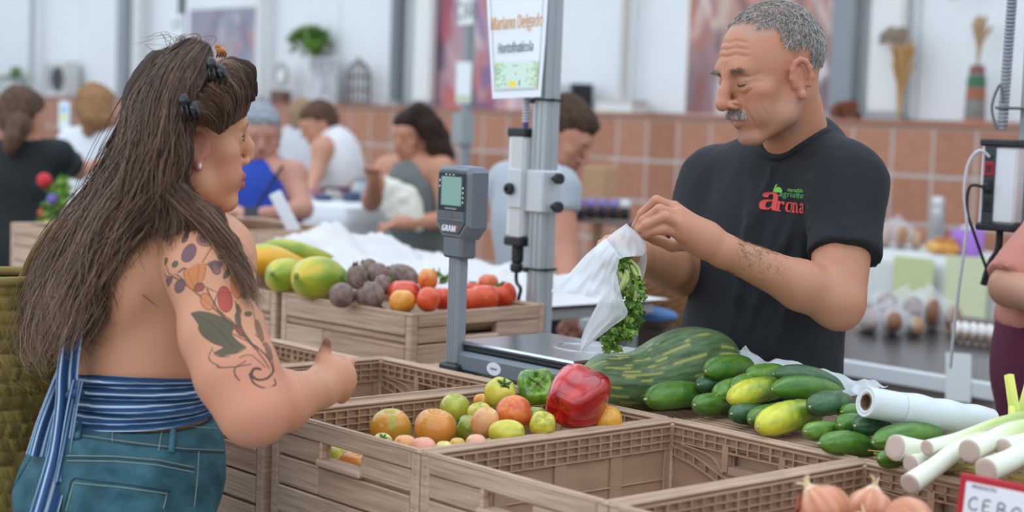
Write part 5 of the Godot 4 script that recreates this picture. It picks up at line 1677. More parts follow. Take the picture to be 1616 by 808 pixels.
# ---- the stall holder
func stall_holder() -> void:
	var o := thing("person", "stall holder with grey hair and moustache in a black T-shirt, bagging herbs", "person", Vector3(at(1215, 400, 3.3).x, 0, at(1215, 400, 3.3).z))
	var base := o.position
	var skin := lin("b98465")
	var pale := lin("c4917a")
	var hx := Transform3D(look(-62, 15, 2), at(1213, 113, 3.13))
	var hs := 1.02
	var Lsh := at(1336, 290, 3.12)
	var Rsh := at(1130, 292, 3.42)
	var Lel := at(1322, 476, 3.02)
	var Lwr := at(1140, 395, 2.95)
	var Rel := at(1078, 428, 3.32)
	var Rwr := at(1002, 402, 3.08)
	var neck := at(1258, 232, 3.22)
	var skull := hx * (Vector3(0, -0.05, -0.035) * hs)
	# head and neck
	var H := Field.new()
	head_into(H, hx, hs, skin, lin("a8625a"), {"bags": 1.0, "nose": 1.18, "lips": 0.85, "ear": lin("bb7f68"), "lid": lin("b58a76")})
	H.color = skin
	H.limb(skull, neck, 0.056, 0.066, 0.03)
	H.limb(hx * (Vector3(0.045, -0.06, 0.0) * hs), neck + Vector3(0.02, -0.01, 0.05), 0.012, 0.012, 0.02)
	# wrinkles: grooves laid on the skin
	var crease := func(pts: Array, r: float) -> void:
		var q := []
		for p in pts:
			var out: Vector3 = hx.basis * Vector3(p[0] * 1.2, 0.0, p[2] + 0.02).normalized()
			q.append(H.onto(hx * (Vector3(p[0], p[1], p[2]) * hs) + out * 0.03, -out, 0.0004))
		for a in q.size() - 1: H.limb(q[a], q[a + 1], r, r, 0.003, true)
	for k in 3:
		var y := 0.046 + 0.012 * k
		crease.call([[-0.040, y - 0.003, 0.075], [-0.018, y + 0.002, 0.088], [0.004, y, 0.09], [0.026, y + 0.002, 0.085], [0.046, y - 0.005, 0.07]], 0.0022)
	for x in [-1.0, 1.0]:
		crease.call([[x * 0.018, -0.036, 0.095], [x * 0.028, -0.052, 0.088], [x * 0.034, -0.074, 0.078], [x * 0.030, -0.092, 0.072]], 0.0026)
		crease.call([[x * 0.047, 0.004, 0.078], [x * 0.060, 0.008, 0.062]], 0.0018)
		crease.call([[x * 0.047, -0.003, 0.078], [x * 0.061, -0.008, 0.060]], 0.0018)
		crease.call([[x * 0.020, -0.020, 0.090], [x * 0.034, -0.026, 0.086], [x * 0.048, -0.018, 0.076]], 0.0020)
		crease.call([[x * 0.050, -0.050, 0.060], [x * 0.049, -0.072, 0.052]], 0.0014)
		crease.call([[x * 0.004, 0.022, 0.092], [x * 0.006, 0.034, 0.090]], 0.0020)
		crease.call([[x * 0.018, 0.0065, 0.084], [x * 0.031, 0.0105, 0.088], [x * 0.046, 0.005, 0.078]], 0.0018)
	var inv := hx.affine_inverse()
	var blotch := FastNoiseLite.new()
	blotch.frequency = 28.0
	blotch.seed = 4
	var face_hue := func(p: Vector3, c: Color) -> Color:
		var q: Vector3 = inv * p / hs
		var n := blotch.get_noise_3d(p.x, p.y, p.z)
		c = c.lerp(lin("c2705c"), clampf(0.16 + n * 0.35, 0.0, 0.5))
		if q.y < -0.05 and q.z > -0.02 and q.y > -0.13: c = c.lerp(lin("94857c"), clampf(0.22 + n * 0.5, 0.0, 0.5))
		if q.y > 0.07 and q.z < 0.06: c = c.lerp(lin("a98f82"), 0.45)
		return c
	# arms, hands and the trunk inside the shirt
	var A := Field.new()
	A.color = skin
	var C := at(1232, 400, 3.30)
	A.egg(C + Vector3(0, -0.02, -0.01), Vector3(0.15, 0.165, 0.095), 0.03)
	A.egg(C + Vector3(0, -0.26, 0.0), Vector3(0.145, 0.20, 0.11), 0.05)
	A.limb(Lsh, Rsh, 0.05, 0.05, 0.05)
	A.limb(neck + Vector3(0, -0.02, -0.01), neck + Vector3(0, -0.10, -0.02), 0.050, 0.050, 0.03)
	A.limb(Lsh, Lel, 0.054, 0.046, 0.03)
	A.limb(Lsh.lerp(Lel, 0.45), Lel, 0.051, 0.044, 0.02)
	A.limb(Lel, Lel.lerp(Lwr, 0.32), 0.043, 0.043, 0.02)
	A.limb(Lel.lerp(Lwr, 0.32), Lwr, 0.043, 0.0275, 0.02)
	A.egg(Lel + Vector3(0.01, -0.022, 0.0), Vector3(0.024, 0.024, 0.024), 0.02)
	A.limb(Rsh, Rel, 0.054, 0.046, 0.03)
	A.limb(Rel, Rel.lerp(Rwr, 0.35), 0.044, 0.043, 0.02)
	A.limb(Rel.lerp(Rwr, 0.35), Rwr, 0.043, 0.029, 0.02)
	var arm_hue := func(p, c): return c.lerp(lin("b5705c"), clampf(0.12 + blotch.get_noise_3d(p.x, p.y, p.z) * 0.4, 0.0, 0.45))
	# near hand
	var N := Field.new()
	N.color = skin
	N.limb(Lel.lerp(Lwr, 0.70), Lwr, 0.0327, 0.0275, 0.02)
	var palm_a := at(1112, 378, 2.945)
	N.limb(Lwr, palm_a, 0.0265, 0.026, 0.02)
	N.limb(palm_a, at(1064, 328, 2.95), 0.024, 0.0125, 0.02)
	N.limb(palm_a, at(1070, 340, 2.925), 0.024, 0.0125, 0.02)
	N.limb(palm_a, at(1072, 356, 2.915), 0.024, 0.0125, 0.02)
	N.limb(palm_a, at(1074, 370, 2.925), 0.022, 0.0115, 0.02)
	N.egg(at(1090, 372, 2.96), Vector3(0.026, 0.024, 0.022), 0.02)
	finger(N, [at(1062, 328, 2.95), at(1036, 317, 2.945), at(1014, 337, 2.96), at(1003, 357, 2.97)], 0.0108)
	finger(N, [at(1068, 340, 2.925), at(1041, 331, 2.915), at(1016, 348, 2.935), at(1007, 361, 2.95)], 0.0110)
	finger(N, [at(1072, 355, 2.915), at(1050, 343, 2.90), at(1021, 355, 2.92), at(1009, 364, 2.94)], 0.0106)
	finger(N, [at(1074, 369, 2.925), at(1048, 362, 2.905), at(1024, 367, 2.925), at(1015, 372, 2.94)], 0.0096)
	finger(N, [at(1092, 386, 2.97), at(1060, 388, 2.995), at(1034, 378, 3.0), at(1018, 372, 2.99)], 0.0118)
	var hand_hue := func(p, c): return c.lerp(lin("c07a68"), clampf(0.2 + blotch.get_noise_3d(p.x * 2.0, p.y * 2.0, p.z * 2.0) * 0.5, 0.0, 0.5))
	# far hand, inside the bag, closed round the stalks
	var R := Field.new()
	R.color = skin
	R.limb(Rel.lerp(Rwr, 0.72), Rwr, 0.0330, 0.029, 0.02)
	var pr := at(982, 396, 3.04)
	R.limb(Rwr, pr, 0.027, 0.026, 0.02)
	R.limb(pr, at(962, 386, 3.0), 0.025, 0.018, 0.02)
	R.limb(pr, at(966, 404, 3.0), 0.025, 0.018, 0.02)
	finger(R, [at(962, 380, 3.0), at(950, 386, 2.965), at(958, 402, 2.95), at(972, 404, 2.955)], 0.0102)
	finger(R, [at(960, 392, 3.0), at(948, 400, 2.965), at(956, 414, 2.95), at(970, 414, 2.955)], 0.0104)
	finger(R, [at(962, 404, 3.0), at(950, 413, 2.97), at(958, 425, 2.955), at(970, 424, 2.96)], 0.0100)
	finger(R, [at(966, 414, 3.005), at(955, 424, 2.98), at(961, 434, 2.965), at(971, 432, 2.97)], 0.0090)
	finger(R, [at(976, 384, 3.01), at(975, 376, 2.97), at(982, 388, 2.945), at(986, 400, 2.94)], 0.0115)
	shaped("body", [[H, 0.0027, face_hue], [A, 0.008, arm_hue], [N, 0.0031, hand_hue], [R, 0.0038]], skin_material(), o, base)
	# hair, brows, moustache
	var greys := [lin("a09a94"), lin("b9b3ac"), lin("85807a"), lin("cbc6be"), lin("aaa39c"), lin("958f88")]
	var hair := Node3D.new()
	hair.name = "hair"
	o.add_child(hair)
	hair.position = -base
	var keep := func(d: Vector3) -> float:
		if d.z > 0.25 and d.y < 0.60: return 0.0
		var front := 0.66 - 0.25 * absf(d.x)
		if d.z > front and d.y < 0.80: return 0.0
		if absf(d.x) > 0.35 and d.y < 0.0 and d.z > -0.30: return 0.0
		if d.y < -0.42: return 0.0
		if d.z > 0.12 and absf(d.x) > 0.45 and d.y < 0.12: return 0.0
		return 0.55 if d.y > 0.66 and absf(d.x) < 0.6 else 1.0
	cropped_hair(hair, H, hx, hs, keep, greys, 6200, 0.015, 0.24, Vector3(0, -0.5, 0.55), 2, 0.0008, "cropped_hair")
	var F2 := Shape.new()
	var rr := RandomNumberGenerator.new()
	rr.seed = 9
	var use := H.every()
	var brush := func(a: Vector3, b: Vector3, n: int, spread: float, len: float, flow: Vector3, cols: Array, wide: float) -> void:
		for k in n:
			var q := a.lerp(b, rr.randf()) + Vector3(0, rr.randfn() * spread, 0)
			var p: Vector3 = hx * (q * hs)
			var out: Vector3 = hx.basis * Vector3(q.x * 3.0, 0.0, 0.1).normalized()
			for t in 6: p -= out * H.value(p, use)
			var f: Vector3 = (hx.basis * (flow + Vector3(rr.randfn(), rr.randfn(), rr.randfn()) * 0.25)).normalized()
			tuft(F2, PackedVector3Array([p - out * 0.001, p + (f * 0.5 + out * 0.35) * len, p + (f + out * 0.25) * len]), wide, cols[rr.randi() % cols.size()], cols[rr.randi() % cols.size()])
	for x in [-1.0, 1.0]:
		brush.call(Vector3(x * 0.014, 0.0175, 0.095), Vector3(x * 0.042, 0.0200, 0.087), 90, 0.0022, 0.010, Vector3(x * 1.0, 0.15, 0), [lin("7d6a5c"), lin("94857a"), lin("a89a8f")], 0.0005)
		brush.call(Vector3(x * 0.002, -0.0535, 0.10), Vector3(x * 0.027, -0.0605, 0.09), 330, 0.0022, 0.0095, Vector3(x * 0.45, -0.9, 0), [lin("b5aea6"), lin("8d857d"), lin("cfc8c0"), lin("6d655e")], 0.0008)
	part("brows_and_moustache", F2.solid(), tinted("hair", 0.5, 0.4), hair)
	var lash := Shape.new()
	for x in [-1.0, 1.0]:
		var q := PackedVector3Array()
		for k in 7:
			var a := lerpf(-1.0, 1.0, k / 6.0)
			q.append(hx * ((Vector3(x * 0.031 + a * 0.0125, -0.0085 + 0.003 * a * a, 0.0885 - 0.006 * a * a - x * a * 0.003)) * hs))
		lash.tube(q, 0.0013, 5, false)
	part("lashes", lash.solid(), paint("4a332a", 0.7), hair)
	# forearm hair
	var fur := Shape.new()
	for k in 700:
		var t := rr.randf()
		var c := Lel.lerp(Lwr, t)
		var d := (Lwr - Lel).normalized()
		var out := Vector3(rr.randfn(), absf(rr.randfn()) * 1.2 - 0.2, rr.randfn())
		out = (out - d * out.dot(d)).normalized()
		var r := lerpf(0.042, 0.028, t) + 0.0008
		var p := c + out * r
		var f := (d * 0.6 + out.cross(d) * rr.randfn() * 0.5).normalized()
		tuft(fur, PackedVector3Array([p, p + (f + out * 0.3) * 0.006, p + (f * 1.5 + out * 0.2) * 0.008]), 0.0003, lin("6b5243"), lin("8a7160"))
	part("arm_hair", fur.solid(), tinted("hair", 0.5, 0.4), hair)
	# T-shirt
	var T := Field.new()
	T.color = lin("2a2c30")
	T.egg(C + Vector3(0, 0.02, 0.01), Vector3(0.178, 0.185, 0.128), 0.03)
	T.egg(C + Vector3(-0.012, -0.23, 0.035), Vector3(0.178, 0.26, 0.142), 0.08)
	T.limb(Lsh + Vector3(-0.01, 0.008, 0), Rsh + Vector3(0.01, 0.008, 0), 0.056, 0.056, 0.06)
	T.limb(neck + Vector3(0, -0.012, -0.01), Lsh, 0.060, 0.058, 0.04)
	T.limb(neck + Vector3(0, -0.012, -0.01), Rsh, 0.060, 0.058, 0.04)
	T.limb(at(1282, 232, 3.25), Lsh, 0.044, 0.052, 0.05)
	T.limb(at(1282, 232, 3.25), Rsh, 0.044, 0.052, 0.05)
	var Lend := Lsh.lerp(Lel, 0.62)
	var Rend := Rsh.lerp(Rel, 0.62)
	T.limb(Lsh, Lsh.lerp(Lel, 0.2), 0.066, 0.064, 0.04)
	T.sleeve(Lsh, Lend + Vector3(0.006, 0, 0), 0.064, 0.069, 0.03)
	T.limb(Rsh, Rsh.lerp(Rel, 0.2), 0.066, 0.064, 0.04)
	T.sleeve(Rsh, Rend, 0.064, 0.068, 0.03)
	# folds
	var fold := func(a: Vector3, b: Vector3, r: float) -> void:
		var pts := []
		var n := (Vector3(-0.25, 0.05, 1.0)).normalized()
		for k in 5:
			var p := a.lerp(b, k / 4.0) + n * 0.25
			p = T.onto(p, -n, 0.001)
			if absf(T.value(p, T.every())) < 0.02: pts.append(p)
		if pts.size() == 5: T.chain(pts, [r * 0.3, r, r, r * 0.9, r * 0.3], 0.013)
	var folds := [[1300, 300, 1200, 470], [1310, 320, 1250, 500], [1175, 250, 1150, 420], [1120, 290, 1130, 470], [1215, 360, 1160, 520], [1290, 420, 1230, 560], [1150, 300, 1110, 520], [1320, 500, 1260, 590], [1340, 540, 1290, 600]]
	var lines := []
	for f in folds: lines.append([at(f[0], f[1], 3.15), at(f[2], f[3], 3.15)])
	for f in lines: fold.call(f[0], f[1], 0.0062)
	for k in 4:
		var a := Lsh.lerp(Lel, 0.12 + 0.13 * k)
		var n := Vector3(0.25, 0.0, 1.0).normalized()
		var p0 := T.onto(a + n * 0.2 + Vector3(-0.05, 0.03, 0.0), -n, -0.002)
		var p1 := T.onto(a + n * 0.2 + Vector3(0.04, -0.02, 0.0), -n, -0.002)
		T.limb(p0, p1, 0.006, 0.003, 0.012)
	T.rough = FastNoiseLite.new()
	T.rough.frequency = 9.0
	T.rough.seed = 8
	T.rough_by = 0.005
	T.rough_scale = Vector3(1.0, 0.45, 1.0)
	T.cuts = [Plane(Vector3(0, -1, 0), -0.80)]
	var up_neck := (skull - neck).normalized()
	var cotton := StandardMaterial3D.new()
	cotton.albedo_color = Color("15171b")
	cotton.roughness = 0.85
	cotton.rim_enabled = true
	cotton.rim = 0.12
	cotton.heightmap_enabled = true
	cotton.heightmap_texture = noise_tex("knit", 40, 0.35, Color.BLACK, Color.WHITE)
	cotton.heightmap_scale = 0.03
	cotton.uv1_triplanar = true
	cotton.uv1_scale = Vector3(6, 6, 6)
	shaped("t_shirt", [[T, 0.0075]], cotton, o, base)
	# collar
	var CO := Shape.new()
	var loop := PackedVector3Array()
	var rt := up_neck.cross(Vector3(-0.748, 0, 0.664)).normalized()
	var fw := rt.cross(up_neck)
	var every_t := T.every()
	for k in 33:
		var a := TAU * k / 32.0
		var dir := rt * cos(a) + fw * sin(a)
		var h := -0.10
		while h < 0.10:
			if T.value(neck + up_neck * h + dir * 0.068, every_t) > 0.0: break
			h += 0.002
		loop.append(neck + up_neck * (h - 0.001) + dir * 0.069 - base)
	for pass_ in 3:
		for k in 32:
			loop[k] = (loop[(k + 31) % 32] + loop[k] * 2.0 + loop[(k + 1) % 32]) / 4.0
	loop[32] = loop[0]
	CO.tube(loop, 0.0075, 8, false)
	part("collar", CO.solid(), cotton, o)
	shirt_print(o, base, T)
	# trousers
	var J := Field.new()
	J.color = lin("26282c")
	J.egg(C + Vector3(0, -0.42, 0.01), Vector3(0.165, 0.15, 0.135), 0.03)
	for x in [-0.088, 0.095]:
		J.limb(C + Vector3(x, -0.48, 0.0), Vector3(C.x + x, 0.09, C.z), 0.092, 0.062, 0.03)
	shaped("trousers", [[J, 0.02]], paint("26282c", 0.9), o, base)
	for x in [-0.088, 0.095]:
		var sh := Shape.new()
		sh.ball(Vector3(C.x + x, 0.045, C.z + 0.06) - base, Vector3(0.05, 0.045, 0.13))
		part("shoe", sh.solid(), paint("1c1c1e", 0.6), o)

func shirt_print(o: Node3D, base: Vector3, T: Field) -> void:
	# lettering laid on the chest: each corner of the flat text is pushed down to the cloth
	var mid := at(1213, 318, 3.1)
	var n := Vector3(0.12, 0.05, 1.0).normalized()
	var x := Vector3.UP.cross(n).normalized()
	x = (x + Vector3(0, -0.02, 0)).normalized()
	var y := n.cross(x).normalized()
	var use := T.every()
	var lay := func(src: Mesh, m: Material, called: String, ox: float, oy: float, sx: float) -> void:
		var s := Shape.new()
		var arr := src.surface_get_arrays(0)
		var vs: PackedVector3Array = arr[Mesh.ARRAY_VERTEX]
		var ids: PackedInt32Array = arr[Mesh.ARRAY_INDEX] if arr[Mesh.ARRAY_INDEX] != null else PackedInt32Array(range(vs.size()))
		for v in vs:
			var p := mid + x * (v.x * sx + ox) + y * (v.y + oy) + n * 0.12
			for t in 40:
				var d := T.value(p, use) - 0.0016
				if absf(d) < 0.0002: break
				p -= n * d * 0.9
			s.p(p - base)
		for t in range(0, ids.size(), 3): s.ix.append_array([ids[t], ids[t + 1], ids[t + 2]])
		part(called, s.solid(), m, o)
	var text := func(t: String, size: float, serif: bool) -> TextMesh:
		var f := SystemFont.new()
		f.font_names = PackedStringArray(["Droid Serif" if serif else "Droid Sans"])
		f.font_weight = 700
		var tm := TextMesh.new()
		tm.font = f
		tm.text = t
		tm.font_size = 32
		tm.pixel_size = size / 32.0
		tm.depth = 0.0
		return tm
	var red := paint("d2473f", 0.7)
	lay.call(text.call("a", 0.060, true), red, "shirt_print", -0.033, 0.004, 1.15)
	lay.call(text.call("rona", 0.034, true), red, "shirt_print", 0.0165, -0.0055, 0.92)
	lay.call(text.call("agricultor", 0.014, false), paint("4f8f52", 0.7), "shirt_print", 0.016, 0.0155, 1.05)
	lay.call(text.call("mercadillo", 0.009, false), paint("6fb04e", 0.7), "shirt_print", 0.022, 0.0245, 1.05)
	var leaf := Shape.new()
	var k := leaf.p(Vector3(-0.026, 0.020, 0))
	var rim := [Vector3(-0.033, 0.018, 0), Vector3(-0.014, 0.018, 0), Vector3(-0.013, 0.022, 0), Vector3(-0.018, 0.0275, 0), Vector3(-0.025, 0.0285, 0), Vector3(-0.031, 0.0245, 0)]
	for q in rim: leaf.p(q)
	for j in 6: leaf.tri(k, k + 1 + j, k + 1 + (j + 1) % 6)
	leaf.face(Vector3(-0.033, 0.022, 0), Vector3(-0.0305, 0.022, 0), Vector3(-0.026, 0.034, 0), Vector3(-0.031, 0.031, 0))
	lay.call(leaf.solid(), paint("76b949", 0.7), "shirt_print", 0.0, 0.0, 1.0)


# ---- the customer
var arm_axis := [[316, 372, 2.50, 56.0], [330, 430, 2.50, 62.0], [351, 528, 2.465, 66.0], [374, 590, 2.44, 66.0], [400, 648, 2.42, 60.0]]

func tattoo() -> ImageTexture:
	var im := Image.create(512, 1024, false, Image.FORMAT_RGB8)
	im.fill(Color.WHITE)
	var total := 0.0
	for i in 4: total += Vector2(arm_axis[i + 1][0] - arm_axis[i][0], arm_axis[i + 1][1] - arm_axis[i][1]).length()
	# from the sketch's coordinates to the unrolled arm
	var spot := func(cx: float, cy: float) -> Vector2:
		if cy > 500.0: cy = 500.0 + (cy - 500.0) * 0.84
		if cy > 500.0: cx -= (cy - 500.0) * 0.12
		var p := Vector2(240 + cx / 2.244, 350 + cy / 2.244)
		var best := 1e9
		var out := Vector2.ZERO
		var run := 0.0
		for i in 4:
			var a := Vector2(arm_axis[i][0], arm_axis[i][1])
			var b := Vector2(arm_axis[i + 1][0], arm_axis[i + 1][1])
			var l := (b - a).length()
			var h := clampf((p - a).dot(b - a) / (l * l), 0.0, 1.0)
			var c := a.lerp(b, h)
			if p.distance_to(c) < best:
				best = p.distance_to(c)
				var side := (b - a).orthogonal().normalized()
				if side.x < 0.0: side = -side
				var s := (p - c).dot(side) / lerpf(arm_axis[i][3], arm_axis[i + 1][3], h)
				out = Vector2(0.5 + 0.46 * asin(clampf(s, -0.97, 0.97)) / (PI / 2), 0.04 + 0.92 * (run + l * h) / total)
			run += l
		return out * Vector2(512, 1024)
	var dot := func(c: Vector2, r: float, col: Color, mix: float) -> void:
		for y in range(maxi(0, int(c.y - r)), mini(1023, int(c.y + r)) + 1):
			for x in range(maxi(6, int(c.x - r)), mini(505, int(c.x + r)) + 1):
				var d := Vector2(x, y).distance_to(c)
				if d < r: im.set_pixel(x, y, im.get_pixel(x, y).lerp(col, mix * clampf((r - d) * 0.8, 0.0, 1.0)))
	var line := func(pts: Array, r: float, col: Color, mix := 0.6) -> void:
		var q := []
		for p in pts:
			var u: Vector2 = spot.call(p[0], p[1])
			q.append(Vector3(u.x, u.y, 0))
		var path := bent(q, 14)
		for i in path.size() - 1:
			var n := maxi(1, int(path[i].distance_to(path[i + 1]) / (r * 0.6)))
			for k in n:
				var p: Vector3 = path[i].lerp(path[i + 1], float(k) / n)
				dot.call(Vector2(p.x, p.y), r, col, mix)
	var fill := func(pts: Array, col: Color, edge: Color) -> void:
		var poly := PackedVector2Array()
		for p in pts: poly.append(spot.call(p[0], p[1]))
		var box := Rect2(poly[0], Vector2.ZERO)
		for p in poly: box = box.expand(p)
		for y in range(int(box.position.y), int(box.end.y) + 1):
			for x in range(maxi(6, int(box.position.x)), mini(505, int(box.end.x)) + 1):
				if Geometry2D.is_point_in_polygon(Vector2(x, y), poly): im.set_pixel(x, y, im.get_pixel(x, y).lerp(col, 0.85))
		var loop := pts.duplicate()
		loop.append(pts[0])
		line.call(loop, 2.4, edge, 0.5)
	var oval := func(cx: float, cy: float, rx: float, ry: float, tilt: float, col: Color, edge: Color) -> void:
		var pts := []
		for k in 14:
			var v := Vector2(cos(TAU * k / 14) * rx, sin(TAU * k / 14) * ry).rotated(tilt)
			pts.append([cx + v.x, cy + v.y])
		fill.call(pts, col, edge)
	var ink := Color(0.42, 0.45, 0.44)
	var leaf := Color(0.40, 0.56, 0.52)
	var iris := Color(0.50, 0.52, 0.78)
	var ochre := Color(0.95, 0.82, 0.62)
	line.call([[60, 180], [120, 250], [190, 320], [260, 390], [330, 450], [390, 510], [430, 560]], 5.0, Color(0.62, 0.58, 0.48))
	line.call([[180, 150], [215, 92], [240, 110]], 3.5, Color(0.66, 0.5, 0.42))
	line.call([[205, 290], [255, 380], [330, 440], [375, 500]], 3.5, ink)
	line.call([[245, 300], [235, 350], [300, 410], [360, 470]], 3.0, ink)
	line.call([[300, 330], [320, 400], [345, 450], [385, 505]], 3.0, ink)
	line.call([[275, 60], [300, 140], [330, 240], [350, 330], [375, 400], [400, 480]], 2.6, ink)
	line.call([[255, 40], [285, 120], [310, 180]], 2.4, ink)
	line.call([[55, 130], [85, 190], [130, 250]], 3.5, ink)
	line.call([[195, 280], [240, 300], [290, 300]], 3.0, ink)
	for b in [[58, 140, 11, leaf], [48, 186, 12, leaf], [80, 225, 16, iris], [115, 264, 18, iris], [105, 66, 13, iris], [122, 195, 13, leaf], [95, 152, 9, leaf], [240, 130, 10, leaf], [268, 112, 9, leaf], [340, 130, 10, iris], [330, 300, 10, leaf], [345, 370, 10, leaf]]:
		oval.call(b[0], b[1], b[2], b[2] * 1.15, 0.3, b[3], ink)
	oval.call(135, 115, 23, 32, 0.3, iris, ink)
	oval.call(186, 70, 30, 22, 0.3, Color(0.70, 0.68, 0.78), ink)
	oval.call(182, 68, 14, 11, 0.3, iris, ink)
	oval.call(229, 192, 25, 34, -0.2, iris, ink)
	oval.call(235, 222, 14, 20, -0.4, Color(0.62, 0.60, 0.74), ink)
	oval.call(168, 222, 35, 66, 0.12, ochre, Color(0.62, 0.45, 0.38))
	line.call([[150, 190], [146, 225], [160, 275]], 2.0, Color(0.75, 0.6, 0.45))
	line.call([[172, 165], [180, 215], [172, 280]], 2.0, Color(0.75, 0.6, 0.45))
	oval.call(180, 282, 16, 14, 0.0, Color(0.72, 0.5, 0.55), ink)
	oval.call(206, 334, 19, 34, -0.5, Color(0.92, 0.80, 0.66), Color(0.62, 0.45, 0.38))
	oval.call(303, 265, 18, 52, -0.1, Color(0.96, 0.83, 0.68), Color(0.7, 0.5, 0.42))
	oval.call(345, 230, 12, 40, -0.25, Color(0.9, 0.78, 0.68), Color(0.62, 0.52, 0.46))
	oval.call(267, 326, 24, 48, -0.08, Color(0.78, 0.42, 0.46), Color(0.6, 0.32, 0.36))
	for r in 6:
		for k in 3: line.call([[254 + k * 12, 292 + r * 14], [256 + k * 12, 294 + r * 14]], 4.5, Color(0.86, 0.55, 0.56), 0.8)
	oval.call(315, 385, 9, 46, -0.2, leaf, ink)
	oval.call(326, 440, 10, 20, -0.5, Color(0.68, 0.5, 0.54), ink)
	oval.call(275, 228, 8, 28, 0.5, leaf, ink)
	oval.call(372, 300, 8, 34, -0.3, leaf, ink)
	oval.call(385, 420, 10, 40, -0.3, Color(0.6, 0.62, 0.58), ink)
	oval.call(415, 490, 9, 34, -0.3, Color(0.62, 0.63, 0.6), ink)
	fill.call([[152, 365], [185, 366], [230, 380], [275, 402], [306, 432], [298, 452], [320, 478], [346, 500], [318, 526], [270, 536], [246, 520], [274, 500], [240, 484], [205, 456], [186, 424], [172, 394]], Color(0.36, 0.52, 0.50), Color(0.28, 0.36, 0.36))
	line.call([[156, 370], [220, 410], [270, 455], [310, 505]], 2.6, Color(0.36, 0.42, 0.38))
	for v in [[[200, 398], [230, 384]], [[225, 415], [262, 402]], [[250, 438], [288, 430]], [[215, 408], [205, 440]], [[245, 432], [232, 470]], [[285, 480], [320, 486]], [[292, 490], [285, 526]]]:
		line.call(v, 2.0, Color(0.6, 0.55, 0.46))
	line.call([[300, 450], [340, 470], [385, 490]], 3.4, ink)
	line.call([[360, 480], [412, 512], [441, 560], [430, 602], [402, 616], [378, 600], [384, 574], [404, 572]], 6.5, ink)
	line.call([[372, 598], [392, 634], [432, 646], [458, 622], [452, 596]], 5.5, ink)
	line.call([[236, 500], [228, 536], [258, 566], [320, 572], [372, 558]], 3.6, ink)
	line.call([[352, 548], [322, 578], [326, 606], [342, 626]], 3.6, ink)
	line.call([[240, 512], [262, 536], [300, 540]], 2.6, ink)
	line.call([[330, 536], [362, 520], [392, 540], [416, 560]], 3.2, ink)
	line.call([[375, 440], [400, 470], [430, 520], [446, 566]], 4.0, Color(0.5, 0.52, 0.5))
	im.fill_rect(Rect2i(0, 955, 512, 69), Color.WHITE)
	im.fill_rect(Rect2i(0, 0, 512, 20), Color.WHITE)
	return ImageTexture.create_from_image(im)

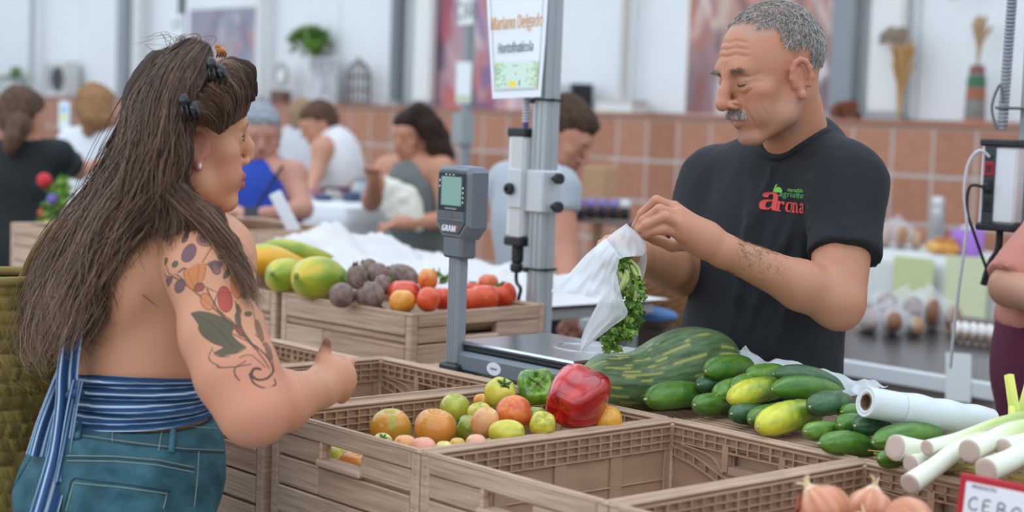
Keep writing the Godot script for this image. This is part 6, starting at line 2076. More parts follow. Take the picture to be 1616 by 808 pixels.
func customer() -> void:
	var foot := at(222, 470, 2.68)
	var base := Vector3(foot.x, 0, foot.z)
	var o := thing("person", "customer with long wavy brown hair, tattooed arm, striped tie top and teal jeans", "person", base)
	var skin := lin("c98f6d")
	var rosy := lin("cc8268")
	var hs := 0.955
	var hx := Transform3D(look(110, 0, 0), at(294, 214, 2.62))
	# --- head
	var H := Field.new()
	head_into(H, hx, hs, skin, lin("b5524e"), {"soft": 1.0, "back": 0.088, "nose": 0.72, "lips": 1.15, "ear": lin("c27f69"), "ear_z": 0.004})
	H.limb(hx * Vector3(0, -0.05, -0.03), at(240, 352, 2.62), 0.048, 0.056, 0.03)
	var inv := hx.affine_inverse()
	var cheeks := func(p: Vector3, c: Color) -> Color:
		var q: Vector3 = inv * p / hs
		var d := Vector3(absf(q.x) - 0.045, q.y + 0.035, q.z - 0.05).length()
		return c.lerp(lin("c97f6b"), 0.35 * smoothstep(0.05, 0.01, d))
	# --- trunk and arms
	var C := at(222, 470, 2.68)
	var Rsh := at(332, 405, 2.53)
	var Lsh := at(150, 398, 2.80)
	var B := Field.new()
	B.color = skin
	B.egg(C + Vector3(0.0, 0.02, -0.01), Vector3(0.150, 0.18, 0.100), 0.03)
	B.egg(C + Vector3(0.0, -0.16, 0.0), Vector3(0.128, 0.14, 0.098), 0.07)
	B.egg(C + Vector3(0.0, -0.27, 0.005), Vector3(0.150, 0.12, 0.115), 0.06)
	B.limb(Rsh, Lsh, 0.054, 0.054, 0.06)
	B.limb(at(240, 352, 2.62), Rsh, 0.050, 0.052, 0.05)
	B.limb(at(240, 352, 2.62), Lsh, 0.050, 0.052, 0.05)
	for x in [-0.07, 0.078]: B.egg(C + Vector3(x, 0.05, 0.068), Vector3(0.05, 0.07, 0.030), 0.04)
	B.limb(C + Vector3(0.0, 0.10, 0.112), C + Vector3(0.0, -0.2, 0.115), 0.010, 0.012, 0.03, true)
	var J := []
	for a in arm_axis: J.append(at(a[0], a[1], a[2]))
	B.limb(Rsh, J[1], 0.058, 0.058, 0.03)
	B.limb(J[1], J[2], 0.0575, 0.0605, 0.03)
	B.limb(J[2], J[3], 0.0605, 0.0595, 0.02)
	B.limb(J[3], J[4], 0.0595, 0.049, 0.02)
	var wr := at(506, 612, 2.585)
	B.limb(J[4], J[4].lerp(wr, 0.4), 0.047, 0.0435, 0.025)
	B.limb(J[4].lerp(wr, 0.4), wr, 0.0435, 0.0285, 0.02)
	B.limb(Lsh, at(165, 590, 2.98), 0.052, 0.042, 0.03)
	B.limb(at(165, 590, 2.98), at(250, 585, 3.10), 0.042, 0.03, 0.02)
	var axis3 := J
	var total := 0.0
	var px_len := []
	for i in 4:
		px_len.append(Vector2(arm_axis[i + 1][0] - arm_axis[i][0], arm_axis[i + 1][1] - arm_axis[i][1]).length())
		total += px_len[i]
	var unroll := func(p: Vector3) -> Vector2:
		var best := 1e9
		var out := Vector2.ZERO
		var run := 0.0
		for i in 4:
			var a: Vector3 = axis3[i]
			var d: Vector3 = axis3[i + 1] - a
			var h := (p - a).dot(d) / d.length_squared()
			var hc := clampf(h, 0.0, 1.0)
			var w := p - a - d * hc
			if w.length() < best:
				best = w.length()
				var t := d.normalized()
				var e0 := (EYE - a)
				e0 = (e0 - t * e0.dot(t)).normalized()
				var e1 := e0.cross(t)
				if e1.dot(lens_basis.x) < 0.0: e1 = -e1
				var ang := atan2(w.dot(e1), w.dot(e0))
				var v: float = 0.04 + 0.92 * (run + px_len[i] * hc) / total
				if i == 0 and h < -0.25: v = 0.01
				if i == 3 and h > 1.05: v = 0.99
				out = Vector2(clampf(0.5 + 0.46 * ang / (PI / 2), 0.002, 0.998), v)
				if best > 0.085: out.x = 0.002
			run += px_len[i]
		return out
	var mottle := FastNoiseLite.new()
	mottle.frequency = 14.0
	var blush := func(p: Vector3, c: Color) -> Color:
		var near := smoothstep(0.16, 0.04, p.distance_to(J[4]))
		return c.lerp(rosy, clampf(0.10 + mottle.get_noise_3d(p.x, p.y, p.z) * 0.25 + near * 0.35, 0.0, 0.6))
	# --- hand with the thumb up
	var N := Field.new()
	N.color = skin
	N.limb(J[4].lerp(wr, 0.75), wr, 0.0340, 0.0285, 0.02)
	var palm := at(528, 598, 2.62)
	N.limb(wr, palm, 0.0275, 0.027, 0.02)
	N.limb(palm, at(540, 580, 2.65), 0.026, 0.0165, 0.02)
	N.limb(palm, at(543, 596, 2.655), 0.026, 0.0165, 0.02)
	N.limb(palm, at(541, 612, 2.65), 0.026, 0.0155, 0.02)
	N.egg(at(520, 590, 2.60), Vector3(0.024, 0.026, 0.022), 0.02)
	finger(N, [at(514, 588, 2.61), at(509, 570, 2.60), at(513, 553, 2.605), at(517, 541, 2.61)], 0.0115)
	finger(N, [at(541, 580, 2.65), at(551, 572, 2.69), at(549, 582, 2.72), at(536, 590, 2.715)], 0.0102)
	finger(N, [at(544, 594, 2.655), at(553, 592, 2.695), at(548, 602, 2.72), at(534, 604, 2.71)], 0.0104)
	finger(N, [at(543, 608, 2.655), at(551, 609, 2.69), at(545, 618, 2.71), at(532, 616, 2.70)], 0.0100)
	finger(N, [at(539, 620, 2.645), at(545, 624, 2.675), at(539, 630, 2.69), at(528, 626, 2.68)], 0.0090)
	N.color = lin("3b2428")
	N.egg(at(515.5, 542, 2.601), Vector3(0.0068, 0.0095, 0.0068), 0.002)
	var m := StandardMaterial3D.new()
	m.vertex_color_use_as_albedo = true
	m.albedo_texture = tattoo()
	m.texture_repeat = false
	m.roughness = 0.5
	m.metallic_specular = 0.42
	m.subsurf_scatter_enabled = true
	m.subsurf_scatter_strength = 0.10
	shaped("body", [[H, 0.0032, cheeks], [B, 0.0060, blush, unroll], [N, 0.0032, blush]], m, o, base)
	var eye := Shape.new()
	for x in [-1.0, 1.0]:
		eye.ball(hx * (Vector3(x * 0.031, -0.001, 0.0775) * hs) - base, Vector3(0.0115, 0.0115, 0.0115) * hs, 14, 10)
	part("eyeballs", eye.solid(), paint("e8e2dc", 0.25), o)
	var lash := Shape.new()
	for x in [-1.0, 1.0]:
		for e in [[0.0045, 0.0012], [-0.0060, 0.0006]]:
			var q := PackedVector3Array()
			for k in 7:
				var a := lerpf(-1.0, 1.0, k / 6.0)
				q.append(hx * (Vector3(x * 0.031 + a * 0.0125, e[0] * (1.0 - a * a), 0.0905 - 0.006 * a * a - x * a * 0.003) * hs) - base)
			lash.tube(q, e[1], 5, false)
		lash.ball(hx * (Vector3(x * 0.031, -0.001, 0.0865) * hs) - base, Vector3(0.005, 0.005, 0.004) * hs, 10, 6)
		var q2 := PackedVector3Array()
		for k in 6:
			var a := k / 5.0
			q2.append(hx * (Vector3(x * (0.014 + 0.034 * a), 0.019 + 0.006 * sin(a * 2.4), 0.0965 - 0.014 * a * a) * hs) - base)
		lash.tube(q2, [0.0016, 0.0019, 0.0019, 0.0017, 0.0014, 0.0008], 5, false)
	part("lashes_and_brows", lash.solid(), paint("4a342b", 0.8), o)
	var pearl := Shape.new()
	pearl.ball(at(315, 262, 2.535) - base, Vector3(0.0028, 0.0045, 0.0028), 10, 8)
	part("earring", pearl.solid(), paint("f0e8da", 0.2), o)
	var clips := [[341, 108, 2.49, "171719"], [298, 166, 2.44, "131315"], [347, 77, 2.60, "b56a18"]]
	for c in clips:
		var s := Shape.new()
		var p := at(c[0], c[1], c[2]) - base
		var big := 0.016 if c[3] != "b56a18" else 0.008
		for k in 2:
			s.ball(p + lens_basis * Vector3((k - 0.5) * big * 0.9, (0.5 - k) * big * 0.7, 0.0), Vector3(big * 0.55, big * 0.72, big * 0.5), 12, 8)
		for k in 4:
			s.tube(bent([p + lens_basis * Vector3((k - 1.5) * big * 0.4, 0.0, 0.004), p + lens_basis * Vector3((k - 1.5) * big * 0.5 + 0.004, -big * 0.9, 0.006), p + lens_basis * Vector3((k - 1.5) * big * 0.5, -big * 1.5, -0.006)], 4), 0.0018, 6)
		part("hair_clip", s.solid(), paint(c[3], 0.12), o)
	long_hair(o, base, hx, hs)
	# --- jeans
	var D := Field.new()
	D.color = lin("33596a")
	var hip := at(205, 790, 2.64)
	D.egg(Vector3(C.x, at(240, 690, 2.68).y, C.z) + Vector3(0.0, 0.0, 0.004), Vector3(0.148, 0.11, 0.116), 0.03)
	D.egg(hip + Vector3(0.0, 0.03, 0.01), Vector3(0.172, 0.13, 0.138), 0.08)
	for x in [-0.088, 0.088]:
		D.egg(hip + Vector3(x, -0.015, 0.062), Vector3(0.088, 0.10, 0.085), 0.04)
		D.limb(hip + Vector3(x, -0.06, 0.0), Vector3(hip.x + x, 0.52, hip.z), 0.088, 0.06, 0.03)
		D.limb(Vector3(hip.x + x, 0.52, hip.z), Vector3(hip.x + x, 0.09, hip.z + 0.01), 0.062, 0.05, 0.03)
	var wb := at(240, 652, 2.68).y
	D.cuts = [Plane(Vector3(0.05, 1, 0.06).normalized(), Vector3(C.x, wb, C.z))]
	D.rough = FastNoiseLite.new()
	D.rough.frequency = 11.0
	D.rough_by = 0.004
	D.rough_scale = Vector3(1.0, 1.4, 1.0)
	var wash := FastNoiseLite.new()
	wash.frequency = 16.0
	var fade := func(p: Vector3, c: Color) -> Color: return tone(lin("224a52"), lin("477680"), 0.42 + wash.get_noise_3d(p.x, p.y * 1.6, p.z) * 0.9)
	var denim := StandardMaterial3D.new()
	denim.vertex_color_use_as_albedo = true
	denim.roughness = 0.9
	denim.albedo_texture = noise_tex("denim", 77, 0.22, Color("b9c2c6"), Color("ffffff"), FastNoiseLite.TYPE_VALUE, 3)
	denim.uv1_triplanar = true
	denim.uv1_scale = Vector3(5, 5, 5)
	shaped("jeans", [[D, 0.009, fade]], denim, o, base)
	var thread := paint("9aa08a", 0.8)
	var dark := paint("27454f", 0.9)
	var on := func(px: float, py: float, lift: float) -> Vector3: return D.onto(at(px, py, 2.25), ray(px, py).normalized(), lift) - base
	var seam := func(pts: Array, r: float, mm: Material, called: String, lift := 0.0008) -> void:
		var q := PackedVector3Array()
		for i in pts.size() - 1:
			for k in 8:
				var t := k / 8.0
				var p: Vector3 = on.call(lerpf(pts[i][0], pts[i + 1][0], t), lerpf(pts[i][1], pts[i + 1][1], t), lift)
				if absf(D.value(p + base, D.every())) < 0.01: q.append(p)
		if q.size() < 3: return
		var s := Shape.new()
		s.tube(q, r, 5)
		part(called, s.solid(), mm, o)
	seam.call([[128, 690], [200, 700], [290, 711], [362, 714]], 0.0016, dark, "seam", 0.0)
	seam.call([[130, 687], [200, 697], [290, 708], [362, 711]], 0.0006, thread, "stitching")
	seam.call([[130, 660], [200, 665], [290, 672], [362, 678]], 0.0006, thread, "stitching")
	seam.call([[178, 662], [177, 702]], 0.0006, thread, "stitching")
	seam.call([[257, 672], [249, 716]], 0.0006, thread, "stitching")
	seam.call([[105, 722], [180, 723], [250, 729], [314, 742]], 0.0014, dark, "seam", 0.0)
	seam.call([[105, 727], [180, 728], [250, 734], [314, 747]], 0.0006, thread, "stitching")
	seam.call([[105, 719], [180, 720], [250, 726], [314, 739]], 0.0006, thread, "stitching")
	seam.call([[314, 712], [311, 760], [306, 806]], 0.0006, thread, "stitching")
	seam.call([[100, 806], [112, 760], [118, 754], [190, 763], [270, 774], [262, 806]], 0.0012, dark, "pocket_edge", 0.0008)
	seam.call([[104, 806], [116, 762], [190, 769], [264, 779], [257, 806]], 0.0006, thread, "stitching")
	seam.call([[50, 720], [20, 770], [10, 800]], 0.0010, dark, "seam", 0.0)
	for l in [[274, 668, 270, 714], [128, 660, 122, 690]]:
		var q := PackedVector3Array()
		for k in 9: q.append(on.call(lerpf(l[0], l[2], k / 8.0), lerpf(l[1], l[3], k / 8.0), 0.003))
		var s := Shape.new()
		s.tube(q, 0.0046, 6)
		part("belt_loop", s.solid(), paint("3a6370", 0.9), o)
	for x in [-0.088, 0.088]:
		var sh := Shape.new()
		sh.ball(Vector3(hip.x + x, 0.045, hip.z - 0.06) - base, Vector3(0.045, 0.045, 0.12))
		part("shoe", sh.solid(), paint("d8d5cf", 0.7), o)
	# --- striped tie top: the band round the back, the knot and the hanging tails
	var cloth := tinted("stripes", 0.85)
	cloth.cull_mode = BaseMaterial3D.CULL_DISABLED
	var stripe := func(t: float) -> Color:
		var f := fposmod(t, 1.0)
		if f < 0.16: return lin("b9c6d2")
		if f < 0.30: return lin("2c557c")
		if f < 0.58: return lin("1c3557")
		if f < 0.66: return lin("8fa9c0")
		return lin("25466f")
	var band := Shape.new()
	var every := PackedInt32Array([0, 1, 2])
	band.sheet(72, 84, func(u, w):
		var a: float = TAU * u
		var dir := Vector3(cos(a), 0, sin(a))
		var y0: float = C.y - 0.158 + 0.010 * cos(a)
		var hgt: float = 0.030 + 0.026 * (0.5 + 0.5 * sin(a + 0.5))
		var p: Vector3 = Vector3(C.x, y0 + (w - 0.5) * hgt * 1.5, C.z) + dir * 0.26
		for t in 18: p -= dir * (B.value(p, every) - 0.004) * 0.95
		return p + dir * (0.0045 + 0.0045 * sin(w * 23.0 + 1.6 * sin(a * 2.0 + w * 5.0))) - base, true, func(u, w): return stripe.call(w * 4.5 + 0.10 * sin(TAU * u * 2.0)))
	part("tie_top_band", band.solid(), cloth, o)
	var tail := func(pts: Array, wide: float, called: String, shift: float) -> void:
		var s := Shape.new()
		var q := []
		for p in pts: q.append(at(p[0], p[1], p[2]) - base)
		var out := (lens_basis * Vector3(0, 0, 1)).normalized()
		for sgn in [0.0, 1.0]:
			s.sheet(14, 30, func(u, w):
				var c := rail(q, w)
				var t := (rail(q, minf(w + 0.02, 1.0)) - rail(q, maxf(w - 0.02, 0.0))).normalized()
				var side := out.cross(t).normalized() * -1.0
				return c + side * (u - 0.5) * wide * (0.75 + 0.35 * w) + out * (0.006 * sin(u * 9.0 + w * 3.0) - 0.003 * sgn), false, func(u, w): return stripe.call(u * 2.6 + shift))
		part(called, s.solid(), cloth, o)
	tail.call([[121, 488, 2.575], [112, 540, 2.565], [106, 590, 2.565], [104, 640, 2.555], [95, 710, 2.53], [80, 770, 2.50], [60, 840, 2.48]], 0.040, "hanging_tie", 0.0)
	tail.call([[112, 560, 2.58], [92, 610, 2.58], [70, 670, 2.57], [56, 720, 2.55]], 0.030, "hanging_tie", 0.4)
	tail.call([[122, 600, 2.55], [112, 650, 2.545], [100, 720, 2.52], [92, 760, 2.505]], 0.022, "hanging_tie", 0.1)
	var knot := Shape.new()
	knot.ball(at(118, 622, 2.56) - base, Vector3(0.017, 0.010, 0.014), 16, 10, Basis(Vector3.BACK, 0.5))
	part("tie_knot", knot.solid(), paint("2a4a72", 0.85), o)

func long_hair(o: Node3D, base: Vector3, hx: Transform3D, hs: float) -> void:
	var G := [
		[[300, 72, 2.62], [242, 95, 2.60], [215, 150, 2.61], [194, 220, 2.66], [152, 300, 2.74], [98, 380, 2.76], [62, 450, 2.76], [52, 520, 2.75], [70, 562, 2.74]],
		[[300, 68, 2.60], [250, 96, 2.56], [222, 158, 2.55], [205, 230, 2.56], [170, 310, 2.59], [120, 390, 2.62], [85, 470, 2.63], [70, 540, 2.63], [85, 575, 2.63]],
		[[305, 68, 2.57], [262, 100, 2.52], [238, 162, 2.50], [222, 240, 2.50], [190, 320, 2.53], [150, 400, 2.56], [115, 480, 2.58], [95, 555, 2.59]],
		[[310, 68, 2.56], [272, 104, 2.50], [252, 168, 2.48], [238, 245, 2.48], [210, 325, 2.51], [175, 400, 2.54], [140, 470, 2.57], [120, 530, 2.58], [105, 555, 2.58]],
		[[318, 70, 2.55], [285, 106, 2.49], [268, 168, 2.465], [256, 245, 2.465], [232, 320, 2.49], [200, 385, 2.53], [170, 440, 2.555], [152, 490, 2.565]],
		[[325, 73, 2.55], [300, 112, 2.485], [285, 172, 2.46], [274, 242, 2.46], [254, 300, 2.48], [226, 350, 2.515], [200, 400, 2.54]],
		[[330, 78, 2.55], [308, 122, 2.485], [282, 182, 2.465], [264, 245, 2.465], [268, 292, 2.468], [300, 336, 2.472], [328, 382, 2.465], [352, 416, 2.455]],
		[[335, 88, 2.55], [314, 136, 2.485], [274, 190, 2.475], [252, 250, 2.475], [270, 304, 2.465], [330, 352, 2.455], [366, 410, 2.445], [398, 468, 2.435]],
		[[290, 170, 2.46], [264, 200, 2.475], [255, 240, 2.485], [276, 290, 2.47], [335, 338, 2.455], [364, 384, 2.45], [392, 434, 2.44], [412, 484, 2.43]],
	]
	var FG := [
		[[392, 172, 2.645], [396, 146, 2.635], [384, 110, 2.615], [362, 95, 2.595], [342, 106, 2.55]],
		[[385, 184, 2.60], [390, 152, 2.585], [378, 118, 2.56], [357, 105, 2.545], [341, 110, 2.525]],
		[[366, 196, 2.555], [370, 164, 2.54], [360, 134, 2.52], [346, 116, 2.505]],
		[[346, 212, 2.525], [342, 190, 2.505], [326, 174, 2.48], [303, 167, 2.455]],
		[[324, 198, 2.505], [318, 190, 2.49], [312, 182, 2.475], [302, 171, 2.455]],
	]
	var ways := func(src: Array) -> Array:
		var out := []
		for g in src:
			var q := []
			for p in g: q.append(at(p[0], p[1], p[2]) - base)
			out.append(q)
		return out
	var W: Array = ways.call(G)
	var FW: Array = ways.call(FG)
	# the mass underneath
	var M := Field.new()
	M.color = lin("3a2921")
	M.frame = Transform3D(hx.basis, hx.origin - base)
	M.egg(Vector3(0, 0.044, -0.020) * hs, Vector3(0.079, 0.088, 0.086) * hs, 0.02)
	M.frame = Transform3D()
	for i in W.size():
		var n: int = W[i].size()
		for k in range(1, n - 1):
			if k > n - 3: continue
			var r0 := (0.020 if k < 4 else 0.015) if i < 6 else 0.008
			M.limb(W[i][k], W[i][k + 1], r0, r0 * 0.75 if k > 3 else r0, 0.02)
	for i in 3: M.chain([FW[i][1], FW[i][2], FW[i][3]], [0.010, 0.013, 0.012], 0.02)
	# sink the mass a little, away from the camera, so that the strands lie over it
	var sink := (lens_basis * Vector3(0, 0, -1)) * 0.026
	for i in range(1, M.a.size()): M.a[i] += sink
	shaped("hair_mass", [[M, 0.009]], tinted("hairmass", 0.75, 0.3), o, Vector3.ZERO)
	var rr := RandomNumberGenerator.new()
	rr.seed = 31
	var S := Shape.new()
	var roots := [lin("3f2c23"), lin("4f392e"), lin("32231c"), lin("5f4638")]
	var ends := [lin("6b4e3c"), lin("8c6b52"), lin("533c30"), lin("ab876a"), lin("755845")]
	var strand := func(ways_: Array, u: float, steps: int, spread: float, wave: float, wide: float, t1: float, pale: float) -> void:
		var n := ways_.size()
		var f := u * (n - 1)
		var i := mini(int(f), n - 2)
		var mix := f - i
		var off := Vector3(rr.randfn(), rr.randfn(), rr.randfn()) * spread * (1.0 - 0.5 * smoothstep(0.65, 0.85, u))
		var lock := int(u * 46.0) + 50 * int(rr.randf() * 1.6)
		var ph := fposmod(sin(lock * 12.9898) * 43758.5, TAU) + rr.randfn() * 0.25
		var ph2 := fposmod(sin(lock * 78.233) * 24634.6, TAU) + rr.randfn() * 0.25
		var fr := 1.7 + fposmod(sin(lock * 39.42) * 9621.3, 1.5)
		var pts := PackedVector3Array()
		for k in steps + 1:
			var t := t1 * k / steps
			var p := rail(ways_[i], t).lerp(rail(ways_[i + 1], t), mix)
			var grow := 0.25 + 0.75 * smoothstep(0.0, 0.6, t)
			p += off * grow + (1.0 - 0.75 * smoothstep(0.55, 0.8, u)) * Vector3(sin(t * TAU * fr + ph), 0.35 * cos(t * TAU * fr + ph2), cos(t * TAU * fr * 0.8 + ph2)) * wave * t
			pts.append(p)
		var c: Color = roots[rr.randi() % 4]
		var c2: Color = ends[rr.randi() % 5].lerp(lin("b99c80"), pale)
		tuft(S, pts, wide, c.lerp(c2, rr.randf() * 0.6), c2)
	for k in 4600: strand.call(W, rr.randf(), 19, 0.0088, 0.026, rr.randf_range(0.0005, 0.0011), rr.randf_range(0.80, 1.0), 0.0)
	for k in 1100: strand.call(FW, rr.randf(), 10, 0.0034, 0.003, rr.randf_range(0.0005, 0.0009), 1.0, 0.0)
	for k in 260: strand.call(W, rr.randf() * 0.45, 20, 0.016, 0.032, 0.0007, 1.0, 0.35)
	for k in 60: strand.call(W, rr.randf(), 20, 0.014, 0.02, 0.0006, 1.0, 0.3)
	for k in 26:
		# fly-aways over the crown
		var a := at(255 + rr.randf() * 90, 78 + rr.randf() * 14, 2.58) - base
		tuft(S, bent([a, a + lens_basis * Vector3(rr.randf_range(-0.03, 0.02), 0.016 + rr.randf() * 0.014, 0), a + lens_basis * Vector3(rr.randf_range(-0.06, 0.03), 0.006 + rr.randf() * 0.016, 0)], 5), 0.0005, roots[1], ends[1])
	for w in [[[292, 352], [300, 400], [283, 440]], [[220, 340], [232, 400], [216, 450], [250, 486]], [[178, 410], [172, 450], [180, 470], [186, 490]], [[152, 420], [158, 460], [176, 486]], [[284, 330], [262, 380], [250, 410]]]:
		for k in 3:
			var q := []
			for p in w: q.append(at(p[0] + rr.randf_range(-2, 2), p[1], 2.535 - 0.02 * float(p[0] > 250)) - base)
			tuft(S, bent(q, 6), 0.0007, roots[0], roots[3])
	part("hair_strands", S.solid(), tinted("hair", 0.5, 0.4), o)

func basket_bag() -> void:
	var c := at(2, 620, 2.86)
	var o := thing("woven_basket_bag", "tall olive-brown woven straw bag hanging behind the customer's hip", "bag", c)
	var s := Shape.new()
	var rows := 17
	var n := 96
	var hgt := 0.40
	var form := func(u: float, w: float, lift: float) -> Vector3:
		var a := TAU * u
		var r := 0.112 + 0.016 * sin(PI * w) + lift
		return Vector3(cos(a) * r * 0.8, (w - 0.5) * hgt, sin(a) * r)
	s.sheet(240, rows * 8, func(u, w):
		var v: float = w * rows
		var f := fposmod(v, 1.0)
		var slant := (f if int(v) % 2 == 0 else 1.0 - f)
		var q := fposmod(u * n + slant * 0.9, 1.0)
		return form.call(u, w, 0.0052 * pow(sin(PI * f), 0.5) * (0.35 + 0.65 * sin(PI * q))), true, func(u, w):
		var v: float = w * rows
		var f := fposmod(v, 1.0)
		var slant := (f if int(v) % 2 == 0 else 1.0 - f)
		var k := int(u * n + slant * 0.9)
		return tone(lin("5b4a1f"), lin("8d7635"), fposmod(sin(k * 12.9898 + int(v) * 78.233) * 43758.5, 1.0)))
	part("woven_body", s.solid(), tinted("straw_weave", 0.8), o)
	var r := Shape.new()
	var loop := PackedVector3Array()
	for k in 41: loop.append(form.call(k / 40.0, 1.0, 0.0))
	r.tube(loop, 0.009, 8, false)
	part("rim", r.solid(), paint("7d6a33", 0.85), o)
	var b := Shape.new()
	b.lathe([Vector2(0.0, -hgt / 2 + 0.004), Vector2(0.09, -hgt / 2 + 0.002), Vector2(0.1, -hgt / 2 + 0.02)], 24, Transform3D(Basis.from_scale(Vector3(0.8, 1, 1)), Vector3.ZERO))
	part("base", b.solid(), paint("6b5a2b", 0.85), o)
	for h in [[[-14, 470], [14, 462], [34, 440], [50, 405], [80, 360]], [[20, 480], [30, 462], [44, 440], [60, 400], [84, 362]]]:
		var q := []
		for p in h: q.append(at(p[0], p[1], 2.84) - c)
		var st := Shape.new()
		st.tube(bent(q, 6), 0.0065, 8)
		part("strap", st.solid(), paint("6e5726", 0.8), o)

# ---- people further off, softer in focus
func bystander(label: String, d: Dictionary) -> void:
	var h: Array = d.head
	var depth: float = h[2]
	var skin: Color = d.get("skin", lin("c08a70"))
	var hx := Transform3D(look(h[3], h[4]), at(h[0], h[1], depth))
	var hs: float = h[5]
	var hip: Vector3 = at(d.hip[0], d.hip[1], d.hip[2])
	var base := Vector3(hip.x, 0, hip.z)
	var o := thing("person", label, "person", base)
	var J := {}
	for k in ["neck", "ls", "le", "lw", "rs", "re", "rw", "chest"]:
		if d.has(k): J[k] = at(d[k][0], d[k][1], d[k][2])
	var H := Field.new()
	head_into(H, hx, hs, skin, lin("b0685c"), {"soft": d.get("soft", 1.0)})
	H.color = skin
	H.limb(hx * Vector3(0, -0.05, -0.025), J.neck, 0.05, 0.055, 0.03)
	var B := Field.new()
	B.color = skin
	var wide: float = d.get("wide", 0.15)
	var side: Vector3 = (J.ls - J.rs).normalized()
	side.y = 0.0
	side = side.normalized()
	var turn := Basis(side, Vector3.UP, side.cross(Vector3.UP))
	B.egg(J.chest, Vector3(wide, 0.18, 0.105), 0.04, turn)
	B.egg(hip + Vector3(0, 0.10, 0), Vector3(wide * 0.95, 0.18, 0.11), 0.08, turn)
	B.limb(J.ls, J.rs, 0.05, 0.05, 0.05)
	B.limb(J.neck, J.ls, 0.045, 0.05, 0.05)
	B.limb(J.neck, J.rs, 0.045, 0.05, 0.05)
	for s in ["l", "r"]:
		B.limb(J[s + "s"], J[s + "e"], 0.05, 0.042, 0.03)
		B.limb(J[s + "e"], J[s + "w"], 0.042, 0.028, 0.02)
		var out: Vector3 = (J[s + "w"] - J[s + "e"]).normalized()
		var palm: Vector3 = J[s + "w"] + out * 0.05
		B.limb(J[s + "w"], palm, 0.028, 0.026, 0.02)
		var across := out.cross(Vector3.UP).normalized()
		for f in 4:
			var k0 := palm + out * 0.025 + across * (f - 1.5) * 0.019
			finger(B, [k0, k0 + out * 0.03 + Vector3(0, -0.008, 0), k0 + out * (0.045 + 0.006 * (f % 2)) + Vector3(0, -0.03, 0)], 0.0095)
		finger(B, [palm + across * 0.025, palm + across * 0.045 + out * 0.03, palm + across * 0.04 + out * 0.055], 0.0105)
	var cell: float = d.get("cell", 0.013)
	shaped("body", [[H, cell * 0.55], [B, cell]], skin_material(), o, base)
	# top
	var T := Field.new()
	T.color = d.top
	T.egg(J.chest, Vector3(wide + 0.016, 0.185, 0.122), 0.04, turn)
	T.egg(hip + Vector3(0, 0.10, 0), Vector3(wide + 0.014, 0.20, 0.128), 0.08, turn)
	if d.get("sleeves", 0.0) > 0.0:
		T.limb(J.ls, J.rs, 0.06, 0.06, 0.06)
		T.limb(J.neck + Vector3(0, -0.03, 0), J.ls, 0.055, 0.057, 0.05)
		T.limb(J.neck + Vector3(0, -0.03, 0), J.rs, 0.055, 0.057, 0.05)
		for s in ["l", "r"]:
			T.sleeve(J[s + "s"], J[s + "s"].lerp(J[s + "e"], d.sleeves), 0.060, 0.062, 0.03)
	else:
		for s in ["ls", "rs"]:
			var st: Vector3 = J[s].lerp(J.neck, 0.42)
			T.limb(st + Vector3(0, 0.045, 0), J.chest.lerp(st, 0.45) + turn.z * -0.09, 0.016, 0.03, 0.02)
			T.limb(st + Vector3(0, 0.045, 0), J.chest.lerp(st, 0.45) + turn.z * 0.09, 0.016, 0.03, 0.02)
	T.rough = FastNoiseLite.new()
	T.rough.frequency = 8.0
	T.rough_by = 0.006
	var lo: float = d.get("hem", hip.y - 0.02)
	T.cuts = [Plane(Vector3(0, -1, 0), -lo)]
	shaped(d.get("top_name", "shirt"), [[T, cell]], tinted("cloth", 0.85), o, base)
	var L := Field.new()
	L.color = d.bottom
	L.egg(hip, Vector3(wide + 0.012, 0.14, 0.125), 0.04, turn)
	L.egg(hip + Vector3(0, 0.09, 0), Vector3(wide + 0.010, 0.18, 0.124), 0.04, turn)
	if d.get("skirt", false):
		L.sleeve(hip, Vector3(hip.x, 0.35, hip.z), wide, wide + 0.06, 0.05)
	for x in [-0.08, 0.08]:
		L.limb(hip + side * x, Vector3(hip.x, 0.08, hip.z) + side * x, 0.08, 0.05, 0.03)
	L.cuts = [Plane(Vector3(0, 1, 0), lo + 0.05)]
	shaped("skirt" if d.get("skirt", false) else "trousers", [[L, 0.03]], tinted("cloth", 0.85), o, base)
	# hair
	var K := Field.new()
	K.color = d.hair
	K.frame = hx
	K.egg(Vector3(0, 0.044, -0.028) * hs, Vector3(0.084, 0.092, 0.098) * hs, 0.02)
	if d.get("nape", true): K.egg(Vector3(0, -0.01, -0.062) * hs, Vector3(0.070, 0.075, 0.058) * hs, 0.03)
	K.egg(Vector3(0, 0.072, 0.020) * hs, Vector3(0.070, 0.045, 0.070) * hs, 0.02)
	K.frame = Transform3D()
	for c in d.get("locks", []):
		for i in c.size() - 1:
			K.limb(at(c[i][0], c[i][1], c[i][2]), at(c[i + 1][0], c[i + 1][1], c[i + 1][2]), c[i][3], c[i + 1][3], 0.03)
	K.rough = FastNoiseLite.new()
	K.rough.frequency = 24.0
	K.rough_by = 0.007
	var streak := FastNoiseLite.new()
	streak.frequency = 60.0
	var tone2: Color = d.get("hair2", d.hair * 1.5)
	var hair: Color = d.hair
	shaped("hair", [[K, cell * 0.7, func(p, _c): return tone(hair, tone2, 0.5 + streak.get_noise_3d(p.x * 3.0, p.y * 0.4, p.z * 3.0) * 1.2)]], tinted("hairmass", 0.75, 0.3), o, base)
	for x in [-0.08, 0.08]:
		var s := Shape.new()
		s.ball(Vector3(0, 0.04, 0) + side * x + turn.z * -0.05, Vector3(0.05, 0.04, 0.11), 12, 8, turn)
		part("shoe", s.solid(), paint("4a4a4c", 0.7), o)

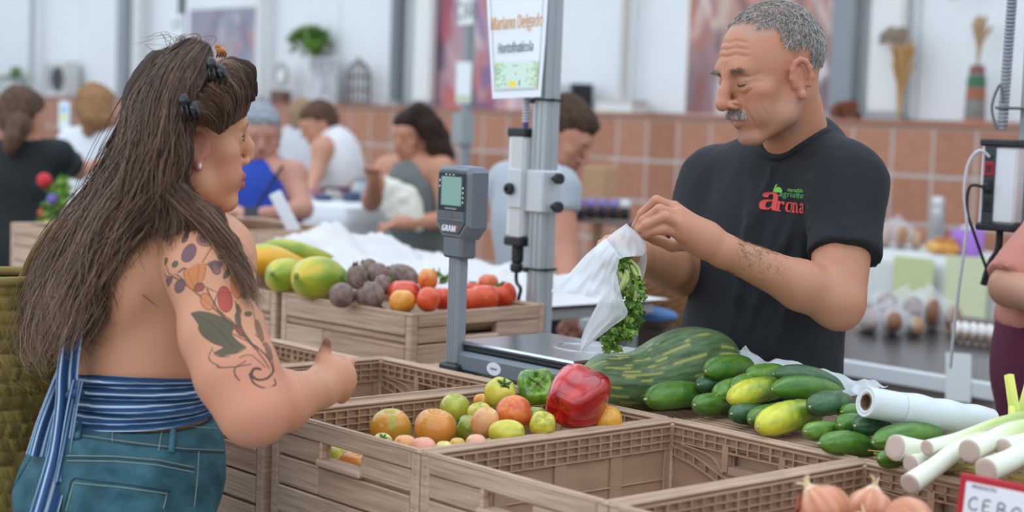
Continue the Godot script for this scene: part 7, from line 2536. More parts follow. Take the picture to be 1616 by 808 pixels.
func bystanders() -> void:
	bystander("woman in a black T-shirt with a low brown ponytail, seen from behind", {"head": [36, 186, 7.0, 160, 8, 1.0], "neck": [36, 232, 7.0], "rs": [92, 246, 6.95], "ls": [-24, 246, 7.05], "re": [124, 268, 7.2], "rw": [150, 262, 7.4], "le": [-40, 330, 7.1], "lw": [-20, 380, 7.3], "chest": [36, 300, 7.0], "hip": [34, 440, 7.0], "wide": 0.18, "sleeves": 0.6, "top": lin("15161a"), "bottom": lin("121316"), "top_name": "t_shirt", "hair": lin("3f2f27"), "hair2": lin("6e5442"), "locks": [[[30, 200, 6.88, 0.05], [22, 216, 6.86, 0.035], [16, 232, 6.86, 0.025], [14, 246, 6.88, 0.012]]]})
	bystander("woman in a white top with loose light-brown hair, turned away", {"head": [152, 172, 8.6, 150, 10, 1.0], "neck": [148, 212, 8.6], "rs": [182, 222, 8.5], "ls": [112, 222, 8.7], "re": [200, 280, 8.6], "rw": [180, 320, 8.8], "le": [104, 280, 8.8], "lw": [130, 320, 9.0], "chest": [148, 256, 8.6], "hip": [150, 370, 8.6], "wide": 0.15, "sleeves": 0.45, "top": lin("d3d6da"), "bottom": lin("4a5058"), "hair": lin("6e4c33"), "hair2": lin("a67c56"), "locks": [[[150, 160, 8.5, 0.06], [146, 185, 8.48, 0.06], [140, 206, 8.48, 0.035]], [[160, 160, 8.5, 0.06], [164, 188, 8.48, 0.05], [166, 206, 8.5, 0.03]]]})
	bystander("grey-haired woman in a royal blue tank dress looking down at her phone", {"head": [411, 212, 7.0, 12, 14, 1.0], "neck": [412, 262, 7.02], "ls": [462, 276, 6.95], "rs": [356, 280, 7.05], "le": [478, 330, 6.85], "lw": [420, 338, 6.72], "re": [340, 338, 6.95], "rw": [372, 336, 6.75], "chest": [410, 316, 7.0], "hip": [416, 420, 7.0], "wide": 0.165, "top": lin("1f3f9a"), "bottom": lin("1b3684"), "skirt": true, "top_name": "dress", "skin": lin("b98470"), "hair": lin("5d6066"), "hair2": lin("a9acb0"), "nape": false})
	bystander("woman in a sleeveless white top and burgundy skirt bending over the table", {"head": [502, 196, 9.4, -70, 25, 1.0], "neck": [512, 224, 9.4], "ls": [508, 236, 9.25], "rs": [538, 230, 9.6], "le": [500, 272, 9.2], "lw": [490, 300, 9.1], "re": [556, 270, 9.5], "rw": [562, 300, 9.3], "chest": [528, 250, 9.42], "hip": [536, 300, 9.45], "wide": 0.15, "top": lin("d8d6d6"), "bottom": lin("5c1f33"), "skirt": true, "hair": lin("3f2e26"), "hair2": lin("6a4f3d"), "locks": [[[512, 190, 9.4, 0.06], [516, 206, 9.4, 0.04]]], "cell": 0.015})
	bystander("person in a pale grey shirt standing half behind the woman in burgundy", {"head": [478, 188, 10.2, 170, 5, 0.95], "neck": [478, 212, 10.2], "ls": [460, 218, 10.25], "rs": [502, 218, 10.15], "le": [452, 260, 10.2], "lw": [462, 290, 10.1], "re": [508, 256, 10.1], "rw": [502, 290, 10.0], "chest": [480, 240, 10.2], "hip": [482, 310, 10.2], "wide": 0.15, "sleeves": 0.5, "top": lin("c2c2c4"), "bottom": lin("5a5c60"), "hair": lin("7d6048"), "hair2": lin("a98b6c"), "cell": 0.016})
	bystander("dark-haired woman in a grey-green tank top holding a pale bag", {"head": [650, 214, 7.5, -38, 12, 0.96], "neck": [662, 256, 7.52], "ls": [696, 268, 7.4], "rs": [612, 268, 7.62], "le": [708, 346, 7.3], "lw": [640, 352, 7.18], "re": [586, 318, 7.5], "rw": [590, 284, 7.35], "chest": [658, 304, 7.52], "hip": [668, 400, 7.52], "wide": 0.15, "top": lin("6a6e69"), "bottom": lin("55585a"), "top_name": "tank_top", "skin": lin("bd8468"), "hair": lin("221814"), "hair2": lin("3f2c24"), "locks": [[[668, 186, 7.48, 0.06], [690, 216, 7.48, 0.05], [700, 246, 7.48, 0.045], [704, 276, 7.48, 0.025]], [[662, 178, 7.42, 0.05], [680, 200, 7.42, 0.05], [690, 236, 7.42, 0.04], [692, 262, 7.42, 0.02]]]})
	bystander("man in a light grey T-shirt bending forward behind the sign's post", {"head": [893, 214, 5.6, 62, 30, 1.0], "soft": 0.0, "neck": [846, 258, 5.65], "rs": [884, 296, 5.45], "ls": [800, 286, 5.85], "re": [892, 404, 5.4], "rw": [900, 490, 5.25], "le": [800, 400, 5.9], "lw": [830, 470, 5.8], "chest": [836, 340, 5.68], "hip": [846, 486, 5.7], "wide": 0.165, "sleeves": 0.38, "top": lin("a3a8ad"), "bottom": lin("2c2d31"), "top_name": "t_shirt", "skin": lin("b87f68"), "hair": lin("33261f"), "hair2": lin("55402f"), "nape": false})
	bystander("person at the stall's end in a salmon jacket and burgundy trousers", {"head": [1760, 90, 3.5, -40, 10, 1.0], "neck": [1756, 190, 3.52], "ls": [1836, 270, 3.38], "rs": [1700, 310, 3.6], "le": [1860, 420, 3.3], "lw": [1800, 480, 3.2], "re": [1594, 452, 3.52], "rw": [1662, 480, 3.32], "chest": [1760, 350, 3.52], "hip": [1678, 600, 3.58], "wide": 0.17, "sleeves": 0.98, "top": lin("c48070"), "bottom": lin("5a1a36"), "top_name": "jacket", "hem": at(1678, 520, 3.58).y, "hair": lin("4a352a"), "hair2": lin("6e523f")})

func hand_things() -> void:
	# small things the people hold
	var ph := part("phone", boxed(Vector3(0.06, 0.11, 0.010), 0.004), paint("14151a", 0.3), null, at(396, 344, 6.60))
	ph.rotation = Vector3(-0.7, 0.7, 0.2)
	tag(ph, "black phone in the grey-haired woman's hands", "phone")
	var st := thing("shoulder_strap", "dark bag strap crossing the blue dress", "strap", at(412, 300, 6.86))
	var s := Shape.new()
	s.tube(bent([at(446, 262, 6.88) - st.position, at(424, 296, 6.84) - st.position, at(402, 330, 6.80) - st.position, at(384, 362, 6.84) - st.position], 6), 0.006, 6)
	part("webbing", s.solid(), paint("1a1d2a", 0.8), st)
	var tote := thing("pale_bag", "cream plastic bag held against the grey-green tank top", "bag", at(634, 318, 7.22))
	var F := Field.new()
	F.color = lin("d8d2c2")
	F.egg(Vector3(0.0, -0.02, 0), Vector3(0.085, 0.10, 0.05), 0.03, Basis(Vector3.UP, 0.84))
	F.limb(Vector3(-0.03, 0.05, 0.03), Vector3(-0.05, 0.10, 0.04), 0.03, 0.015, 0.04)
	F.limb(Vector3(0.04, -0.06, -0.03), Vector3(0.06, -0.11, -0.05), 0.04, 0.02, 0.04)
	F.rough = FastNoiseLite.new()
	F.rough.frequency = 16.0
	F.rough_by = 0.014
	shaped("film", [[F, 0.011]], tinted("cloth", 0.85), tote, Vector3.ZERO)

func people() -> void:
	stall_holder()
	customer()
	basket_bag()
	bystanders()
	hand_things()
	run_jobs()

# ---------------------------------------------------------------- the thin bag over the herbs
func carrier_bag() -> void:
	var c := at(985, 430, 2.93)
	var h := thing("celery_bunch", "leafy bunch of green celery hanging out of the thin bag", "celery", c)
	var rr := RandomNumberGenerator.new()
	rr.seed = 12
	var stalk_mat := paint("b3c277", 0.45)
	for k in 13:
		var a := at(982 + rr.randf_range(-9, 9), 398 + rr.randf_range(-6, 6), 2.955 + rr.randf_range(-0.02, 0.02)) - c
		var b := at(996 + rr.randf_range(-18, 16), 432 + rr.randf_range(-12, 10), 2.925 + rr.randf_range(-0.02, 0.02)) - c
		var d := at(994 + rr.randf_range(-20, 18), 462 + rr.randf_range(-6, 14), 2.93 + rr.randf_range(-0.02, 0.02)) - c
		var s := Shape.new()
		s.tube(bent([a, b, d], 5), 0.0042, 7)
		part("stalk", s.solid(), stalk_mat, h)
	var L := Shape.new()
	var spine := [[984, 412, 5], [1000, 448, 14], [994, 462, 22], [992, 484, 22], [988, 505, 22], [978, 520, 22], [966, 536, 13]]
	for p in spine:
		for k in 20:
			sprig(L, at(p[0] + rr.randf_range(-1, 1) * p[2], p[1] + rr.randf_range(-12, 12), 2.93 + rr.randf_range(-0.025, 0.02)) - c, Vector3(-0.1, -0.6, 0.3), 0.0105, rr.randi(), 6)
	var leafy := tinted("leaf", 0.55)
	leafy.cull_mode = BaseMaterial3D.CULL_DISABLED
	leafy.backlight_enabled = true
	leafy.backlight = Color(0.35, 0.4, 0.2)
	tag(part("leaves", L.solid(), leafy, h), "", "", "", "stuff")
	var o := thing("thin_produce_bag", "thin white plastic bag turned over the stall holder's hand", "bag", c)
	var film := StandardMaterial3D.new()
	film.albedo_color = Color(0.93, 0.94, 0.95, 0.62)
	film.transparency = BaseMaterial3D.TRANSPARENCY_ALPHA
	film.roughness = 0.42
	film.cull_mode = BaseMaterial3D.CULL_DISABLED
	film.backlight_enabled = true
	film.backlight = Color(0.75, 0.76, 0.77)
	var panel := func(left: Array, right: Array, bulge: float, ripple: float, seed_: float, called: String) -> void:
		var l := []
		var r := []
		for p in left: l.append(at(p[0], p[1], p[2]) - c)
		for p in right: r.append(at(p[0], p[1], p[2]) - c)
		var out := lens_basis * Vector3(0, 0.1, 1.0)
		var s := Shape.new()
		s.sheet(34, 34, func(u, w):
			var p := rail(l, w).lerp(rail(r, w), u)
			return p + out * (bulge * sin(PI * u) + ripple * (sin(u * 19.0 + w * 7.0 + seed_) + 0.6 * sin(u * 37.0 - w * 5.0 + seed_ * 2.0)) * (0.3 + 0.7 * w)))
		part(called, s.solid(), film, o)
	# hood over the hand, its front and back
	panel.call([[984, 356, 2.93], [962, 372, 2.915], [938, 396, 2.91], [958, 410, 2.90], [970, 414, 2.90]], [[990, 356, 2.94], [1012, 372, 2.94], [1019, 392, 2.93], [1012, 404, 2.915], [992, 404, 2.905]], 0.030, 0.0018, 0.3, "hood")
	panel.call([[984, 356, 2.95], [962, 372, 3.02], [940, 396, 3.03], [950, 420, 3.03], [966, 446, 3.0]], [[990, 356, 2.95], [1014, 372, 3.02], [1021, 400, 3.03], [1019, 425, 3.03], [1012, 446, 3.0]], -0.012, 0.002, 1.3, "hood_back")
	# the wide corner flaring out, two layers
	panel.call([[955, 376, 2.91], [925, 402, 2.89], [896, 434, 2.87], [869, 460, 2.86]], [[978, 408, 2.89], [973, 430, 2.885], [966, 452, 2.88], [956, 474, 2.875]], 0.016, 0.0035, 2.0, "flaring_corner")
	panel.call([[955, 376, 2.96], [925, 402, 2.93], [896, 434, 2.90], [869, 460, 2.865]], [[972, 410, 2.97], [968, 432, 2.95], [960, 450, 2.92], [952, 466, 2.90]], -0.012, 0.003, 4.0, "flaring_corner")
	# the tail that hangs down
	panel.call([[966, 430, 2.885], [950, 466, 2.88], [932, 500, 2.88], [919, 528, 2.885], [915, 556, 2.89]], [[972, 426, 2.89], [982, 470, 2.89], [990, 496, 2.90], [966, 516, 2.90], [920, 552, 2.895]], 0.010, 0.003, 3.1, "hanging_tail")
	panel.call([[966, 430, 2.905], [950, 466, 2.905], [934, 500, 2.90], [921, 528, 2.90], [916, 556, 2.895]], [[972, 426, 2.91], [980, 468, 2.92], [986, 494, 2.92], [960, 514, 2.92], [922, 550, 2.90]], -0.006, 0.003, 5.1, "hanging_tail")

# ---------------------------------------------------------------- what stands on the ledge and hangs on the wall
func daub(seed_: int, w: int, h: int, ground: Array, strokes: int, palette: Array) -> ImageTexture:
	# an out-of-focus print: soft upright and slanting patches of colour
	var rr := RandomNumberGenerator.new()
	rr.seed = seed_
	var im := Image.create(w, h, false, Image.FORMAT_RGB8)
	for y in h:
		for x in w:
			im.set_pixel(x, y, ground[0].lerp(ground[1], clampf(float(y) / h + 0.2 * sin(x * 0.15), 0.0, 1.0)))
	for k in strokes:
		var c: Color = palette[rr.randi() % palette.size()]
		var a := Vector2(rr.randf() * w, rr.randf() * h)
		var d := Vector2(rr.randf_range(-0.4, 0.6), 1.0) * rr.randf_range(0.1, 0.45) * h
		var r := rr.randf_range(0.02, 0.07) * w
		for t in 26:
			var p := a + d * (t / 26.0)
			for y in range(maxi(0, int(p.y - r)), mini(h - 1, int(p.y + r)) + 1):
				for x in range(maxi(0, int(p.x - r)), mini(w - 1, int(p.x + r)) + 1):
					var q := Vector2(x, y).distance_to(p) / r
					if q < 1.0: im.set_pixel(x, y, im.get_pixel(x, y).lerp(c, 0.25 * (1.0 - q)))
	return ImageTexture.create_from_image(im)

func poster(label: String, x0: float, x1: float, y0: float, y1: float, tex: ImageTexture) -> void:
	# pixels of the corners, on the wall's panels
	var z := WALL - 0.275
	var a := at_z(x0, y0, z)
	var b := at_z(x1, y1, z)
	var o := thing("poster", label, "poster", Vector3((a.x + b.x) / 2, minf(a.y, b.y), z))
	var w := absf(b.x - a.x)
	var h := absf(a.y - b.y)
	block("backing", Vector3(-w / 2 - 0.01, -0.01, -0.010), Vector3(w / 2 + 0.01, h + 0.01, 0.0), paint("c9c9c8", 0.6), o, 0.002)
	var s := Shape.new()
	s.face(Vector3(-w / 2, 0, 0.0012), Vector3(w / 2, 0, 0.0012), Vector3(w / 2, h, 0.0012), Vector3(-w / 2, h, 0.0012))
	var m := StandardMaterial3D.new()
	m.albedo_texture = tex
	m.roughness = 0.5
	part("print", s.solid(), m, o)

func ledge(px: float, dz := -0.10) -> Vector3:
	# a place on the ledge above the tiles
	var q := at_z(px, 150, WALL + dz)
	return Vector3(q.x, 1.69, WALL + dz)

func grass_fan(s: Shape, n: int, h: float, spread: float, r: float, seed_: int, droop := 0.0) -> void:
	var rr := RandomNumberGenerator.new()
	rr.seed = seed_
	for k in n:
		var a := rr.randf() * TAU
		var d := Vector3(cos(a), 0, sin(a) * 0.6) * spread * rr.randf()
		var t := h * rr.randf_range(0.7, 1.0)
		s.tube(bent([d * 0.05, d * 0.3 + Vector3(0, t * 0.6, 0), d + Vector3(0, t * (1.0 - droop * d.length() / spread), 0)], 4), [r * 0.5, r * 0.5, r * 0.5, r * 0.55, r * 0.7, r, r * 1.3, r * 1.2, r * 0.3], 5)

func wall_objects() -> void:
	poster("grey and salmon poster of a blurred crowd beside the pale upright", 300, 411, 16, 165, daub(3, 60, 70, [Color("8e8b95"), Color("9b98a2")], 60, [Color("c98a85"), Color("7a7d90"), Color("d79a8d"), Color("a9a4ad"), Color("8a6f7a"), Color("b7b4bd")]))
	poster("large pink and violet poster behind the scale's display", 692, 872, -60, 176, daub(8, 80, 90, [Color("a38796"), Color("b58f93")], 80, [Color("c9a3a8"), Color("7a6590"), Color("b54a55"), Color("d6b7b5"), Color("8f86b0"), Color("c7685e"), Color("5c5570"), Color("dcc9c9")]))
	poster("large brown and cream poster behind the stall holder", 1092, 1312, -60, 186, daub(15, 90, 90, [Color("b98a78"), Color("8f6f72")], 60, [Color("e2ddd8"), Color("8a4f44"), Color("cbb8a8"), Color("4a4a5a"), Color("b56a55"), Color("e8e4e2"), Color("7a6a72"), Color("c9a79a")]))
	# fan unit
	var p := ledge(95)
	var ac := thing("fan_unit", "white wall fan unit with a round dark grille on the ledge", "fan", p)
	block("casing", Vector3(-0.26, 0.0, -0.11), Vector3(0.24, 0.40, 0.08), paint("c9cac8", 0.6), ac, 0.01)
	var g := Shape.new()
	for k in 7: g.lathe([Vector2(0.016 + k * 0.019, 0.0), Vector2(0.026 + k * 0.019, 0.0), Vector2(0.026 + k * 0.019, 0.012), Vector2(0.016 + k * 0.019, 0.012)], 24, Transform3D(Basis(Vector3.RIGHT, PI / 2), Vector3(0.10, 0.20, 0.083)))
	part("grille", g.solid(false), paint("5b5d5c", 0.6), ac)
	var hub := Shape.new()
	hub.lathe([Vector2(0.0, 0.0), Vector2(0.145, 0.0), Vector2(0.145, 0.003), Vector2(0.0, 0.003)], 24, Transform3D(Basis(Vector3.RIGHT, PI / 2), Vector3(0.10, 0.20, 0.081)))
	part("fan_disc", hub.solid(false), paint("3f4140", 0.6), ac)
	for k in 2: block("side_slot", Vector3(-0.22 + k * 0.09, 0.06, 0.079), Vector3(-0.17 + k * 0.09, 0.36, 0.084), paint("8d8e93", 0.6), ac, 0.002)
	# trough with a plant, far end
	p = ledge(12)
	var tr := thing("plant_trough", "long grey trough with a small green plant at the ledge's far end", "planter", p)
	block("trough", Vector3(-0.5, 0.0, -0.09), Vector3(0.30, 0.20, 0.09), paint("b3b5b4", 0.6), tr, 0.01)
	block("dark_rim", Vector3(-0.51, 0.201, -0.095), Vector3(0.31, 0.225, 0.095), paint("3a3c3b", 0.6), tr, 0.004)
	var pl := Shape.new()
	for k in 14: sprig(pl, Vector3(0.18 + 0.08 * sin(k * 2.1), 0.24 + 0.05 * cos(k * 1.3), 0.04 * sin(k)), Vector3.UP, 0.045, k, 7)
	tag(part("foliage", pl.solid(), tinted("leaf", 0.55), tr), "", "", "", "stuff")
	# clock stand, framed photograph, plant, bird cage
	p = ledge(443)
	var ck := thing("ornate_clock", "white filigree clock stand with a brown foot on the ledge", "clock", p)
	var cs := Shape.new()
	for r in [0.11, 0.075]:
		var loop := PackedVector3Array()
		for k in 25: loop.append(Vector3(cos(TAU * k / 24) * r, 0.26 + sin(TAU * k / 24) * r, 0))
		cs.tube(loop, 0.012, 6, false)
	for k in 8: cs.rod(Vector3(cos(TAU * k / 8) * 0.07, 0.26 + sin(TAU * k / 8) * 0.07, 0), Vector3(cos(TAU * k / 8) * 0.115, 0.26 + sin(TAU * k / 8) * 0.115, 0), 0.007, 5)
	part("dial_ring", cs.solid(), paint("a9a6a2", 0.6), ck)
	block("brown_foot", Vector3(-0.11, 0.0, -0.05), Vector3(0.11, 0.12, 0.05), paint("6d4a40", 0.7), ck, 0.01)
	var fc := Shape.new()
	fc.lathe([Vector2(0.0, 0.0), Vector2(0.07, 0.0), Vector2(0.07, 0.006), Vector2(0.0, 0.008)], 20, Transform3D(Basis(Vector3.RIGHT, PI / 2), Vector3(0, 0.26, 0)))
	part("clock_face", fc.solid(false), paint("d8d9d8", 0.5), ck)
	p = ledge(508)
	var fr := thing("framed_photograph", "grey framed photograph leaning beside the bird cage", "picture", p)
	block("frame", Vector3(-0.21, 0.0, -0.02), Vector3(0.21, 0.42, 0.0), paint("c6c5c6", 0.6), fr, 0.006)
	var fs := Shape.new()
	fs.face(Vector3(-0.19, 0.02, 0.002), Vector3(0.19, 0.02, 0.002), Vector3(0.19, 0.40, 0.002), Vector3(-0.19, 0.40, 0.002))
	var fm := StandardMaterial3D.new()
	fm.albedo_texture = daub(22, 50, 50, [Color("8f8f93"), Color("c6c6c9")], 26, [Color("d9d9db"), Color("7d7d82"), Color("b3aeb0"), Color("e2e2e2")])
	part("print", fs.solid(), fm, fr)
	p = ledge(488, -0.14)
	var pot := thing("hanging_plant", "bushy green plant in a white tapered pot above the framed photograph", "plant", p + Vector3(0, 0.46, -0.04))
	var po := Shape.new()
	po.lathe([Vector2(0.0, 0.0), Vector2(0.12, 0.0), Vector2(0.17, 0.10), Vector2(0.165, 0.10)], 20)
	part("pot", po.solid(), paint("d5d5d3", 0.6), pot)
	block("wall_bracket", Vector3(-0.05, -0.46, -0.06), Vector3(0.05, -0.001, -0.02), paint("cfcfcd", 0.6), pot, 0.004)
	var fo := Shape.new()
	var rr := RandomNumberGenerator.new()
	rr.seed = 5
	for k in 70: sprig(fo, Vector3(rr.randf_range(-0.22, 0.22), 0.10 + rr.randf_range(-0.10, 0.10), rr.randf_range(-0.05, 0.14)), Vector3(0, 0.4, 0.6), 0.055, k, 7)
	var leafy := tinted("leaf", 0.55)
	tag(part("foliage", fo.solid(), leafy, pot), "", "", "", "stuff")
	p = ledge(565)
	var cage := thing("bird_cage", "rusty brown domed bird cage on the ledge", "bird cage", p)
	var cg := Shape.new()
	for k in 16:
		var a := TAU * k / 16
		cg.tube(bent([Vector3(cos(a) * 0.11, 0.02, sin(a) * 0.11), Vector3(cos(a) * 0.11, 0.2, sin(a) * 0.11), Vector3(cos(a) * 0.10, 0.30, sin(a) * 0.10), Vector3(cos(a) * 0.05, 0.37, sin(a) * 0.05), Vector3(0, 0.39, 0)], 4), 0.005, 5)
	part("wires", cg.solid(), paint("5c4a44", 0.7), cage)
	for yy in [0.015, 0.13, 0.245]:
		var rg := Shape.new()
		rg.lathe([Vector2(0.105, yy), Vector2(0.118, yy), Vector2(0.118, yy + 0.014), Vector2(0.105, yy + 0.014)], 20)
		part("hoop", rg.solid(false), paint("5c4a44", 0.7), cage)
	var kb := Shape.new()
	kb.ball(Vector3(0, 0.405, 0), Vector3(0.016, 0.02, 0.016), 10, 8)
	part("finial", kb.solid(), paint("5c4a44", 0.7), cage)
	# monitor-like box and wall box
	p = ledge(907)
	var mo := thing("ledge_speaker", "grey box with a black front edge on the ledge", "speaker", p)
	block("casing", Vector3(-0.16, 0.0, -0.10), Vector3(0.06, 0.20, 0.10), paint("a9abad", 0.6), mo, 0.006)
	block("black_front", Vector3(0.061, 0.0, -0.10), Vector3(0.10, 0.21, 0.11), paint("1b1c1e", 0.5), mo, 0.005)
	p = ledge(982)
	var wb := thing("wall_box", "low white box with a grey rim on the ledge", "box", p)
	block("body", Vector3(-0.20, 0.0, -0.08), Vector3(0.18, 0.075, 0.08), paint("d8d6d2", 0.6), wb, 0.006)
	block("rim", Vector3(-0.21, 0.0751, -0.085), Vector3(0.19, 0.095, 0.085), paint("bfbab4", 0.6), wb, 0.004)
	# dried things
	p = ledge(1334)
	var fz := thing("dried_flower_ball", "rust-brown dried flower ball on the ledge", "dried flowers", p)
	var fb := Shape.new()
	for k in 60: sprig(fb, Vector3(rr.randf_range(-0.08, 0.08), 0.05 + rr.randf_range(-0.04, 0.05), rr.randf_range(-0.05, 0.05)), Vector3.UP, 0.03, k + 400, 5)
	part("petals", fb.solid(), paint("8a4e36", 0.85), fz)
	p = ledge(1420)
	var wh := thing("dried_grass_bunch", "tall straw-coloured dried grass bunch before the white column", "dried grass", p)
	var wg := Shape.new()
	grass_fan(wg, 34, 0.52, 0.12, 0.008, 4)
	part("stems", wg.solid(), paint("b98f58", 0.9), wh)
	var pa := Shape.new()
	for k in 26:
		var a := rr.randf() * 3.0 - 0.4
		pa.tube(bent([Vector3(-0.02, 0.44, 0), Vector3(-0.02 - 0.06 * cos(a), 0.52 + rr.randf() * 0.06, 0.02 * sin(a)), Vector3(-0.06 - 0.13 * rr.randf(), 0.47 + rr.randf() * 0.08, 0.04 * sin(a))], 4), [0.006, 0.008, 0.011, 0.013, 0.014, 0.013, 0.011, 0.008, 0.003], 5)
	part("plumes", pa.solid(), paint("8f7d6d", 0.9), wh)
	p = ledge(1540)
	var vs := thing("wrapped_vase", "tall vase wrapped in green and brown with dried reeds", "vase", p)
	var prof := [Vector2(0.0, 0.0), Vector2(0.062, 0.0), Vector2(0.06, 0.10), Vector2(0.055, 0.20), Vector2(0.045, 0.30), Vector2(0.035, 0.335), Vector2(0.04, 0.35), Vector2(0.0, 0.35)]
	var vb := Shape.new()
	vb.lathe(prof, 18)
	part("vase_body", vb.solid(), paint("7f7a76", 0.7), vs)
	for q in [[0.0, 0.03, 0.066, "a3705a"], [0.14, 0.21, 0.060, "9a5f45"], [0.215, 0.28, 0.058, "3f6a4a"], [0.30, 0.33, 0.05, "8a4a40"]]:
		var rg := Shape.new()
		rg.lathe([Vector2(q[2] - 0.012, q[0]), Vector2(q[2], q[0]), Vector2(q[2] - 0.004, q[1]), Vector2(q[2] - 0.014, q[1])], 18)
		part("wrapped_band", rg.solid(false), paint(q[3], 0.8), vs)
	var vg := Shape.new()
	grass_fan(vg, 22, 0.30, 0.09, 0.010, 9)
	part("reeds", vg.solid(), paint("b0926f", 0.9), vs, Vector3(0, 0.345, 0))
	# hanging leaf at the top edge
	var hl := thing("hanging_vine", "tip of a green vine hanging from above the dried reeds", "vine", at_z(1508, -6, WALL - 0.1))
	var hv := Shape.new()
	hv.rod(Vector3(0, 0.0, 0), Vector3(0.02, 2.4, 0), 0.004, 5)
	for k in 12: sprig(hv, Vector3(rr.randf_range(-0.06, 0.06), rr.randf_range(0.0, 0.1), 0), Vector3.DOWN, 0.03, k + 70, 5)
	part("leaves", hv.solid(), leafy, hl)
	# small white cards on posts further back
	var c := at(738, 120, 9.0)
	var sp := thing("sign_post", "thin grey post with two white paper signs behind the scale", "sign post", Vector3(c.x, 0, c.z))
	block("shaft", Vector3(-0.022, 0.0, -0.022), Vector3(0.022, 2.9, 0.022), paint("8b9194", 0.5, 0.3), sp, 0.004)
	for q in [[-30, 40, 724, 758], [97, 163, 712, 745]]:
		var t := at(q[2], q[0], 8.96)
		var b := at(q[3], q[1], 8.96)
		block("paper_sign", Vector3(-0.062, b.y, 0.024), Vector3(0.062, t.y, 0.030), paint("dfe2e0", 0.6), sp, 0.002)
	words("OR", 0.12, paint("6b6d6f", 0.6), sp, Transform3D(Basis(), Vector3(0.0, at(738, 18, 8.96).y, 0.0335)), "lettering")
	block("green_strip", Vector3(-0.06, at(728, 160, 8.96).y, 0.0305), Vector3(0.06, at(728, 150, 8.96).y, 0.0315), paint("b9c9a4", 0.6), sp, 0.0004)
	block("junction_box", Vector3(-0.05, at(720, 228, 9.0).y, -0.03), Vector3(0.04, at(720, 178, 9.0).y, 0.06), paint("8f9698", 0.5), sp, 0.006)
	c = at(286, 60, 10.5)
	var sp2 := thing("sign_post", "dark thin post with a small white sign beside the grey poster", "sign post", Vector3(c.x, 0, c.z))
	block("shaft", Vector3(-0.02, 0.0, -0.02), Vector3(0.02, 2.9, 0.02), paint("6e7274", 0.5, 0.3), sp2, 0.004)
	block("paper_sign", Vector3(-0.07, at(286, 58, 10.5).y, 0.021), Vector3(0.07, at(286, 24, 10.5).y, 0.028), paint("dfe3e6", 0.6), sp2, 0.002)
	words("OT", 0.09, paint("55585c", 0.6), sp2, Transform3D(Basis(), Vector3(0.0, at(286, 40, 10.5).y, 0.031)), "lettering")
	c = at(107, 180, 10.5)
	var sp3 := thing("sign_post", "white leaflet stand with blue and yellow print before the tiles", "sign post", Vector3(c.x, 0, c.z))
	block("shaft", Vector3(-0.02, 0.0, -0.02), Vector3(0.02, at(107, 165, 10.5).y, 0.02), paint("8a8d90", 0.5), sp3, 0.004)
	block("leaflet", Vector3(-0.07, at(107, 205, 10.5).y, 0.021), Vector3(0.07, at(107, 160, 10.5).y, 0.027), paint("dfe6ea", 0.6), sp3, 0.002)
	block("blue_print", Vector3(-0.04, at(107, 178, 10.5).y, 0.0272), Vector3(0.04, at(107, 168, 10.5).y, 0.0285), paint("8fb5d6", 0.6), sp3, 0.0004)
	block("yellow_print", Vector3(-0.04, at(107, 190, 10.5).y, 0.0272), Vector3(0.04, at(107, 181, 10.5).y, 0.0285), paint("d9d77a", 0.6), sp3, 0.0004)

# ---------------------------------------------------------------- other stalls
func cloth_table(label: String, c: Vector3, w: float, d: float, h: float, hex: String, turn := 0.0) -> Node3D:
	var o := thing("cloth_table", label, "table", Vector3(c.x, 0, c.z))
	o.rotation.y = turn
	for x in [-1.0, 1.0]:
		for z in [-1.0, 1.0]:
			block("leg", Vector3(x * (w / 2 - 0.06) - 0.02, 0, z * (d / 2 - 0.06) - 0.02), Vector3(x * (w / 2 - 0.06) + 0.02, h - 0.03, z * (d / 2 - 0.06) + 0.02), paint("77797a", 0.6), o)
	block("table_top", Vector3(-w / 2, h - 0.03, -d / 2), Vector3(w / 2, h - 0.006, d / 2), paint("9a9a98", 0.6), o, 0.003)
	var s := Shape.new()
	# the cloth: over the top and down all round with folds
	s.sheet(160, 16, func(u, v):
		var per: float = u * 2.0 * (w + d)
		var p := Vector3.ZERO
		var n := Vector3.ZERO
		if per < w: p = Vector3(-w / 2 + per, 0, d / 2); n = Vector3(0, 0, 1)
		elif per < w + d: p = Vector3(w / 2, 0, d / 2 - (per - w)); n = Vector3(1, 0, 0)
		elif per < 2.0 * w + d: p = Vector3(w / 2 - (per - w - d), 0, -d / 2); n = Vector3(0, 0, -1)
		else: p = Vector3(-w / 2, 0, -d / 2 + (per - 2.0 * w - d)); n = Vector3(-1, 0, 0)
		if v < 0.125: return Vector3(p.x * v * 8.0, h, p.z * v * 8.0)
		var t: float = (v - 0.125) / 0.875
		return p * 1.004 + n * (0.006 + t * (0.02 + 0.018 * sin(per * 38.0) + 0.01 * sin(per * 17.0))) + Vector3(0, h - t * (h - 0.12), 0), true)
	var m := paint(hex, 0.85)
	part("cloth", s.solid(), m, o)
	return o

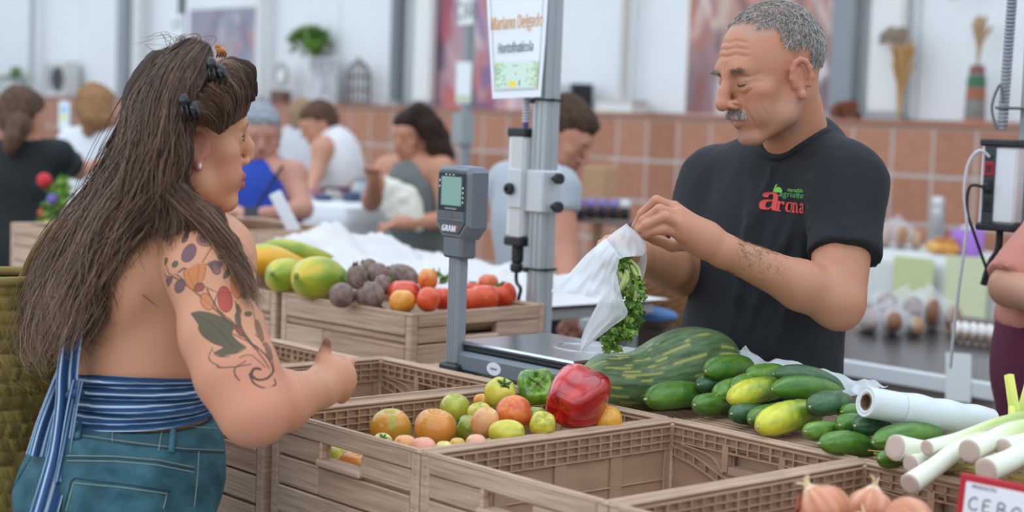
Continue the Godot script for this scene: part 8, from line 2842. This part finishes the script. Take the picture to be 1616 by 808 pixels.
func sack(label: String, where: Vector3, r: Vector3, seed_: int, dark: String, pale: String, group := "") -> void:
	# bread or rolls in a clear crinkled bag: the rolls, and the film over them
	var o := thing("bread_bag", label, "bread", where, group)
	var rr := RandomNumberGenerator.new()
	rr.seed = seed_
	for k in 7:
		var s := Shape.new()
		s.ball(Vector3((k - 3) * r.x * 0.27, r.y * (0.55 + 0.25 * (k % 2)), (k % 3 - 1) * r.z * 0.4), Vector3(r.x * 0.24, r.y * 0.58, r.z * 0.6), 10, 7, Basis(Vector3.UP, rr.randf()))
		part("loaf", s.solid(), paint(dark if k % 3 else pale, 0.7), o)
	var F := Field.new()
	F.color = Color.WHITE
	F.egg(Vector3(0, r.y * 0.72, 0), Vector3(r.x, r.y * 0.85, r.z), 0.02)
	F.limb(Vector3(0, r.y * 1.2, 0), Vector3(r.x * 0.1, r.y * 1.9, 0), r.y * 0.3, r.y * 0.12, 0.05)
	F.rough = FastNoiseLite.new()
	F.rough.seed = seed_
	F.rough.frequency = 24.0
	F.rough_by = 0.022
	F.cuts = [Plane(Vector3(0, -1, 0), -0.003)]
	shaped("film", [[F, 0.014]], wrapper(), o, Vector3.ZERO)

func wrapper() -> StandardMaterial3D:
	if not mats.has("wrapper"):
		var m := StandardMaterial3D.new()
		m.albedo_color = Color(0.93, 0.93, 0.94, 0.26)
		m.transparency = BaseMaterial3D.TRANSPARENCY_ALPHA
		m.roughness = 0.28
		mats["wrapper"] = m
	return mats["wrapper"]

func stalls_behind() -> void:
	# table of the two women, white cloth
	var c := at(560, 330, 8.0)
	var h := at(560, 318, 8.2).y
	cloth_table("table under a white cloth before the women, strewn with small wares", at(490, 330, 8.25), 1.35, 0.55, h, "d6d6d6")
	var rr := RandomNumberGenerator.new()
	rr.seed = 40
	var names := ["dark blue ware on the white cloth", "small pale ware on the white cloth", "reddish ware on the white cloth"]
	for k in 12:
		var p := at(420 + k * 15, 316 + (k % 3) * 2, 8.15 + 0.1 * (k % 3))
		var o := thing("small_ware", ["flat dark blue packet lying on the white cloth", "pale trinket box on the white cloth", "reddish trinket on the white cloth"][k % 3], "ware", Vector3(p.x, h + 0.001, p.z), "wares on the white cloth")
		block("packet", Vector3(-0.035, 0, -0.03), Vector3(0.035, 0.025 + 0.015 * (k % 2), 0.03), paint(["3f4a66", "b9b5ae", "a5626a"][k % 3], 0.6), o, 0.004)
		block("lid", Vector3(-0.030, 0.0255 + 0.015 * (k % 2), -0.025), Vector3(0.030, 0.032 + 0.015 * (k % 2), 0.025), paint(["54607d", "c9c5be", "b5727a"][k % 3], 0.6), o, 0.002)
	for k in 2:
		var p := at([568, 604][k], 302, [8.2, 8.1][k])
		var j := thing("glass_jar", ["glass jar near the raised hand", "squat glass jar beside the burgundy skirt"][k], "jar", Vector3(p.x, h + 0.001, p.z))
		var s := Shape.new()
		s.lathe([Vector2(0.0, 0.0), Vector2(0.04, 0.0), Vector2(0.045, 0.06), Vector2(0.03, 0.09), Vector2(0.03, 0.10)], 16)
		part("glass", s.solid(), paint("aeb3b5", 0.2), j)
		var l := Shape.new()
		l.lathe([Vector2(0.033, 0.10), Vector2(0.033, 0.12), Vector2(0.0, 0.122)], 16)
		part("lid", l.solid(), paint("7d8083", 0.4), j)
	# lemon-print panel hanging at that table's end
	var ln := at(590, 350, 7.85)
	var lp := part("lemon_cloth", boxed(Vector3(0.14, 0.30, 0.02), 0.006), paint("b9bd8a", 0.85), null, ln + Vector3(0, -0.05, 0))
	tag(lp, "pale yellow-green cloth hanging at the white table's end", "cloth")
	# the pale crumpled cloth heaped behind the beets
	var hc := at(640, 420, 5.0)
	var ht := thing("side_table", "side table under the crumpled white cloth", "table", Vector3(hc.x, 0, hc.z))
	var top_y := at(640, 452, 5.0).y
	block("table_top", Vector3(-0.65, top_y - 0.03, -0.4), Vector3(0.65, top_y, 0.4), paint("9a9a98", 0.6), ht, 0.004)
	for x in [-0.6, 0.6]:
		for z in [-0.35, 0.35]: block("leg", Vector3(x - 0.02, 0, z - 0.02), Vector3(x + 0.02, top_y - 0.031, z + 0.02), paint("77797a", 0.6), ht)
	var heap := thing("crumpled_cloth", "heap of crumpled white cloth behind the beets and tomatoes", "cloth", Vector3(hc.x, top_y + 0.001, hc.z))
	var fs := Shape.new()
	var fn := FastNoiseLite.new()
	fn.frequency = 2.2
	fn.seed = 6
	fs.sheet(90, 60, func(u, v):
		var x: float = (u - 0.5) * 1.36
		var z: float = (0.5 - v) * 0.86
		var edge := smoothstep(0.0, 0.16, u) * smoothstep(1.0, 0.84, u) * smoothstep(0.0, 0.16, v) * smoothstep(1.0, 0.84, v)
		var fold := absf(fn.get_noise_2d(x * 0.9, z * 2.4 + x * 0.6)) + 0.4 * absf(fn.get_noise_2d(x * 3.0 + 9.0, z * 5.0))
		var lump := 0.08 * exp(-pow((x + 0.35) / 0.16, 2.0)) * exp(-pow(z / 0.28, 2.0))
		return Vector3(x, 0.012 + edge * (0.02 + lump + 0.075 * fold), z))
	var cm := paint("cfcac6", 0.9)
	var cl := part("folds", fs.solid(), cm, heap)
	# steel counter with bread
	var s0 := at_y(1350, 572, 0.9)
	var st := thing("steel_counter", "steel-topped counter with a white edge behind the stall holder", "counter", Vector3(s0.x, 0, s0.z))
	var steel := StandardMaterial3D.new()
	steel.albedo_color = Color("6f7072")
	steel.metallic = 0.85
	steel.roughness = 0.25
	block("steel_top", Vector3(-1.3, 0.885, -1.5), Vector3(0.5, 0.9, -0.012), steel, st, 0.002)
	block("edge_rail", Vector3(-1.3, 0.855, -0.0115), Vector3(0.5, 0.904, 0.015), paint("cfd0d0", 0.5), st, 0.004)
	block("front_panel", Vector3(-1.28, 0.05, -0.04), Vector3(0.48, 0.854, -0.015), paint("7d7068", 0.7), st, 0.004)
	block("back_panel", Vector3(-1.28, 0.05, -1.49), Vector3(0.48, 0.88, -1.47), paint("7d7068", 0.7), st, 0.004)
	for x in [-1.25, 0.44]: block("leg", Vector3(x, 0, -0.6), Vector3(x + 0.04, 0.88, -0.1), paint("77797a", 0.6), st)
	var pl := part("price_slip", boxed(Vector3(0.085, 0.14, 0.003), 0.001), paint("dcdcda", 0.6), null, at_z(1512, 596, s0.z + 0.019))
	pl.rotation = Vector3(0.0, 0.0, 0.06)
	tag(pl, "white paper slip hanging from the steel counter's edge", "paper")
	var labels := ["clear bag of brown rolls beside the stall holder's elbow", "upper clear bag of brown rolls on the counter", "clear bag of dark rolls in the middle of the counter", "clear bag of seeded rolls towards the jacketed person"]
	for q in [[1395, 512, 5.15, 0.13, 0.06, 0], [1425, 488, 5.35, 0.14, 0.065, 1], [1460, 506, 5.05, 0.11, 0.085, 2]]:
		var p := at_y(q[0], q[1] + 14, 0.9)
		sack(labels[q[5]], Vector3(p.x, 0.902, p.z), Vector3(q[3], q[4], 0.10), 50 + q[5], "7d5236", "a37c5a", "bagged bread on the steel counter")
	for k in 6:
		var p := at_y(1508 + k * 13, 540 + k * 1.5, 0.9)
		var o := thing("ring_roll", "pale floury roll in the row at the counter's end", "bread", Vector3(p.x, 0.902, p.z), "row of floury rolls")
		var s := Shape.new()
		s.ball(Vector3(0, 0.035, 0), Vector3(0.018, 0.035, 0.05), 12, 8, Basis(Vector3.UP, 0.7))
		part("crust", s.solid(), paint("a58f7e", 0.8), o)
		var w := Shape.new()
		w.ball(Vector3(0.004, 0.043, 0.004), Vector3(0.017, 0.030, 0.045), 12, 8, Basis(Vector3.UP, 0.7))
		part("flour", w.solid(), paint("d9d2ca", 0.8), o)
	# table against the wall with a lemon-print cloth
	var ty := 1.0
	var tc := at_y(1470, 404, ty)
	cloth_table("table by the tiled wall under a pale lemon-print cloth", tc + Vector3(0, 0, -0.3), 1.9, 0.62, ty, "d3d4cf")
	var zf := tc.z + 0.05
	for q in [[1446, 440, 60, "c3c892"], [1530, 440, 40, "cdd0a8"]]:
		var p := at_z(q[0], q[1], zf)
		var lm := part("lemon_print", boxed(Vector3(0.24, 0.30, 0.006), 0.002), paint(q[3], 0.85), null, p + Vector3(0, -0.04, 0.03))
		tag(lm, ["wide lemon-green printed square on the table cloth", "narrow lemon-green printed square on the table cloth"][0 if q[0] < 1500 else 1], "cloth")
	var on_table := func(px: float, dz: float) -> Vector3:
		var q := at_z(px, 395, tc.z - 0.25 + dz)
		return Vector3(q.x, ty + 0.002, tc.z - 0.25 + dz)
	sack("crumpled clear bag of rolls on the lemon-print cloth", on_table.call(1412, 0.0), Vector3(0.13, 0.09, 0.10), 71, "a67a55", "c09a78")
	var fl := thing("steel_flask", "tall brushed steel vacuum flask before the tiles", "flask", on_table.call(1476, -0.05))
	var fsx := Shape.new()
	fsx.lathe([Vector2(0.0, 0.0), Vector2(0.04, 0.0), Vector2(0.04, 0.20), Vector2(0.033, 0.225)], 18)
	var sm := paint("b9b9b8", 0.3, 0.7)
	part("flask_body", fsx.solid(), sm, fl)
	var fc := Shape.new()
	fc.lathe([Vector2(0.034, 0.226), Vector2(0.036, 0.232), Vector2(0.036, 0.275), Vector2(0.03, 0.285), Vector2(0.0, 0.287)], 18)
	part("cup_lid", fc.solid(), paint("cdcdcc", 0.3, 0.6), fl)
	var tub := thing("purple_tub", "purple plastic tub with a white lid by the tiles", "tub", on_table.call(1526, 0.02))
	var tb := Shape.new()
	tb.lathe([Vector2(0.0, 0.0), Vector2(0.075, 0.0), Vector2(0.085, 0.13), Vector2(0.0, 0.131)], 20)
	part("tub_wall", tb.solid(), paint("a06fc4", 0.5), tub)
	var tl := Shape.new()
	tl.lathe([Vector2(0.0, 0.1315), Vector2(0.05, 0.132), Vector2(0.03, 0.15), Vector2(0.0, 0.155)], 16)
	part("white_lid", tl.solid(), paint("dcdadd", 0.6), tub)
	for q in [[1478, 0.13, "d3a05a"], [1497, 0.13, "c8873a"]]:
		var ck := thing("pastry", ["golden pastry lying before the flask", "orange-brown pastry beside the purple tub"][0 if q[0] < 1490 else 1], "pastry", on_table.call(q[0], q[1]))
		var cs := Shape.new()
		cs.ball(Vector3(0, 0.035, 0), Vector3(0.065, 0.035, 0.05), 14, 8)
		part("crust", cs.solid(), paint(q[2], 0.7), ck)
		var ct := Shape.new()
		ct.ball(Vector3(0.01, 0.07, 0), Vector3(0.03, 0.02, 0.03), 12, 6)
		part("topping", ct.solid(), paint("b5702c", 0.6), ck)
	# rack of dark bottles with violet caps, and the paper bag
	var ry := at(950, 345, 8.0).y
	var rack := thing("bottle_rack", "wooden trestle rack carrying a row of dark bottles", "rack", Vector3(at(950, 345, 8.0).x, 0, at(950, 345, 8.0).z))
	block("shelf", Vector3(-0.24, ry - 0.02, -0.10), Vector3(0.24, ry, 0.10), paint("6a5a50", 0.7), rack, 0.004)
	for x in [-0.2, 0.2]:
		for s in [-1.0, 1.0]:
			var lg := Shape.new()
			lg.rod(Vector3(x, ry - 0.02, 0), Vector3(x + 0.06 * s, 0.0, 0.16 * s), 0.014, 6)
			part("leg", lg.solid(), paint("a8794f", 0.7), rack)
	for k in 5:
		var p := at(914 + k * 18, 338, 7.96)
		var b := thing("dark_bottle", "dark bottle with a violet cap on the wooden rack" if k < 4 else "dark bottle with a white cap on the wooden rack", "bottle", Vector3(p.x, ry + 0.001, p.z), "bottles on the rack")
		var bs := Shape.new()
		bs.lathe([Vector2(0.0, 0.0), Vector2(0.026, 0.0), Vector2(0.026, 0.045), Vector2(0.018, 0.058)], 14)
		part("glass", bs.solid(), paint("1c1a22", 0.3), b)
		var bc := Shape.new()
		bc.lathe([Vector2(0.020, 0.0585), Vector2(0.026, 0.062), Vector2(0.026, 0.092), Vector2(0.0, 0.096)], 14)
		part("cap", bc.solid(), paint("8578b0" if k < 4 else "d5d2d4", 0.5), b)
	var pb := thing("kraft_paper_bag", "upright tan paper bag against the tiles", "paper bag", Vector3(at(946, 290, 8.3).x, ry + 0.001, at(946, 290, 8.3).z))
	block("shelf_foot", Vector3(-0.10, -0.02, -0.06), Vector3(0.10, -0.0005, 0.06), paint("8a6a4c", 0.7), pb, 0.003)
	block("paper", Vector3(-0.075, 0.0, -0.05), Vector3(0.075, 0.24, 0.05), paint("b08a68", 0.85), pb, 0.006)
	block("folded_side", Vector3(-0.0765, 0.0, -0.045), Vector3(-0.0755, 0.23, 0.045), paint("c9a888", 0.85), pb, 0.0)
	for z in [-0.03, 0.03]:
		var hd := Shape.new()
		hd.tube(bent([Vector3(-0.03, 0.24, z), Vector3(-0.025, 0.275, z), Vector3(0.025, 0.275, z), Vector3(0.03, 0.24, z)], 5), 0.005, 6)
		part("handle", hd.solid(), paint("a07a58", 0.85), pb)
	block("rack_post", Vector3(-0.02, -ry, -0.02), Vector3(0.02, -0.021, 0.02), paint("8a6a4c", 0.7), pb, 0.003)
	# wicker basket low between the men
	var wk := thing("wicker_basket", "brown wicker basket low behind the celery", "basket", Vector3(at(1045, 470, 5.1).x, 0, at(1045, 470, 5.1).z))
	var wy := at(1045, 500, 5.2).y
	block("stool", Vector3(-0.16, 0.0, -0.16), Vector3(0.16, wy, 0.16), paint("5a4a40", 0.8), wk, 0.01)
	var ws := Shape.new()
	ws.sheet(60, 24, func(u, v): return Vector3(cos(TAU * u), 0, -sin(TAU * u)) * (0.13 + 0.04 * v + 0.006 * sin(u * TAU * 20.0) * cos(v * 40.0)) + Vector3(0, wy + 0.001 + v * 0.13, 0), true)
	part("woven_wall", ws.solid(), paint("8a5c34", 0.8), wk)
	var bl := thing("blue_cloth", "folded blue cloth on the counter behind the celery", "cloth", at(1030, 496, 4.9))
	var bs2 := Shape.new()
	bs2.ball(Vector3(0, 0, 0), Vector3(0.09, 0.022, 0.06), 16, 8)
	part("folds", bs2.solid(), paint("4a6a94", 0.85), bl)
	# red flowers at the far stall
	var fw := thing("flower_bouquet", "bunch of red and mixed flowers at the black-clad woman's side", "flowers", at(88, 325, 6.6))
	var fst := Shape.new()
	for k in 20: sprig(fst, Vector3(rr.randf_range(-0.06, 0.06), rr.randf_range(-0.10, 0.10), rr.randf_range(-0.05, 0.05)), Vector3.UP, 0.03, k + 900, 7)
	tag(part("greenery", fst.solid(), tinted("leaf", 0.55), fw), "", "", "", "stuff")
	for q in [[-0.02, 0.10, "c02a2c", 0.03], [0.05, 0.03, "6b5a9a", 0.022], [0.02, -0.07, "c9c23a", 0.02], [-0.03, -0.03, "b5562c", 0.02]]:
		var f := Shape.new()
		f.ball(Vector3(q[0], q[1], 0.04), Vector3(q[3], q[3], q[3]), 10, 8)
		part("blossom", f.solid(), paint(q[2], 0.7), fw)
	var vase := Shape.new()
	vase.lathe([Vector2(0.0, -0.415), Vector2(0.06, -0.415), Vector2(0.05, -0.2), Vector2(0.06, -0.09)], 14)
	part("bucket", vase.solid(), paint("7a7d80", 0.5), fw)
	block("stand", Vector3(-0.09, -fw.position.y, -0.09), Vector3(0.09, -0.416, 0.09), paint("6a6460", 0.7), fw)
	# white tag leaning by the blue dress
	var tq := at(458, 352, 5.9)
	var tg := thing("white_placard", "narrow white placard leaning before the blue dress", "placard", Vector3(tq.x, 0, tq.z))
	part("board", boxed(Vector3(0.045, 0.24, 0.012), 0.003), paint("d9dadb", 0.6), tg, Vector3(0, tq.y, 0)).basis = lens_basis * Basis(Vector3.BACK, deg_to_rad(27))
	block("stake", Vector3(0.02, 0.967, -0.03), Vector3(0.035, tq.y - 0.05, -0.015), paint("8a8d90", 0.6), tg)
